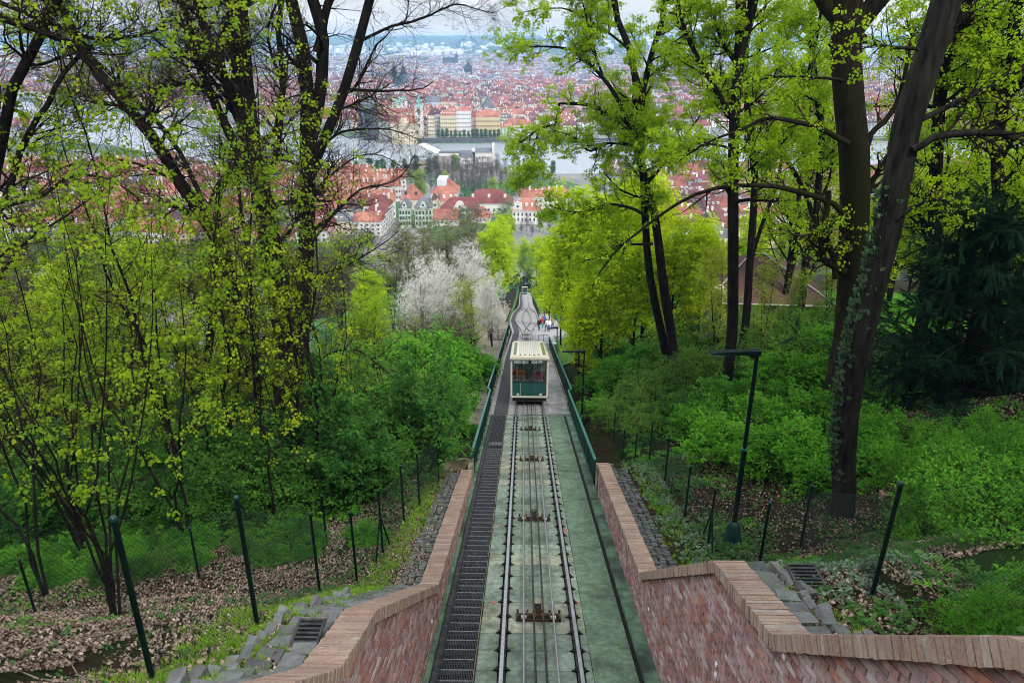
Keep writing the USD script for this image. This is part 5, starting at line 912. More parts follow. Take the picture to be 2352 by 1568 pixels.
for k, (kd, px, Yk, tp, H0, w) in enumerate((('bright_maple', 1600, 95, 500, 14, 1.2), ('bright_maple', 1720, 105, 490, 14, 1.2), ('olive_tree', 1850, 110, 480, 13, 1.2), ('bright_maple', 1980, 100, 490, 14, 1.2), ('bright_maple', 2080, 85, 470, 14, 1.2), ('bright_maple', 2200, 80, 430, 14, 1.2), ('olive_tree', 2320, 75, 420, 13, 1.2), ('bright_maple', 1660, 60, 560, 14, 1.0), ('bright_maple', 2000, 58, 520, 14, 1.0))):
    nm_ = {'olive_tree': 'olive brown', 'bright_maple': 'bright yellow green'}[kd]; far_tree(kd, 'tree', nm_ + ' tree on the slope beyond the dark right trunks', 'tree', px, Yk, tp, H0, nm_ + ' trees on the right slope', w)
for k, (px, Yk, tp) in enumerate(((1215, 330, 618), (1186, 325, 622), (1246, 318, 620))): pass; far_tree('dark_tree', 'tree', 'dark green tree closing the view at the end of the track', 'tree', px, Yk, tp, 14, 'dark trees at the end of the track', 1.0)
far_tree('bright_maple', 'maple_tree', 'yellow green maple beyond the end of the track, right of the rail line', 'tree', 1232, 322, 545, 14, None, 1.0); far_tree('bright_maple', 'maple_tree', 'yellow green maple beyond the end of the track, left of the rail line', 'tree', 1203, 328, 548, 14, None, 0.9); far_tree('spring_maple', 'maple_tree', 'paler maple closing the gap above the second car', 'tree', 1262, 300, 530, 13, None, 1.2)
for px, Yk, tp in ((1655, 36, 560), (1760, 37, 590), (1905, 36, 560), (1815, 38, 610)): far_tree('pale_tree', 'tree', 'thin young tree in pale leaf in front of the brown roofed building', 'tree', px, Yk, tp, 9, 'young trees before the brown roof', 0.8)
for px, Yk, tp in ((1272, 140, 668), (1262, 185, 660)): far_tree('dark_shrub_tall', 'shrub', 'dark green bush right of the far track by the second car', 'shrub', px, Yk, tp, 3.2, 'dark bushes by the second car')

# the wood goes on at both sides of the footbridge and behind it
for x, y, s in ((-17, -3, 1.0), (-21, 4, 1.05), (-24, 10, 1.0), (-13, -10, 1.1), (-22, -6, 1.1), (16.5, -4, 1.0), (20.5, 2, 1.05), (22, 8, 1.0), (12, -11, 1.1), (20, -7, 1.1), (-6, -16, 1.1), (5, -17, 1.1), (27, 13, 1.0), (-30, 14, 1.0)):
    plant('bright_maple' if (x + y) % 2 else 'spring_maple', 'maple_tree', 'maple of the wood beside the footbridge', 'tree', 'maples beside the footbridge', x, y, s)
# the yew on the right
def yew(label, px, py, Ht, seed, wid):
    rng = np.random.default_rng(seed); g = on_ground(px, py); t = thing('yew_tree', label, 'conifer', None, g)
    S = np.array([resample(np.array([[0, 0, -0.3], [0.05, 0, Ht * 0.5], [0.0, 0.1, Ht]]), 12, rng, 0.03)]); R = np.linspace(0.2, 0.03, 12)[None]; obj('trunk', tubes(S, R, 9), 'bark_dark', t, smooth=True)
    b1, r1 = sprout(S, R, 110, 0.02, 1.0, 78, wid, 0.3, 8, 0.08, -0.03, rng, 0.2, 0.72, 0.006); b2, r2 = sprout(b1, r1, 17, 0.12, 1.0, 50, 0.85, 0.5, 5, 0.12, -0.07, rng, 0.3, 0.35, 0.004)
    obj('branches', cat([tubes(b1, r1, 4), tubes(b2, r2, 3)]), 'bark_brown', t, kind='stuff'); pr = []
    for _ in range(2):
        ms = []
        for s in np.linspace(0.0, 1, 16):
            for sg in (-1, 1):
                L = 0.085 * (1 - 0.55 * s) * rng.uniform(0.8, 1.2); p = np.array([s * 0.30, 0, -0.07 * s * s]); d = np.array([0.55, sg * 0.85, -0.25 + rng.normal(0, 0.15)]); d = d / np.linalg.norm(d) * L; w = np.array([0.011, 0, 0.004]); ms.append((np.array([p - w, p + w, p + d + w * 0.3]), np.array([[0, 1, 2]])))
        pr.append(cat(ms))
    tp = tips(b2, 0.05, 12, rng); idx = np.repeat(np.arange(len(b2)), 12); d = nrm(b2[idx, -1] - b2[idx, 0]); yaw = np.arctan2(d[:, 1], d[:, 0]) + rng.normal(0, 0.5, len(tp)); pitch = -np.arcsin(np.clip(d[:, 2], -1, 1)) + rng.normal(0.15, 0.25, len(tp))
    a, b = yaw / 2, pitch / 2; q = np.stack([-np.sin(a) * np.sin(b), np.cos(a) * np.sin(b), np.sin(a) * np.cos(b), np.cos(a) * np.cos(b)], -1)
    instancer('crown', t, [('needle_spray', pr[0], 'yew_needle'), ('needle_spray_001', pr[1], 'yew_needle')], tp, q, rng.uniform(0.6, 1.05, len(tp)), rng.integers(0, 2, len(tp)))
yew('dark green yew with drooping sprays right of the leaning trunk', 2190, 925, 6.6, 71, 4.6)
yew('second dark green yew at the right edge, behind the first', 2370, 880, 7.0, 72, 4.4)

# ivy on the leaning trunk
rng = np.random.default_rng(81); tr_ = resample(TR([(1937, 1150), (1937, 1056), (1941, 960), (1956, 851), (1978, 743), (2010, 634), (2043, 490), (2064, 380)], Y6), 60); n = 380
u = rng.beta(2.2, 1.6, n) * 0.98; k = (u * 58).astype(int); an = rng.normal(math.radians(195), 0.42, n); rr = 0.262 + rng.uniform(0.0, 0.05, n); pos = tr_[k] + (tr_[k + 1] - tr_[k]) * ((u * 58) % 1)[:, None] + np.stack([rr * np.cos(an), rr * np.sin(an), 0 * an], -1)
iv = thing('ivy', 'pale leaved ivy climbing the left side of the leaning trunk', 'ivy'); lf_, lq_ = np.array([[0, 0, 0], [0.05, 0.045, 0.0], [0.03, 0.0, -0.075], [-0.03, 0.0, -0.075], [-0.05, 0.045, 0.0]]) * [1, 1, 1], np.array([[0, 1, 2], [0, 2, 3], [0, 3, 4]])
ms = []
for p, a in zip(pos, an): ms.append((turn(lf_ * rng.uniform(0.7, 1.5), a - math.pi / 2 + rng.normal(0, 0.5)) + p, lq_))
obj('leaves', cat(ms), 'ivy_leaf', iv, kind='stuff'); obj('vine', tubes(np.array([[q + np.array([0.29 * math.cos(3.4 + 0.1 * math.sin(j * 0.6)), 0.29 * math.sin(3.4 + 0.1 * math.sin(j * 0.6)), 0]) for j, q in enumerate(tr_)]]), 0.012, 5), 'bark_brown', iv)

# ------------------------------------------------------------------ the woodland floor
rng = np.random.default_rng(91)
def dead_leaf(rng):
    L, W = rng.uniform(0.06, 0.11), rng.uniform(0.04, 0.08); c = rng.uniform(-0.4, 0.6) * L
    return np.array([[-L / 2, 0, 0], [0, -W / 2, c], [0, 0, c * 0.4], [0, W / 2, c], [L / 2, 0, -c * 0.2], [L * 0.25, W * 0.45, c * 0.7], [L * 0.25, -W * 0.45, c * 0.7]]), np.array([[0, 1, 2], [0, 2, 3], [1, 6, 2], [6, 4, 2], [4, 5, 2], [5, 3, 2]])
DL = [dead_leaf(rng) for _ in range(4)]
def litter(name, label, boxes, dens):
    pos = []
    for (x0, x1, y0, y1), n in boxes: pos.append(np.stack([rng.uniform(x0, x1, n), y0 + (y1 - y0) * rng.random(n) ** 1.25], -1))
    xy = np.concatenate(pos); keep = meshkit.fbm(np.c_[xy * 0.55, xy[:, :1] * 0], 3, 5) > dens; xy = xy[keep]; n = len(xy); p = np.c_[xy, ground(xy[:, 0], xy[:, 1]) + rng.uniform(0.01, 0.05, n)]
    instancer(name, None, [('leaf' if k == 0 else f'leaf_{k:03d}', m, 'dead_leaf') for k, m in enumerate(DL)], p, quats(rng.uniform(0, 6.28, n), rng.normal(0, 0.6, n)), rng.uniform(0.35, 0.95, n), rng.integers(0, 4, n), label, 'leaf litter')
litter('leaf_litter', 'brown and pale dead leaves covering the bank left of the track', [((-17, -2.25, 2.0, 16), 80000), ((-6, -2.2, 12, 24), 9000)], 0.12)
litter('leaf_litter', 'brown dead leaves covering the bank right of the track', [((2.95, 9, 2.5, 13), 28000), ((4, 16, 9, 25), 30000)], 0.2)
def tuft(n, h, w, rng):
    ms = []
    for k in range(n):
        a = rng.uniform(0, 6.28); r = rng.uniform(0, 0.06); b = np.array([r * math.cos(a), r * math.sin(a), -0.01]); d = np.array([math.cos(a), math.sin(a), 0]) * h * rng.uniform(0.15, 0.8); z = h * rng.uniform(0.5, 1.1); s = np.array([-math.sin(a), math.cos(a), 0]) * w
        ms.append((np.array([b - s, b + s, b + d * 0.4 + [0, 0, z * 0.7] + s * 0.7, b + d * 0.4 + [0, 0, z * 0.7] - s * 0.7, b + d + [0, 0, z]]), np.array([[0, 1, 2], [0, 2, 3], [3, 2, 4]])))
    return cat(ms)
GT = [tuft(16, 0.16, 0.007, rng), tuft(20, 0.12, 0.009, rng)]; HB = [spray(8, 0.12, 0.08, 0.06, 0.0, rng), spray(10, 0.10, 0.06, 0.05, -0.2, rng)]
def cover(name, label, cat_, protos, mat, xy, sc, nm, lift=0.0):
    n = len(xy); p = np.c_[xy, ground(xy[:, 0], xy[:, 1]) + lift]
    instancer(name, None, [(nm if k == 0 else f'{nm}_{k:03d}', m, mat) for k, m in enumerate(protos)], p, quats(rng.uniform(0, 6.28, n), rng.normal(0, 0.2, n)), rng.uniform(*sc, n), rng.integers(0, len(protos), n), label, cat_)
def band(n, y0, y1, xf, w): y = rng.uniform(y0, y1, n); return np.c_[xf(y) + rng.normal(0, w, n), y]
cover('grass', 'bright yellow green grass and moss along the stone gutter of the left wall', 'grass', GT, 'grass_blade', np.concatenate([band(1500, 4.5, 13, lambda y: -3.05 - 0.12 * (y < 8), 0.26), band(1300, 13, 23, lambda y: -2.92 + 0 * y, 0.22), band(420, 4.5, 12, lambda y: -2.62 + 0 * y, 0.22)]), (0.25, 0.8), 'tuft')
cover('grass', 'bright yellow green grass along the cobbles behind the right wall', 'grass', GT, 'grass_blade', np.concatenate([band(500, 10.5, 21, lambda y: 3.75 + 0 * y, 0.26), band(260, 5, 11, lambda y: 3.3 + 0 * y, 0.22)]), (0.25, 0.8), 'tuft')
cover('ivy', 'grey green ivy creeping over the ground behind the right wall', 'ivy', HB, 'ivy_leaf', np.concatenate([band(500, 6.5, 21, lambda y: 4.0 + 0 * y, 0.35), band(300, 7.5, 12, lambda y: 4.3 + 0 * y, 0.5)]), (0.5, 1.3), 'sprig', 0.07)
cover('undergrowth', 'low green herbs scattered in the leaf litter left of the track', 'undergrowth', HB, 'herb_leaf', np.concatenate([np.c_[rng.uniform(-16, -3.2, 700), rng.uniform(3, 16, 700)], band(700, 8, 24, lambda y: -3.6 + 0 * y, 0.5)]), (0.3, 0.9), 'herb', 0.06)
xy = np.concatenate([np.c_[rng.uniform(3.4, 9, 1900), rng.uniform(3.5, 13, 1900)], band(1200, 9, 24, lambda y: 4.6 + 0 * y, 0.5), np.c_[rng.uniform(5, 15, 1800), rng.uniform(9, 24, 1800)]])
cover('undergrowth', 'low green herbs scattered in the leaf litter right of the track', 'undergrowth', HB, 'herb_leaf', xy[meshkit.fbm(np.c_[xy * 0.8, xy[:, :1] * 0], 3, 9) > 0.42], (0.5, 1.5), 'herb', 0.06)
cover('undergrowth', 'bright green herbs in patches on the right bank', 'undergrowth', HB, 'shrub_leaf', (lambda q: q[meshkit.fbm(np.c_[q * 0.6, q[:, :1] * 0], 3, 21) > 0.57])(np.c_[rng.uniform(3.6, 15, 5000), rng.uniform(3.5, 24, 5000)]), (0.4, 1.3), 'herb', 0.07)
cover('undergrowth', 'fresh green herbs in patches on the left bank', 'undergrowth', HB, 'shrub_leaf', (lambda q: q[meshkit.fbm(np.c_[q * 0.6, q[:, :1] * 0], 3, 23) > 0.60])(np.c_[rng.uniform(-16, -2.6, 4000), rng.uniform(3.5, 20, 4000)]), (0.3, 0.9), 'herb', 0.06)
fl = np.concatenate([np.c_[rng.uniform(-40, -4, 9000), rng.uniform(16, 70, 9000)], np.c_[rng.uniform(4, 40, 7000), rng.uniform(24, 80, 7000)]]); fl = fl[np.abs(fl[:, 0]) > 4 + 0.02 * fl[:, 1]]
cover('undergrowth', 'green herb layer under the trees down both slopes', 'undergrowth', HB, 'shrub_leaf', fl, (1.5, 4.0), 'herb', 0.15)
for k in range(26):                                        # fallen sticks
    L_ = k < 17; x = rng.uniform(-9, -3.6) if L_ else rng.uniform(3.6, 8); y = rng.uniform(3.6, 10); a = rng.uniform(0, 6.28); L = rng.uniform(0.5, 1.7); q = np.linspace(-0.5, 0.5, 5)[:, None] * L * np.array([[math.cos(a), math.sin(a)]]) + [x, y] + rng.normal(0, 0.02, (5, 2)); p = np.c_[q, ground(q[:, 0], q[:, 1]) + 0.04 + rng.uniform(0, 0.05)]
    obj('stick', tubes(p[None], np.linspace(0.011, 0.004, 5)[None], 5), 'pale_twig' if rng.random() < 0.5 else 'twig', label='fallen stick lying in the leaf litter ' + ('left' if L_ else 'right') + ' of the track', cat='stick', group='fallen sticks on the ' + ('left' if L_ else 'right') + ' bank')
sk = on_ground(2035, 1300); p = np.array([on_y(2035, 1128, sk[1] - 0.2), on_y(2030, 1140, sk[1] - 0.2), on_y(2022, 1150, sk[1] - 0.2)]); dl = thing('dry_leaf', 'curled orange brown dry leaf hanging by the fence post', 'leaf')
obj('leaf', (np.vstack([p[1] + turn(DL[0][0] * 1.7, 0.5)[:, [0, 2, 1]], p[1] + [0.02, 0.01, -0.03] + turn(DL[1][0] * 1.6, 1.2)[:, [0, 2, 1]]]), np.vstack([DL[0][1], DL[1][1] + 7])), 'dead_leaf', dl); obj('stalk', tubes(resample(np.array([p[1], p[1] + [0.05, 0, 0.02], on_y(2052, 1140, sk[1] - 0.1)]), 6)[None], 0.003, 4), 'pale_twig', dl)

# ------------------------------------------------------------------ stones, cobbles and drains behind the copings
def stone(rng, a, b, c, jit=0.18):
    v = np.array([[x, y, z] for x in (-1, 1) for y in (-1, 1) for z in (-1, 1)], float); v[v[:, 2] > 0, :2] *= 0.86; v = v + rng.normal(0, jit * 0.5, v.shape)
    return v * np.array([a, b, c]) / 2, np.array([[0, 1, 3, 2], [4, 6, 7, 5], [0, 4, 5, 1], [2, 3, 7, 6], [0, 2, 6, 4], [1, 5, 7, 3]])
def strip_mesh(ys, x0, x1, zf):
    v = np.stack([np.stack([np.full_like(ys, x), ys, zf(ys)], -1) for x in (x0, x1)], 1).reshape(-1, 3); a = np.arange(len(ys) - 1)[:, None] * 2
    return v, np.concatenate([a, a + 1, a + 3, a + 2], 1)
def gutter(label, side, X0, rows, y0, y1, cw, prof, big):
    t = thing('stone_gutter', label, 'gutter', None)
    obj('mortar_bed', strip_mesh(np.linspace(y0 - 0.2, y1, 60), X0, X0 + side * rows * cw, lambda y: tz(y) + cop(prof, y) - 0.185), 'hillside', t)
    y = y0; k = 0
    while y < y1:
        L = cw * rng.uniform(0.85, 1.15)
        for r in range(rows):
            x = X0 + side * (r + 0.5) * cw + rng.normal(0, 0.012); yy = y + (0.5 * cw if r % 2 else 0) + rng.normal(0, 0.012)
            if yy > y1: continue
            z = float(tz(yy) + cop(prof, yy)) - 0.19; g = (float(tz(yy + 0.1) + cop(prof, yy + 0.1)) - float(tz(yy - 0.1) + cop(prof, yy - 0.1))) / 0.2
            v, f = stone(rng, cw * 0.90, L * 0.90, 0.12 if not big else 0.16); v = turn(v, rng.normal(0, 0.08)); v[:, 2] += v[:, 1] * (g if not big else g * 0.45); tn = np.array([0.105, 0.108, 0.112]) * (1 if side < 0 or big else 0.65) * rng.uniform(0.55, 1.25) * np.array([1, 1 + rng.uniform(0, 0.06), 1])
            obj('cobble' if not big else 'stone', (v + [x, yy, z + 0.02 + rng.normal(0, 0.012)], f), 'cobble_stone', t, tint=np.tile(tn, (8, 1)))
        y += L
    return t
rng = np.random.default_rng(17)
gutter('grey cobbled gutter behind the lower coping of the left brick wall', -1, XL - 0.37, 3, 12.3, 21.5, 0.155, LCOP, False)
gutter('mossy dark cobbled gutter behind the lower coping of the right brick wall', 1, XR + 0.37, 3, 12.4, 20.5, 0.165, RCOP, False)
gs = gutter('large grey stone steps beside the upper coping of the left brick wall', -1, XL - 0.37, 2, 4.3, 12.0, 0.30, LCOP, True)
gs2 = gutter('grey mossy stones beside the upper coping of the right brick wall', 1, XR + 0.37, 1, 4.6, 12.0, 0.30, RCOP, True)
for t, x0, prof, y0, y1 in ((gs, XL - 1.06, LCOP, 4.4, 9.5), (gs2, XR + 0.76, RCOP, 5.2, 8.4)):
    y = y0
    while y < y1:
        L = rng.uniform(0.14, 0.34); v, f = stone(rng, rng.uniform(0.09, 0.16), L * 0.95, rng.uniform(0.2, 0.32), 0.24); v[:, 0] += v[:, 2] * rng.normal(0, 0.25); z = float(tz(y) + cop(prof, y)); obj('edge_stone', (turn(v, rng.normal(0, 0.15)) + [x0 + rng.normal(0, 0.03), y, z - 0.19], f), 'cobble_stone', t, tint=np.tile(np.array([0.115, 0.12, 0.12]) * rng.uniform(0.7, 1.2), (8, 1))); y += L
def drain(label, c, a, b):
    t = thing('drain_grate', label, 'drain grate', None, c); obj('frame', cat([box(-a, -a + 0.03, -b, b, 0, 0.03), box(a - 0.03, a, -b, b, 0, 0.03), box(-a + 0.03, a - 0.03, -b, -b + 0.03, 0, 0.03), box(-a + 0.03, a - 0.03, b - 0.03, b, 0, 0.03)]), 'steel_dark', t); obj('pit', box(-a + 0.031, a - 0.031, -b + 0.031, b - 0.031, -0.01, -0.002), 'grease', t)
    for k in range(6): y = -b + 0.05 + (2 * b - 0.1) * (k + 0.5) / 6; obj('bar', box(-a + 0.032, a - 0.032, y - 0.012, y + 0.012, 0.004, 0.028), 'grate_steel', t)
yd = 6.1; drain('dark drain grate among the stones beside the left coping', (XL - 0.55, yd, float(tz(yd) + cop(LCOP, yd)) - 0.06), 0.15, 0.24)
yd = 7.2; drain('dark drain grate in the plants behind the right coping corner', (XR + 0.95, yd, float(ground(XR + 0.95, yd)) + 0.10), 0.18, 0.24)
# ------------------------------------------------------------------ the town
material('house_paint', {'at': ('attribute', {'attribute': 'tint'}), 'geo': ('geometry', {}), 'n': ('noise_texture', {'scale': 0.035, 'detail': 2.0}), 'r': ('rgb_ramp', {'ramp': [(0.36, (0.5, 0.55, 0.62)), (0.5, (1.0, 1.0, 1.0)), (0.64, (1.25, 1.35, 1.4))]}), 'mul': ('mix_color', {'blend_type': 'multiply', 'fac': 1.0, 'use_clamp': False}), 'p': ('principled_bsdf', {'roughness': 0.85, 'specular_ior_level': 0.1})}, [('geo.position', 'n.vector'), ('n.fac', 'r.fac'), ('at.color', 'mul.a'), ('r.color', 'mul.b'), ('mul.result', 'p.base_color')], surface='p.BSDF')
for n_, a_, b_ in (('wall_white', (0.60, 0.58, 0.54), (0.68, 0.66, 0.62)), ('wall_cream', (0.56, 0.49, 0.34), (0.64, 0.57, 0.42)), ('wall_pink', (0.54, 0.38, 0.32), (0.60, 0.45, 0.38)), ('wall_yellow', (0.55, 0.48, 0.29), (0.62, 0.55, 0.35)), ('wall_grey', (0.34, 0.34, 0.34), (0.42, 0.42, 0.42)), ('wall_green', (0.40, 0.50, 0.40), (0.47, 0.57, 0.46)), ('wall_blue', (0.42, 0.48, 0.60), (0.48, 0.54, 0.66)), ('wall_ochre', (0.50, 0.40, 0.20), (0.57, 0.46, 0.26)),
                     ('roof_red', (0.22, 0.075, 0.052), (0.40, 0.175, 0.12)), ('roof_dark_red', (0.12, 0.035, 0.032), (0.22, 0.07, 0.058)), ('roof_brown', (0.06, 0.032, 0.030), (0.11, 0.058, 0.052)), ('roof_grey', (0.09, 0.095, 0.11), (0.15, 0.155, 0.17)), ('copper_green', (0.16, 0.34, 0.29), (0.24, 0.44, 0.38)), ('stone_dark', (0.05, 0.052, 0.058), (0.11, 0.11, 0.115)), ('stone_black', (0.018, 0.02, 0.025), (0.04, 0.042, 0.05)), ('skylight', (0.5, 0.56, 0.6), (0.6, 0.66, 0.7)), ('window_dark', (0.03, 0.035, 0.045), (0.07, 0.075, 0.09))):
    M(n_, a_, b_, 0.10 if 'roof' in n_ else 0.15, 0.85, bump=0.0)
WALLM = ['wall_white', 'wall_white', 'wall_cream', 'wall_pink', 'wall_yellow', 'wall_grey', 'wall_green', 'wall_white', 'wall_cream']
ROOFM = ['roof_red', 'roof_red', 'roof_dark_red', 'roof_red', 'roof_dark_red', 'roof_brown', 'roof_red', 'roof_dark_red', 'roof_grey']
TINT = {'wall_white': (0.62, 0.60, 0.56), 'wall_cream': (0.60, 0.53, 0.38), 'wall_pink': (0.57, 0.42, 0.35), 'wall_yellow': (0.58, 0.46, 0.22), 'wall_grey': (0.38, 0.38, 0.38), 'wall_green': (0.43, 0.53, 0.43), 'roof_red': (0.24, 0.085, 0.065), 'roof_dark_red': (0.15, 0.055, 0.052), 'roof_brown': (0.13, 0.07, 0.06), 'roof_grey': (0.12, 0.125, 0.14), 'window_dark': (0.05, 0.055, 0.065), 'copper_green': (0.20, 0.40, 0.34)}
def roof_mesh(w, d, h, rh, kind, ov=0.35):
    a, b = w / 2 + ov, d / 2 + ov
    if kind == 'gable': v = [[-a, -b, h], [a, -b, h], [a, b, h], [-a, b, h], [-a, 0, h + rh], [a, 0, h + rh]]; f = [[0, 1, 5], [0, 5, 4], [2, 3, 4], [2, 4, 5], [1, 2, 5], [3, 0, 4], [0, 2, 1], [0, 3, 2]]
    elif kind == 'hip': k = min(a - 0.5, b * 0.95); v = [[-a, -b, h], [a, -b, h], [a, b, h], [-a, b, h], [-a + k, 0, h + rh], [a - k, 0, h + rh]]; f = [[0, 1, 5], [0, 5, 4], [2, 3, 4], [2, 4, 5], [1, 2, 5], [3, 0, 4], [0, 2, 1], [0, 3, 2]]
    elif kind == 'mansard':
        i = 0.22 * d; z1 = h + rh * 0.68; c, e = a - i, b - i; v = [[-a, -b, h], [a, -b, h], [a, b, h], [-a, b, h], [-c, -e, z1], [c, -e, z1], [c, e, z1], [-c, e, z1], [-c + 1, 0, h + rh], [c - 1, 0, h + rh]]
        f = [[0, 1, 5], [0, 5, 4], [1, 2, 6], [1, 6, 5], [2, 3, 7], [2, 7, 6], [3, 0, 4], [3, 4, 7], [4, 5, 9], [4, 9, 8], [6, 7, 8], [6, 8, 9], [5, 6, 9], [7, 4, 8], [0, 2, 1], [0, 3, 2]]
    elif kind == 'pyramid': v = [[-a, -b, h], [a, -b, h], [a, b, h], [-a, b, h], [0, 0, h + rh]]; f = [[0, 1, 4], [1, 2, 4], [2, 3, 4], [3, 0, 4], [0, 2, 1], [0, 3, 2]]
    else: v = [[-a, -b, h], [a, -b, h], [a, b, h], [-a, b, h], [-a, -b, h + rh], [a, -b, h + rh], [a, b, h + rh], [-a, b, h + rh]]; f = [[0, 1, 5], [0, 5, 4], [1, 2, 6], [1, 6, 5], [2, 3, 7], [2, 7, 6], [3, 0, 4], [3, 4, 7], [4, 5, 6], [4, 6, 7], [0, 2, 1], [0, 3, 2]]
    return np.array(v, float), np.array(f)
def windows(w, d, h, cols, rows, ww=1.1, wh=1.7, sides=True, z0=1.2):
    ms = []
    for r in range(rows):
        z = z0 + (h - z0 - 0.4) * r / rows
        for c in range(cols):
            x = -w / 2 + w * (c + 0.5) / cols
            for s in (-1, 1): ms.append(box(x - ww / 2, x + ww / 2, *sorted((s * (d / 2 - 0.05), s * (d / 2 + 0.04))), z, z + wh))
        if sides:
            for c in range(max(1, int(d / 4))):
                y = -d / 2 + d * (c + 0.5) / max(1, int(d / 4))
                for s in (-1, 1): ms.append(box(*sorted((s * (w / 2 - 0.05), s * (w / 2 + 0.04))), y - ww / 2, y + ww / 2, z, z + wh))
    return ms
rng = np.random.default_rng(123)
def house_parts(w, d, h, rh, kind, cols, rows, seed):
    r = np.random.default_rng(seed); o = {'wall': box(-w / 2, w / 2, -d / 2, d / 2, -4, h - 0.003), 'roof': roof_mesh(w, d, h, rh, kind)}
    if kind == 'gable': o['wall'] = cat([o['wall']] + [(np.array([[s * (w / 2 - 0.0), -d / 2, h - 0.003], [s * (w / 2), d / 2, h - 0.003], [s * (w / 2), 0, h + rh - 0.25]]), np.array([[0, 1, 2]])) for s in (-1, 1)])
    o['windows'] = cat(windows(w, d, h, cols, rows)); o['chimney'] = []
    for k in range(r.integers(1, 4)): x, y = r.uniform(-w * 0.4, w * 0.4), r.choice([-1, 1]) * d * 0.14; o['chimney'].append(box(x - 0.55, x + 0.55, y - 0.4, y + 0.4, h + rh * 0.5, h + rh + r.uniform(0.6, 1.6)))
    o['dormer'] = []
    if kind != 'flat' and r.random() < 0.75:
        for k in range(r.integers(2, 5)):
            x = -w / 2 + w * (k + 1) / 5.5; y = -d * 0.30; z = h + rh * 0.30; o['dormer'].append(cat([box(x - 0.6, x + 0.6, y - 0.9, y + 1.2, z - 0.4, z + 1.1), (np.array([[x - 0.75, y - 1.0, z + 1.102], [x + 0.75, y - 1.0, z + 1.102], [x + 0.75, y + 1.4, z + 1.5], [x - 0.75, y + 1.4, z + 1.5]]), np.array([[0, 1, 2], [0, 2, 3]]))]))
    return o
KINDS = ['gable', 'gable', 'hip', 'mansard', 'gable', 'hip', 'gable', 'mansard', 'hip']
HP, HMESH = [], []
for k in range(9):
    w, d, h, rh = 16.0, 12.5, [10.5, 12, 11, 13, 9.5, 13.5, 11.5, 14, 12][k], [6.0, 6.5, 5.5, 6, 6, 5, 6.5, 6.5, 5.2][k]
    o = house_parts(w, d, h, rh, KINDS[k], 5, int(h / 3.2), k); root = proto(f'model_town_house_{k}'); HP.append(root)
    obj('wall', o['wall'], WALLM[k], root); rf = obj('roof', o['roof'], ROOFM[k], root); obj('windows', o['windows'], 'window_dark', root, kind='stuff')
    for c in o['chimney']: obj('chimney', c, 'wall_white', rf)
    for c in o['dormer']: obj('dormer', c, WALLM[k], rf)
    pieces = [(o['wall'], TINT[WALLM[k]]), (o['roof'], TINT[ROOFM[k]]), (o['windows'], TINT['window_dark'])] + [(c, TINT['wall_white']) for c in o['chimney']] + [(c, TINT[WALLM[k]]) for c in o['dormer']]
    cm = cat([p for p, _ in pieces]); tn = np.concatenate([np.tile(t, (len(p[0]), 1)) for p, t in pieces]); HMESH.append((cm, tn))
def house_cloud(name, label, items, alter=None):
    """the houses past the three hundred nearest, as one mass; items: (x, y, z, yaw, sx, sy, sz, model)"""
    it = np.array(items); path = pname('/World', name); pi = UsdGeom.PointInstancer.Define(stage, path)
    for k, (cm, tn) in enumerate(HMESH):
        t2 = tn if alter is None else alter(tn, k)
        m = usdkit.mesh(stage, f'{path}/house' + (f'_{k:03d}' if k else ''), cm, '/World/Looks/house_paint'); UsdGeom.PrimvarsAPI(m).CreatePrimvar('tint', Sdf.ValueTypeNames.Float3Array, 'vertex').Set(Vt.Vec3fArray.FromNumpy(t2.astype(np.float32))); pi.CreatePrototypesRel().AddTarget(m.GetPath())
    n = len(it); pi.CreatePositionsAttr(Vt.Vec3fArray.FromNumpy(it[:, :3].astype(np.float32))); pi.CreateOrientationsAttr(Vt.QuathArray.FromNumpy(quats(it[:, 3], np.zeros(n)).astype(np.float16))); pi.CreateScalesAttr(Vt.Vec3fArray.FromNumpy(it[:, 4:7].astype(np.float32))); pi.CreateProtoIndicesAttr(Vt.IntArray.FromNumpy(it[:, 7].astype(np.int32)))
    tag(pi.GetPrim(), label, 'houses', None, 'stuff')
KEEP_OUT = []                                               # (x, y, radius) of the named buildings
def blocks(y0, y1, by, bx, xlim, nside, sz, jit=0.14):
    out = []; y = y0
    while y < y1:
        xl, xh = xlim(y); x = xl + rng.uniform(0, bx)
        while x < xh:
            cx, cy = x + rng.normal(0, bx * 0.1), y + rng.normal(0, by * 0.1); a = rng.normal(0.12 * math.sin(x / 260.0 + y / 300.0), jit); L, D = bx * rng.uniform(0.76, 0.9), by * rng.uniform(0.72, 0.86); style = rng.random()
            for side in range(4):
                ln = L if side % 2 == 0 else D - 14; off = (D if side % 2 == 0 else L) / 2 - 6.2; n = max(1, int(ln / nside))
                for k in range(n):
                    u = -ln / 2 + ln * (k + 0.5) / n; lx, ly = ((u, -off), (off, u), (u, off), (-off, u))[side]; X, Y = cx + lx * math.cos(a) - ly * math.sin(a), cy + lx * math.sin(a) + ly * math.cos(a)
                    if abs(Y - river_mid(X)) < RIV_HALF * (1.25 if X < -170 else 1) + 14 and Y > 500: continue
                    if any((X - q[0]) ** 2 + (Y - q[1]) ** 2 < q[2] ** 2 for q in KEEP_OUT): continue
                    if rng.random() < 0.05: continue
                    out.append((X, Y, float(ground(X, Y)), a + side * math.pi / 2, ln / n / 16.0, 1.0, sz * rng.uniform(0.78, 1.15), rng.integers(0, 9)))
            x += bx
        y += by
    return out
def D_at(py, Z=8.0): return float(on_z(1176, py, Z)[1])
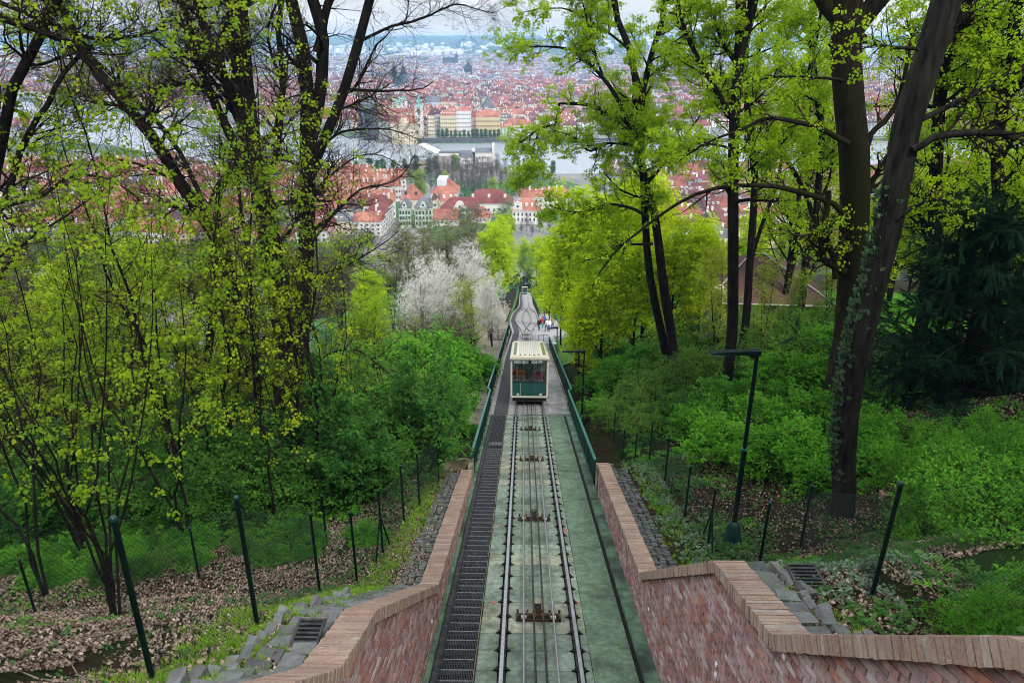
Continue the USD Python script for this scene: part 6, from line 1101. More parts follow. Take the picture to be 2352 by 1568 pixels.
def building(name, label, cat_, pl, pr_, base, h, rh, dep, kind, wall, roof, yaw=0.0, cols=0, rows=0, Z=8.5, extra=None, group=None, win='window_dark', single=False, ww=1.1, wh=1.7, keep=True, Y=None):
    """a building whose front runs from picture column pl to pr_ with its foot at row base"""
    Yf = Y or D_at(base, Z); a = on_y(pl, base, Yf); b = on_y(pr_, base, Yf); w = b[0] - a[0]; t = thing(name, label, cat_, group, ((a[0] + b[0]) / 2, Yf + dep / 2, Z), math.degrees(yaw))
    obj('wall', box(-w / 2, w / 2, -dep / 2, dep / 2, -5, h - 0.003), wall, t) if kind != 'gable' else obj('wall', cat([box(-w / 2, w / 2, -dep / 2, dep / 2, -5, h - 0.003)] + [(np.array([[s * w / 2, -dep / 2, h - 0.003], [s * w / 2, dep / 2, h - 0.003], [s * w / 2, 0, h + rh - 0.25]]), np.array([[0, 1, 2]])) for s in (-1, 1)]), wall, t)
    rf = obj('roof', roof_mesh(w, dep, h, rh, kind), roof, t) if rh else None
    if cols:
        ws = windows(w, dep, h, cols, rows, ww, wh, not single)
        if single:
            for m in ws[::2]: obj('window', m, win, t)
        else: obj('windows', cat(ws), win, t, kind='stuff')
        obj('cornice', box(-w / 2 - 0.25, w / 2 + 0.25, -dep / 2 - 0.25, -dep / 2 - 0.003, h - 0.7, h - 0.35), 'wall_white', t)
    if keep: KEEP_OUT.append(((a[0] + b[0]) / 2, Yf + dep / 2, max(w, dep) * 0.55 + 4))
    if extra: extra(t, w, dep, h, rh, rf)
    return t
def chims(n, seed=0):
    def f(t, w, d, h, rh, rf):
        r = np.random.default_rng(seed)
        for k in range(n): x = -w / 2 + w * (k + 0.5) / n + r.uniform(-1, 1); y = r.choice([-1, 1]) * d * 0.12; obj('chimney', box(x - 0.6, x + 0.6, y - 0.45, y + 0.45, h + rh * 0.5, h + rh + 1.2), 'wall_white', rf)
    return f
def front_gable(x0f, x1f, gh, mat='wall_white', dorm=0):
    def f(t, w, d, h, rh, rf):
        x0, x1 = -w / 2 + w * x0f, -w / 2 + w * x1f; c = (x0 + x1) / 2; g = (x1 - x0) / 2
        po = Polygon([(x0, h - 0.5), (x1, h - 0.5), (x1, h + gh * 0.35), (c + g * 0.75, h + gh * 0.45)] + [(c + g * 0.7 * math.cos(q), h + gh * 0.45 + gh * 0.55 * math.sin(q)) for q in np.linspace(0.2, math.pi - 0.2, 9)] + [(c - g * 0.75, h + gh * 0.45), (x0, h + gh * 0.35)])
        gb = obj('front_gable', prism(po, 1.0, lambda v: np.stack([v[:, 0], -d / 2 - 0.12 + v[:, 2], v[:, 1]], -1)), mat, t); obj('gable_window', box(c - 0.6, c + 0.6, -d / 2 - 0.16, -d / 2 - 0.122, h + gh * 0.3, h + gh * 0.3 + 1.4), 'window_dark', gb)
        for k in range(dorm): x = -w / 2 + w * (k + 0.5) / dorm; obj('dormer', box(x - 0.7, x + 0.7, -d / 2 + 1.6, -d / 2 + 4.2, h + rh * 0.3, h + rh * 0.3 + 1.8), 'wall_white', rf)
    return f
def dormers(n, zf=0.35, s=0.75, mat='wall_white'):
    def f(t, w, d, h, rh, rf):
        for k in range(n): x = -w / 2 + w * (k + 0.5) / n; obj('dormer', box(x - s, x + s, -d / 2 + d * 0.5 * zf - 0.8, -d / 2 + d * 0.5 * zf + 1.8, h + rh * zf - 0.3, h + rh * zf + 1.6), mat, rf)
    return f
# near side of the river, below the hill
building('town_house', 'long white building under a dark red hipped roof with three small white dormers', 'building', 1068, 1178, 489, 6.2, 8.0, 17, 'hip', 'wall_white', 'roof_dark_red', 0.0, 9, 1, extra=dormers(3, 0.45, 0.8), single=True, ww=1.3, wh=1.5)
building('town_house', 'white building with a dark red roof and a round arched white gable in the middle', 'building', 1010, 1098, 502, 5.2, 7.2, 15, 'hip', 'wall_white', 'roof_dark_red', 0.0, 10, 1, extra=front_gable(0.36, 0.7, 6.0), single=True, ww=1.0, wh=1.6)
building('town_house', 'pale building with a steep red hipped roof left of the glazed roof', 'building', 921, 968, 482, 6.5, 9.5, 16, 'hip', 'wall_cream', 'roof_red', 0.0, 5, 1, extra=dormers(2, 0.35, 0.9, 'roof_brown'), single=True)
building('town_house', 'red roofed building with a long grey glazed strip along its roof', 'building', 991, 1050, 470, 7.5, 8.5, 26, 'mansard', 'wall_white', 'roof_red', 0.0, 6, 2, extra=lambda t, w, d, h, rh, rf: obj('glazed_strip', box(-w * 0.28, w * 0.08, -d * 0.34, d * 0.3, h + rh * 0.55, h + rh + 0.4), 'skylight', t))
for k, (a, b, lb) in enumerate(((917, 943, 'pale green mansion with grey mansard roof, left one of the pair'), (953, 992, 'pale green mansion with grey mansard roof, right one of the pair'))): building('mansion', lb, 'building', a, b, 522, 11.5, 5.5, 14, 'mansard', 'wall_green', 'roof_grey', 0.05, 4 + k, 3, extra=front_gable(0.3, 0.7, 4.0, 'wall_green'), single=True, ww=1.2, wh=2.0)
building('town_house', 'narrow cream house between the green mansions and the arched gable', 'building', 993, 1003, 508, 13.5, 3.0, 10, 'hip', 'wall_cream', 'roof_brown', 0.0, 2, 3)
building('town_house', 'low house with orange red roof in front of the arched gable building', 'building', 990, 1052, 517, 3.2, 5.5, 12, 'gable', 'wall_white', 'roof_red', 0.0, 6, 1)
building('town_house', 'low house with dark red roof behind the twiggy bare tree', 'building', 1083, 1126, 511, 3.0, 6.0, 12, 'hip', 'wall_white', 'roof_red', 0.0, 5, 1)
building('town_house', 'white house with curved gable and bright red roof at the right of the gap', 'building', 1178, 1242, 512, 8.0, 6.8, 15, 'hip', 'wall_white', 'roof_red', -0.05, 7, 2, extra=front_gable(0.02, 0.36, 5.5, dorm=5), single=True, ww=1.0, wh=1.9)
building('town_house', 'white terrace with red roofs behind the curved gable house', 'building', 1190, 1300, 478, 7.5, 5.5, 14, 'gable', 'wall_white', 'roof_red', 0.12, 10, 2, extra=chims(7, 3))
building('town_house', 'small house with red gable roofs in front of the glazed roof', 'building', 1008, 1040, 483, 6.0, 5.8, 12, 'gable', 'wall_cream', 'roof_red', 0.3, 3, 1, extra=dormers(2))
for k, (a, b, base, yw) in enumerate(((735, 800, 474, 0.25), (800, 862, 468, 0.25), (862, 915, 462, 0.3), (745, 830, 450, 0.2), (830, 905, 446, 0.2), (770, 850, 432, 0.15), (850, 930, 436, 0.12), (760, 840, 495, 0.2), (840, 905, 500, 0.15))):
    building('town_house', ('first', 'second', 'third', 'fourth', 'fifth', 'sixth', 'seventh', 'eighth', 'ninth')[k] + ' long red roofed house among the close rows left of the green mansions', 'building', a, b, base, 8 + (k % 3), 6.5, 15, 'gable', ('wall_white', 'wall_cream', 'wall_white')[k % 3], 'roof_red', yw, 8, 2, extra=chims(5, k))
# the island mill and weir
Yi = D_at(376, 5.0)
building('mill_building', 'white mill building with dark grey roofs and a glass middle on the river island', 'building', 1056, 1082, 385, 9, 5.5, 16, 'gable', 'wall_white', 'roof_grey', 0.25, 5, 2, Z=6, keep=True)
building('mill_building', 'right wing of the white riverside mill with flat dark grey roof and white end wall', 'building', 1092, 1131, 381, 12, 3.5, 15, 'gable', 'wall_white', 'roof_grey', 0.0, 6, 2, Z=6, extra=lambda t, w, d, h, rh, rf: obj('end_wall', box(w / 2 - 0.3, w / 2 + 1.6, -d / 2, d / 2, -3, h + rh + 3.5), 'wall_white', t))
building('glass_hall', 'green glass hall between the two wings of the mill', 'building', 1083, 1091, 381, 13, 2.6, 12, 'hip', 'dark_glass', 'skylight', 0.0, Z=6)
building('weir_house', 'low flat grey lock building in the river above the mill', 'building', 1008, 1080, 359, 3.2, 1.0, 9, 'flat', 'wall_white', 'roof_grey', 0.05, Z=3.5)
isl = [on_z(px, py, 3.0)[:2] for px, py in ((900, 395), (960, 372), (1010, 362), (1090, 358), (1132, 366), (1150, 388), (1165, 402), (900, 402))]
vi, qi = (lambda m: (np.asarray(m.vertices), np.asarray(m.faces)))(trimesh.creation.extrude_polygon(Polygon(isl), 3.2, engine='earcut')); obj('island', (vi + [0, 0, 1.2], qi), 'gravel_path', kind='structure')
wa, wb = on_z(943, 317, 3.0), on_z(1012, 352, 3.0); dirv = nrm(wb - wa); pv = np.array([-dirv[1], dirv[0], 0]); ws = []
for s0 in np.linspace(0, 1, 25): ws.append(wa + (wb - wa) * s0)
ws = np.array(ws); wv = np.stack([ws + pv * 5 + [0, 0, 0.4], ws + pv * 1 + [0, 0, 0.5], ws - pv * 5 + [0, 0, 0.05]], 1).reshape(-1, 3); a_ = np.arange(24)[:, None] * 3
obj('weir', (wv, np.concatenate([np.concatenate([a_ + k, a_ + k + 1, a_ + k + 4, a_ + k + 3], 1) for k in (0, 1)])), 'foam', label='white foaming weir running slantwise across the river', cat='weir')
# the far bank
BZ = 8.0
ye = np.array([on_z(px, 302, 3.0)[:2] for px in np.linspace(560, 1800, 40)]); ya_ = np.array([river_mid(x) + RIV_HALF - 1.5 for x in np.linspace(-160, 500, 60)]); xa_ = np.linspace(-160, 500, 60)
ev = np.stack([np.stack([xa_, ya_, np.full(60, z)], -1) for z in (0.0, 8.6)] + [np.stack([xa_, ya_ + 3, np.full(60, z)], -1) for z in (8.6, 0.0)], 1).reshape(-1, 3); a_ = np.arange(59)[:, None] * 4; k_ = np.arange(4)[None]
obj('embankment_wall', (ev, np.stack([a_ + k_, a_ + (k_ + 1) % 4, a_ + 4 + (k_ + 1) % 4, a_ + 4 + k_], -1).reshape(-1, 4)), 'stone_dark', label='dark stone embankment wall along the far bank of the river', cat='embankment')
YB = float(river_mid(-60) + RIV_HALF + 16)
def hfrom(py, Y, Z=BZ): return float(on_y(1176, py, Y)[2]) - Z
building('apartment_house', 'yellow riverside building with pale roof windows, left of the white one', 'building', 1001, 1040, 0, hfrom(266, YB), 6.0, 18, 'mansard', 'wall_yellow', 'roof_red', 0, 9, 5, Z=BZ, Y=YB, extra=dormers(6, 0.3, 0.8))
building('apartment_house', 'tall white riverside building in the middle of the waterfront row', 'building', 1040.5, 1075.5, 0, hfrom(255, YB), 4.5, 18, 'hip', 'wall_white', 'roof_red', 0, 7, 6, Z=BZ, Y=YB)
building('apartment_house', 'set back brick red house between the white and the ochre riverside buildings', 'building', 1076, 1087, 0, hfrom(272, YB), 6, 18, 'gable', 'wall_pink', 'roof_dark_red', 0, 2, 4, Z=BZ, Y=YB + 8)
building('apartment_house', 'long ochre riverside building with broad red hipped roof', 'building', 1087.5, 1146, 0, hfrom(269, YB), 8.0, 20, 'hip', 'wall_ochre', 'roof_red', 0, 13, 4, Z=BZ, Y=YB)
building('town_house', 'pale stepped gabled house right of the white clock tower', 'building', 971, 987, 0, hfrom(266, YB + 5), 7, 20, 'hip', 'wall_cream', 'roof_brown', 0, 4, 5, Z=BZ, Y=YB + 5)
building('town_house', 'dark grey house in the street beside the yellow riverside building', 'building', 988, 1000, 0, hfrom(263, YB + 10), 6, 20, 'hip', 'wall_grey', 'roof_brown', 0, 3, 5, Z=BZ, Y=YB + 10)
building('museum', 'ornate cream riverside building with red roof standing out into the river', 'building', 882, 942, 0, hfrom(285, YB - 24), 6.5, 22, 'hip', 'wall_cream', 'roof_red', 0, 9, 3, Z=BZ, Y=YB - 24, extra=front_gable(0.3, 0.72, 7.0, 'wall_cream'))
def tower(name, label, pl, pr_, Y, top_wall, profile, wall, roofm, Z=BZ, clock=False, lant=None):
    a, b = on_y(pl, 200, Y), on_y(pr_, 200, Y); w = b[0] - a[0]; h = hfrom(top_wall, Y, Z); t = thing(name, label, 'tower', None, ((a[0] + b[0]) / 2, Y, Z)); obj('wall', box(-w / 2, w / 2, -w / 2, w / 2, -3, h), wall, t); obj('cornice', box(-w / 2 - 0.4, w / 2 + 0.4, -w / 2 - 0.4, w / 2 + 0.4, h + 0.003, h + 0.9), wall, t)
    sc = [(r * w, h + 0.9 + (hfrom(py, Y, Z) - h - 0.9) * 1.0 if py is not None else 0) for r, py in profile]; obj('spire', turn_mesh(lathe(sc, (0, 0, 0), 8), math.pi / 8), roofm, t)
    for k in range(3): obj('window', box(-w * 0.13, w * 0.13, -w / 2 - 0.06, -w / 2 - 0.003, h * (0.35 + 0.2 * k), h * (0.35 + 0.2 * k) + w * 0.4), 'window_dark', t)
    if clock: obj('clock_face', rod((0, -w / 2 - 0.004, h - w * 0.42), (0, -w / 2 - 0.09, h - w * 0.42), w * 0.3, 20), 'stone_dark', t)
    KEEP_OUT.append(((a[0] + b[0]) / 2, Y, w)); return t
def turn_mesh(m, a): return turn(m[0], a), m[1]
tower('water_tower', 'white riverside clock tower with tall slim green spire', 951.5, 968.5, YB + 2, 247, [(0.66, 246), (0.5, 242), (0.34, 240), (0.34, 235), (0.4, 234.5), (0.2, 227), (0.06, 216), (0.01, 211)], 'wall_white', 'copper_green', clock=True)
tower('bridge_tower', 'broad dark grey stone gate tower behind the branches at the river bank', 822, 860, YB + 20, 250, [(0.62, 249.5), (0.5, 240), (0.28, 226), (0.02, 218)], 'stone_dark', 'roof_grey')
tower('church_tower', 'slim white church tower with green domed cap left of the blue house', 866.5, 880.5, 1350.0, 211, [(0.6, 210.5), (0.62, 207), (0.35, 204), (0.3, 200), (0.05, 196), (0.02, 192)], 'wall_white', 'copper_green')
tower('church_tower', 'small white tower with thin green spire left of the clock tower', 920, 932, 1180.0, 229, [(0.6, 228.5), (0.5, 225), (0.25, 222), (0.06, 214), (0.01, 209)], 'wall_white', 'copper_green')
building('chapel', 'white chapel with pale green gabled roof left of the small white tower', 'building', 892, 911, 0, hfrom(236, 1170.0), 8, 24, 'pyramid', 'wall_white', 'copper_green', 0, 3, 2, Z=BZ, Y=1170.0)
building('town_house', 'blue and white gabled house among the red roofs of the old town', 'building', 967, 1002, 0, hfrom(235, 1150.0), 8, 18, 'gable', 'wall_blue', 'roof_grey', 0, 8, 4, Z=BZ, Y=1150.0)
building('town_house', 'pale yellow house right of the blue and white one in the old town', 'building', 1003, 1021, 0, hfrom(234, 1150.0), 6.5, 18, 'hip', 'wall_yellow', 'roof_dark_red', 0, 4, 4, Z=BZ, Y=1150.0)
building('town_house', 'pale pink house next to the pale yellow one in the old town', 'building', 1022, 1040, 0, hfrom(234, 1150.0), 6.5, 18, 'hip', 'wall_pink', 'roof_dark_red', 0, 4, 4, Z=BZ, Y=1150.0)
building('chapel', 'white chapel with steep grey gabled roof above the ochre riverside building', 'building', 1103, 1131, 0, hfrom(249, 1120.0), 17, 20, 'pyramid', 'wall_white', 'roof_grey', 0.3, 3, 1, Z=BZ, Y=1120.0)
# the twin spired church, the black gate tower, a dark far church
def spire(x, y, w, h0, h1, t, mat='stone_black'):
    obj('tower', box(x - w / 2, x + w / 2, y - w / 2, y + w / 2, -3, h0), 'stone_dark', t); H = h1 - h0; s = obj('spire', turn_mesh(lathe([(0.72 * w, 0), (0.55 * w, 0.05 * H), (0.34 * w, 0.35 * H), (0.36 * w, 0.38 * H), (0.14 * w, 0.62 * H), (0.03 * w, 0.98 * H), (0.001, H)], (0, 0, 0), 8), math.pi / 8)[0] + [x, y, h0] if False else (turn(lathe([(0.72 * w, 0), (0.55 * w, 0.05 * H), (0.34 * w, 0.35 * H), (0.36 * w, 0.38 * H), (0.14 * w, 0.62 * H), (0.03 * w, 0.98 * H), (0.001, H)], (0, 0, 0), 8)[0], math.pi / 8) + [x, y, h0], lathe([(1, 0)] * 7, (0, 0, 0), 8)[1]), mat, t)
    for sx in (-1, 1):
        for sy in (-1, 1): obj('turret', rod((x + sx * w * 0.46, y + sy * w * 0.46, h0), (x + sx * w * 0.46, y + sy * w * 0.46, h0 + H * 0.42), w * 0.13, 8, 0.02), mat, s)
Yt = 1700.0; tx = on_y(917.5, 200, Yt)[0]; ty = thing('church', 'dark gothic church with two black pointed spires above the old town roofs', 'church', None, (tx, Yt, BZ + 2)); w1 = on_y(927.5, 200, Yt)[0] - tx
spire(-w1, 0, 9.0, hfrom(172, Yt), hfrom(139, Yt), ty); spire(w1 * 1.05, 0, 9.5, hfrom(172, Yt), hfrom(139, Yt), ty)
obj('nave', box(-w1 - 5, w1 + 6, 5, 46, -3, hfrom(190, Yt)), 'stone_dark', ty); obj('nave_roof', (roof_mesh(2 * w1 + 12, 42, hfrom(190, Yt), 16, 'pyramid')[0] + [0.5, 26, 0.01], roof_mesh(1, 1, 1, 1, 'pyramid')[1]), 'stone_black', ty)
obj('front_gable', (np.array([[-w1 + 4, -1, hfrom(200, Yt)], [w1 - 4, -1, hfrom(200, Yt)], [0, -1, hfrom(176, Yt)], [-w1 + 4, 4, hfrom(200, Yt)], [w1 - 4, 4, hfrom(200, Yt)], [0, 4, hfrom(176, Yt)]]), np.array([[0, 1, 2], [3, 5, 4], [0, 2, 5], [0, 5, 3], [1, 4, 5], [1, 5, 2]])), 'stone_black', ty)
obj('front_wall', box(-w1 + 4.5, w1 - 4.5, -1.2, 4.9, -3, hfrom(201, Yt)), 'stone_dark', ty); obj('great_window', box(-2.6, 2.6, -1.5, -1.203, hfrom(210, Yt), hfrom(188, Yt)), 'window_dark', ty)
KEEP_OUT.append((tx, Yt + 20, 34)); KEEP_OUT.append((tx, Yt - 25, 22))
Yp = 2200.0; pxx = on_y(1075, 160, Yp)[0]; pt = thing('gate_tower', 'black gothic gate tower with steep wedge roof rising from the new town', 'tower', None, (pxx, Yp, BZ + 4)); wv_ = on_y(1083.5, 160, Yp)[0] - on_y(1067, 160, Yp)[0]; h1 = hfrom(158, Yp) - 4
obj('wall', box(-wv_ / 2, wv_ / 2, -wv_ / 2, wv_ / 2, -3, h1), 'stone_black', pt); obj('gallery', box(-wv_ / 2 - 0.9, wv_ / 2 + 0.9, -wv_ / 2 - 0.9, wv_ / 2 + 0.9, h1 + 0.003, h1 + 3), 'stone_dark', pt); obj('roof', turn_mesh(lathe([(wv_ * 0.66, h1 + 3), (wv_ * 0.18, hfrom(143, Yp) - 4), (0.3, hfrom(141, Yp) - 4), (0.01, hfrom(137, Yp) - 4)], (0, 0, 0), 4), math.pi / 4), 'stone_black', pt)
for sx in (-1, 1): obj('turret', rod((sx * wv_ * 0.5, -wv_ * 0.5, h1 + 3), (sx * wv_ * 0.5, -wv_ * 0.5, h1 + 14), wv_ * 0.12, 8, 0.05), 'stone_black', pt)
Yc = 3000.0; cx_ = on_y(1049, 150, Yc)[0]; ct = thing('church', 'far dark church with one tall pointed tower and long roof beyond the gate tower', 'church', None, (cx_, Yc, BZ + 8)); spire(0, 0, 9, hfrom(131, Yc) - 8, hfrom(117, Yc) - 8, ct, 'stone_black'); obj('nave', box(-52, -5, -8, 8, -3, hfrom(140, Yc) - 8), 'stone_dark', ct); obj('nave_roof', (roof_mesh(47, 16, hfrom(140, Yc) - 8, 12, 'gable')[0] + [-28.5, 0, 0.01], roof_mesh(1, 1, 1, 1, 'gable')[1]), 'stone_black', ct)
KEEP_OUT += [(pxx, Yp, 24), (pxx, Yp - 40, 22), (cx_ - 20, Yc, 50)]
building('hall', 'pale hall with green roof in front of the black gate tower', 'building', 1023, 1045, 0, hfrom(190, 1950.0), 5, 30, 'hip', 'wall_cream', 'copper_green', 0, 6, 2, Z=BZ, Y=1950.0)
building('theatre', 'cream palace with long yellow front in the middle of the old town', 'building', 1043, 1078, 0, hfrom(192, 1800.0), 4, 26, 'hip', 'wall_yellow', 'wall_cream', 0, 9, 3, Z=BZ, Y=1800.0)
Yv = 4600.0; va, vb = on_y(1020, 126, Yv), on_y(1260, 131, Yv); vt = thing('viaduct', 'long pale road viaduct on piers below the far wooded hill', 'viaduct'); zv = va[2]
obj('deck', frame_box(np.array([va[0], Yv, zv]), np.array([1.0, 0, 0]), np.array([0, 1.0, 0]), np.array([0, 0, 1.0]), vb[0] - va[0], 26, 5), 'pale_concrete', vt)
for k in range(12): x = va[0] + (vb[0] - va[0]) * (k + 0.5) / 12; obj('pier', box(x - 4, x + 4, Yv + 8, Yv + 18, float(ground(x, Yv)) - 5, zv - 0.02), 'pale_concrete', vt)
# rows of houses: the three hundred that show largest are things of their own
near = blocks(405, 655, 44, 62, lambda y: (-0.74 * y, -0.26 * y + 12), 15, 0.85) + blocks(405, 655, 44, 62, lambda y: (0.10 * y, 0.72 * y), 15, 0.85)
PARK = [(-150, 520, 100, 720)]
near = [h for h in near if not (-135 < h[0] < 60 and 520 < h[1])]
old = blocks(YB + 42, 1900, 62, 78, lambda y: (-0.74 * y, 0.72 * y), 16.5, 1.0)
new = blocks(1930, 4400, 96, 120, lambda y: (-0.74 * y, 0.72 * y), 24, 1.05)
def inview(h):
    px, py, d = project((h[0], h[1], h[2] + 9)); return px, py, d
ord_near = sorted([h for h in near if -20 < inview(h)[0] < 2370], key=lambda h: h[1] + (0 if inview(h)[0] < 1300 else 200))
ind_n = ord_near[:150]; corr = sorted([h for h in old if 730 < inview(h)[0] < 1200], key=lambda h: h[1])
ind_o = corr[:145]; rest_n = [h for h in near if h not in ind_n]; rest_o = [h for h in old if h not in ind_o]
WN = ['white', 'white', 'cream', 'pale pink', 'yellow', 'grey', 'pale green', 'white', 'cream']; RN = ['red gabled', 'red gabled', 'dark red hipped', 'red mansard', 'dark red gabled', 'brown hipped', 'red gabled', 'dark red mansard', 'grey hipped']
for h in ind_n + ind_o:
    k = int(h[7]); own = h in ind_o
    copy_of(HP[k], 'town_house', f'{WN[k]} house with {RN[k]} roof in the ' + ('old town across the river' if own else 'rows at the hill foot'), 'house', ('old town houses across the river, model ' if own else 'houses at the foot of the hill, model ') + f'{WN[k]} {RN[k]}', h[:3], math.degrees(h[3]), h[4:7])
if rest_n: house_cloud('houses', 'the farther red roofed houses this side of the river', rest_n)
house_cloud('houses', 'mass of red roofed houses of the old town across the river', rest_o)
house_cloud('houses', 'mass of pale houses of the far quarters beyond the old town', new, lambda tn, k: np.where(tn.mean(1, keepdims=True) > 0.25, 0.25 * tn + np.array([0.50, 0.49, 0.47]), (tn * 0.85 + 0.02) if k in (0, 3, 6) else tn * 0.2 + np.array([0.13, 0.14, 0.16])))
far = []
for _ in range(900):
    y = rng.uniform(4400, 6800); x = rng.uniform(-0.75, 0.74) * y; s = rng.uniform(1.0, 3.2); far.append((x, y, float(ground(x, y)), rng.uniform(-0.4, 0.4), s * 1.4, s, rng.uniform(0.8, 2.2), rng.integers(0, 9)))
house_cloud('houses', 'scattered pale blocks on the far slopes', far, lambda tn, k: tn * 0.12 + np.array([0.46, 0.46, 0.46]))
# ------------------------------------------------------------------ parks, woods and trees of the town
def town_tree(kd, label, px, base, s, group=None, Z=8.0, name='tree'):
    q = on_z(px, base, Z); copy_of(PR[kd], name, label, 'tree', group, (q[0], q[1], float(max(ground(q[0], q[1]), 3.2))), rngp.uniform(0, 360), s)
town_tree('park_tree', 'large yellow green tree at the left edge of the park', 963, 462, 1.55); town_tree('park_tree', 'lower yellow green tree behind the glazed roof', 1026, 442, 1.05); town_tree('park_tree', 'rounded yellow green tree on the lawn right of the bare trees', 1131, 462, 1.15); town_tree('park_tree', 'pale green tree beside the mill on the island', 1047, 392, 1.3)
town_tree('dark_tree', 'dark blue green pointed conifer on the island', 986, 392, 1.1); town_tree('park_tree', 'thin yellow green tree right of the park under the hanging bough', 1196, 452, 1.0)
for k, (px, b) in enumerate(((1000, 388), (1020, 386), (1062, 392), (1085, 391), (1108, 390), (1126, 391), (1142, 396), (1040, 396), (1072, 408), (1095, 408), (1115, 408), (1132, 408), (1030, 410), (1010, 412), (990, 396), (960, 405), (985, 410), (1005, 402), (1030, 400), (1055, 398), (1075, 402), (1098, 400), (1120, 400), (1140, 405), (975, 430), (990, 440), (1050, 448), (1068, 452), (1085, 455), (1100, 458), (1118, 445), (1150, 425), (1003, 428), (1020, 420), (1040, 430), (1060, 436), (1075, 438), (1090, 440), (1104, 436), (1085, 420), (1110, 415), (1128, 418), (1150, 440), (1165, 445), (1180, 436), (1060, 415), (1210, 425), (1235, 420), (1160, 415), (945, 420), (920, 425), (895, 420), (865, 425), (835, 420))): town_tree('bare_tree', 'brown bare tree in the park by the river', px, b, rngp.uniform(0.8, 1.2), 'bare trees of the river park')
for px, b in ((1150, 534), (1176, 540), (1198, 536), (1222, 542), (1240, 532), (1262, 540), (1210, 530)): town_tree('bare_tree' if px % 4 else 'park_tree', 'tree on the grey yard in front of the curved gable house', px, b, rngp.uniform(0.5, 0.75), 'trees on the yard before the gable house')
for px, b in ((900, 440), (870, 410), (840, 408), (880, 395), (905, 402), (930, 398), (955, 396), (850, 390), (820, 395), (1245, 405), (1270, 402), (1000, 385)): town_tree('dark_tree', 'dark green tree on the wooded near bank of the river', px, b, rngp.uniform(0.7, 1.1), 'dark trees on the near bank')
for px, b in ((1192, 408), (1203, 407), (1246, 412), (1222, 408)): town_tree('poplar', 'slim poplar standing against the river right of the mill', px, b, rngp.uniform(0.9, 1.15), 'poplars against the river')
for px in np.linspace(1006, 1145, 15): q = on_y(px, 295, YB - 7); copy_of(PR['dark_tree'], 'tree', 'small green tree on the embankment before the waterfront buildings', 'tree', 'small trees on the embankment', (q[0], YB - 7, 8.0), rngp.uniform(0, 360), rngp.uniform(0.55, 0.8))
lr_ = np.random.default_rng(4); lp = nrm(lr_.normal(size=(150, 3))) * lr_.uniform(0.55, 1.05, (150, 1)) * [1, 1, 0.85]; LEAFY = bake(SPRAYS['clump'][0], lp, lr_.uniform(0, 6.28, 150), lr_.normal(0, 0.6, 150), lr_.uniform(0.3, 0.55, 150))
cr = trimesh.creation.icosphere(2); cv = np.asarray(cr.vertices); cv = cv * (0.75 + 0.5 * meshkit.fbm(cv * 2.2 + 5, 3, 2)[:, None]) * [1, 1, 0.85]
fw = []
for _ in range(16000):
    y = rng.uniform(3200, 10500); x = rng.uniform(-0.76, 0.75) * y; g = float(ground(x, y))
    hillf = 96 * math.exp(-(((x - 380) / 620) ** 2 + ((y - 5000) / 620) ** 2) ** 1.4)
    if hillf > 14 or (y > 6000 and float(meshkit.fbm(np.array([x / 900, y / 900, 0.0]), 3, 31)) > 0.40) or float(meshkit.fbm(np.array([x / 260, y / 260, 0.0]), 3, 37)) > 0.60: fw.append((x, y, g + 3, rng.uniform(12, 26) * (1 + 0.7 * (y > 6500))))
for _ in range(1500):
    x, y = -1350 + rng.normal(0, 420), 2150 + rng.normal(0, 300); fw.append((x, y, float(ground(x, y)) + 4, rng.uniform(8, 15)))
for _ in range(450):
    y = rng.uniform(450, 3000); x = rng.uniform(-0.74, 0.72) * y
    if abs(y - river_mid(x)) > RIV_HALF * 1.3 + 8: fw.append((x, y, float(ground(x, y)) + 4, rng.uniform(5, 8)))
nw_ = []
for _ in range(1000):                                       # the near bank woods to the left and right, far behind the foreground trees
    x, y = rng.uniform(-480, 420), rng.uniform(350, 410)
    if abs(x + 25) > 60: nw_.append((x, y, float(ground(x, y)) + 3.5, rng.uniform(3.5, 6)))
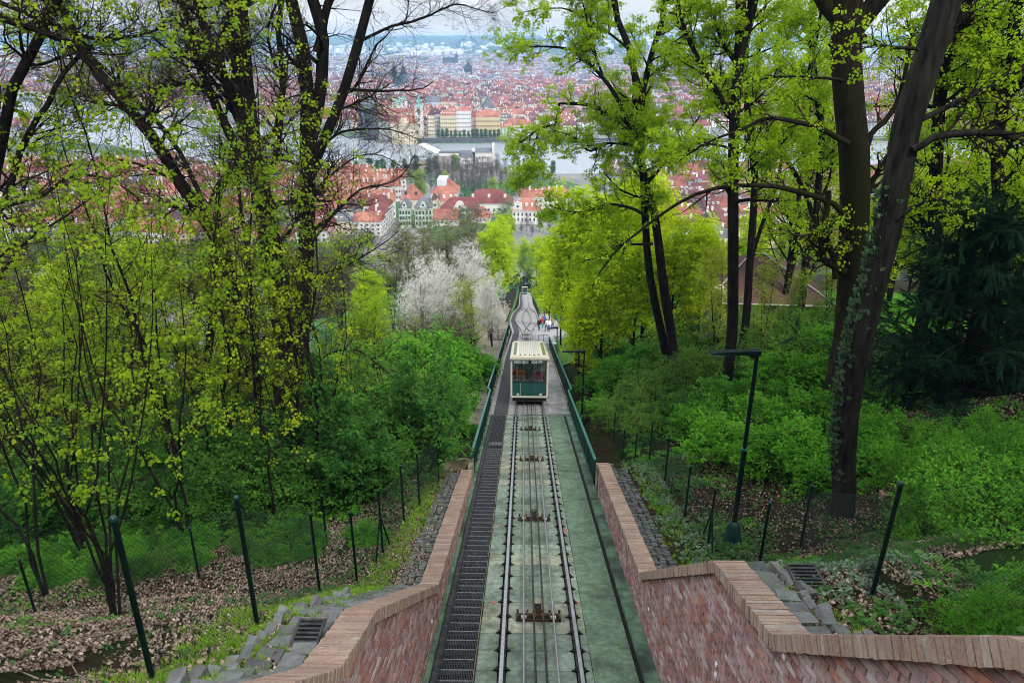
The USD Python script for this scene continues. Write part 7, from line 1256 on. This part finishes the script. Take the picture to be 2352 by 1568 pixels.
nw_ = np.array(nw_); instancer('woods', None, [('tree_top', LEAFY, 'park_leaf_green'), ('tree_top_001', LEAFY, 'olive_leaf')], nw_[:, :3], quats(rng.uniform(0, 6.28, len(nw_)), np.zeros(len(nw_))), nw_[:, 3], rng.integers(0, 2, len(nw_)), 'green and brown woods at the foot of the hill before the first houses', 'woods')
fw = np.array(fw); n = len(fw); instancer('woods', None, [('tree_top', (cv, np.asarray(cr.faces)), 'woods_leaf'), ('tree_top_001', LEAFY, 'park_leaf_green')], fw[:, :3], quats(rng.uniform(0, 6.28, n), np.zeros(n)), fw[:, 3], (fw[:, 1] < 3000).astype(int), 'dark woods on the far hills and clumps of trees in the town', 'woods')
# the red brown roof of the restaurant on the right slope
Yr = 47.0; ra, rb = on_y(1650, 660, Yr), on_y(1925, 660, Yr); rt = thing('restaurant', 'building with broad brown red roof and pale walls behind the trunks on the right slope', 'building', None, ((ra[0] + rb[0]) / 2, Yr + 5, 0), -4); wR = rb[0] - ra[0]
ze, zr_, zg_ = float(on_y(1780, 700, Yr)[2]), float(on_y(1780, 585, Yr + 5)[2]), float(on_y(1780, 760, Yr)[2])
obj('wall', box(-wR / 2 + 0.4, wR / 2 - 0.4, -4.4, 4.4, zg_ - 3, ze - 0.004), 'wall_cream', rt); rfm = roof_mesh(wR, 9.6, ze, zr_ - ze, 'hip', 0.4); rr_ = obj('roof', rfm, 'roof_brown', rt)
for a, b in ((0, 4), (1, 5), (4, 5), (0, 1)): obj('roof_flashing', rod(rfm[0][a] + [0, 0, 0.06], rfm[0][b] + [0, 0, 0.06], 0.06, 6), 'wall_grey', rr_)
for x in (-wR * 0.49,): obj('chimney', box(x - 0.5, x + 0.9, -4.9, -3.5, zg_ - 2, zr_ - 1.2), 'wall_cream', rt)
# ------------------------------------------------------------------ the air: far things fade to blue
v_, f_ = box(-11500, 11500, -60, 11500, -3.5, 165.0)
material('haze_air', {'v': ('principled_volume', {'color': (0.40, 0.66, 1.0), 'density': 0.00011, 'anisotropy': 0.0})}, [], volume='v.volume')
obj('haze', (v_, f_), 'haze_air', kind='stuff', label='thin blue haze over the town and the far hills', cat='haze')
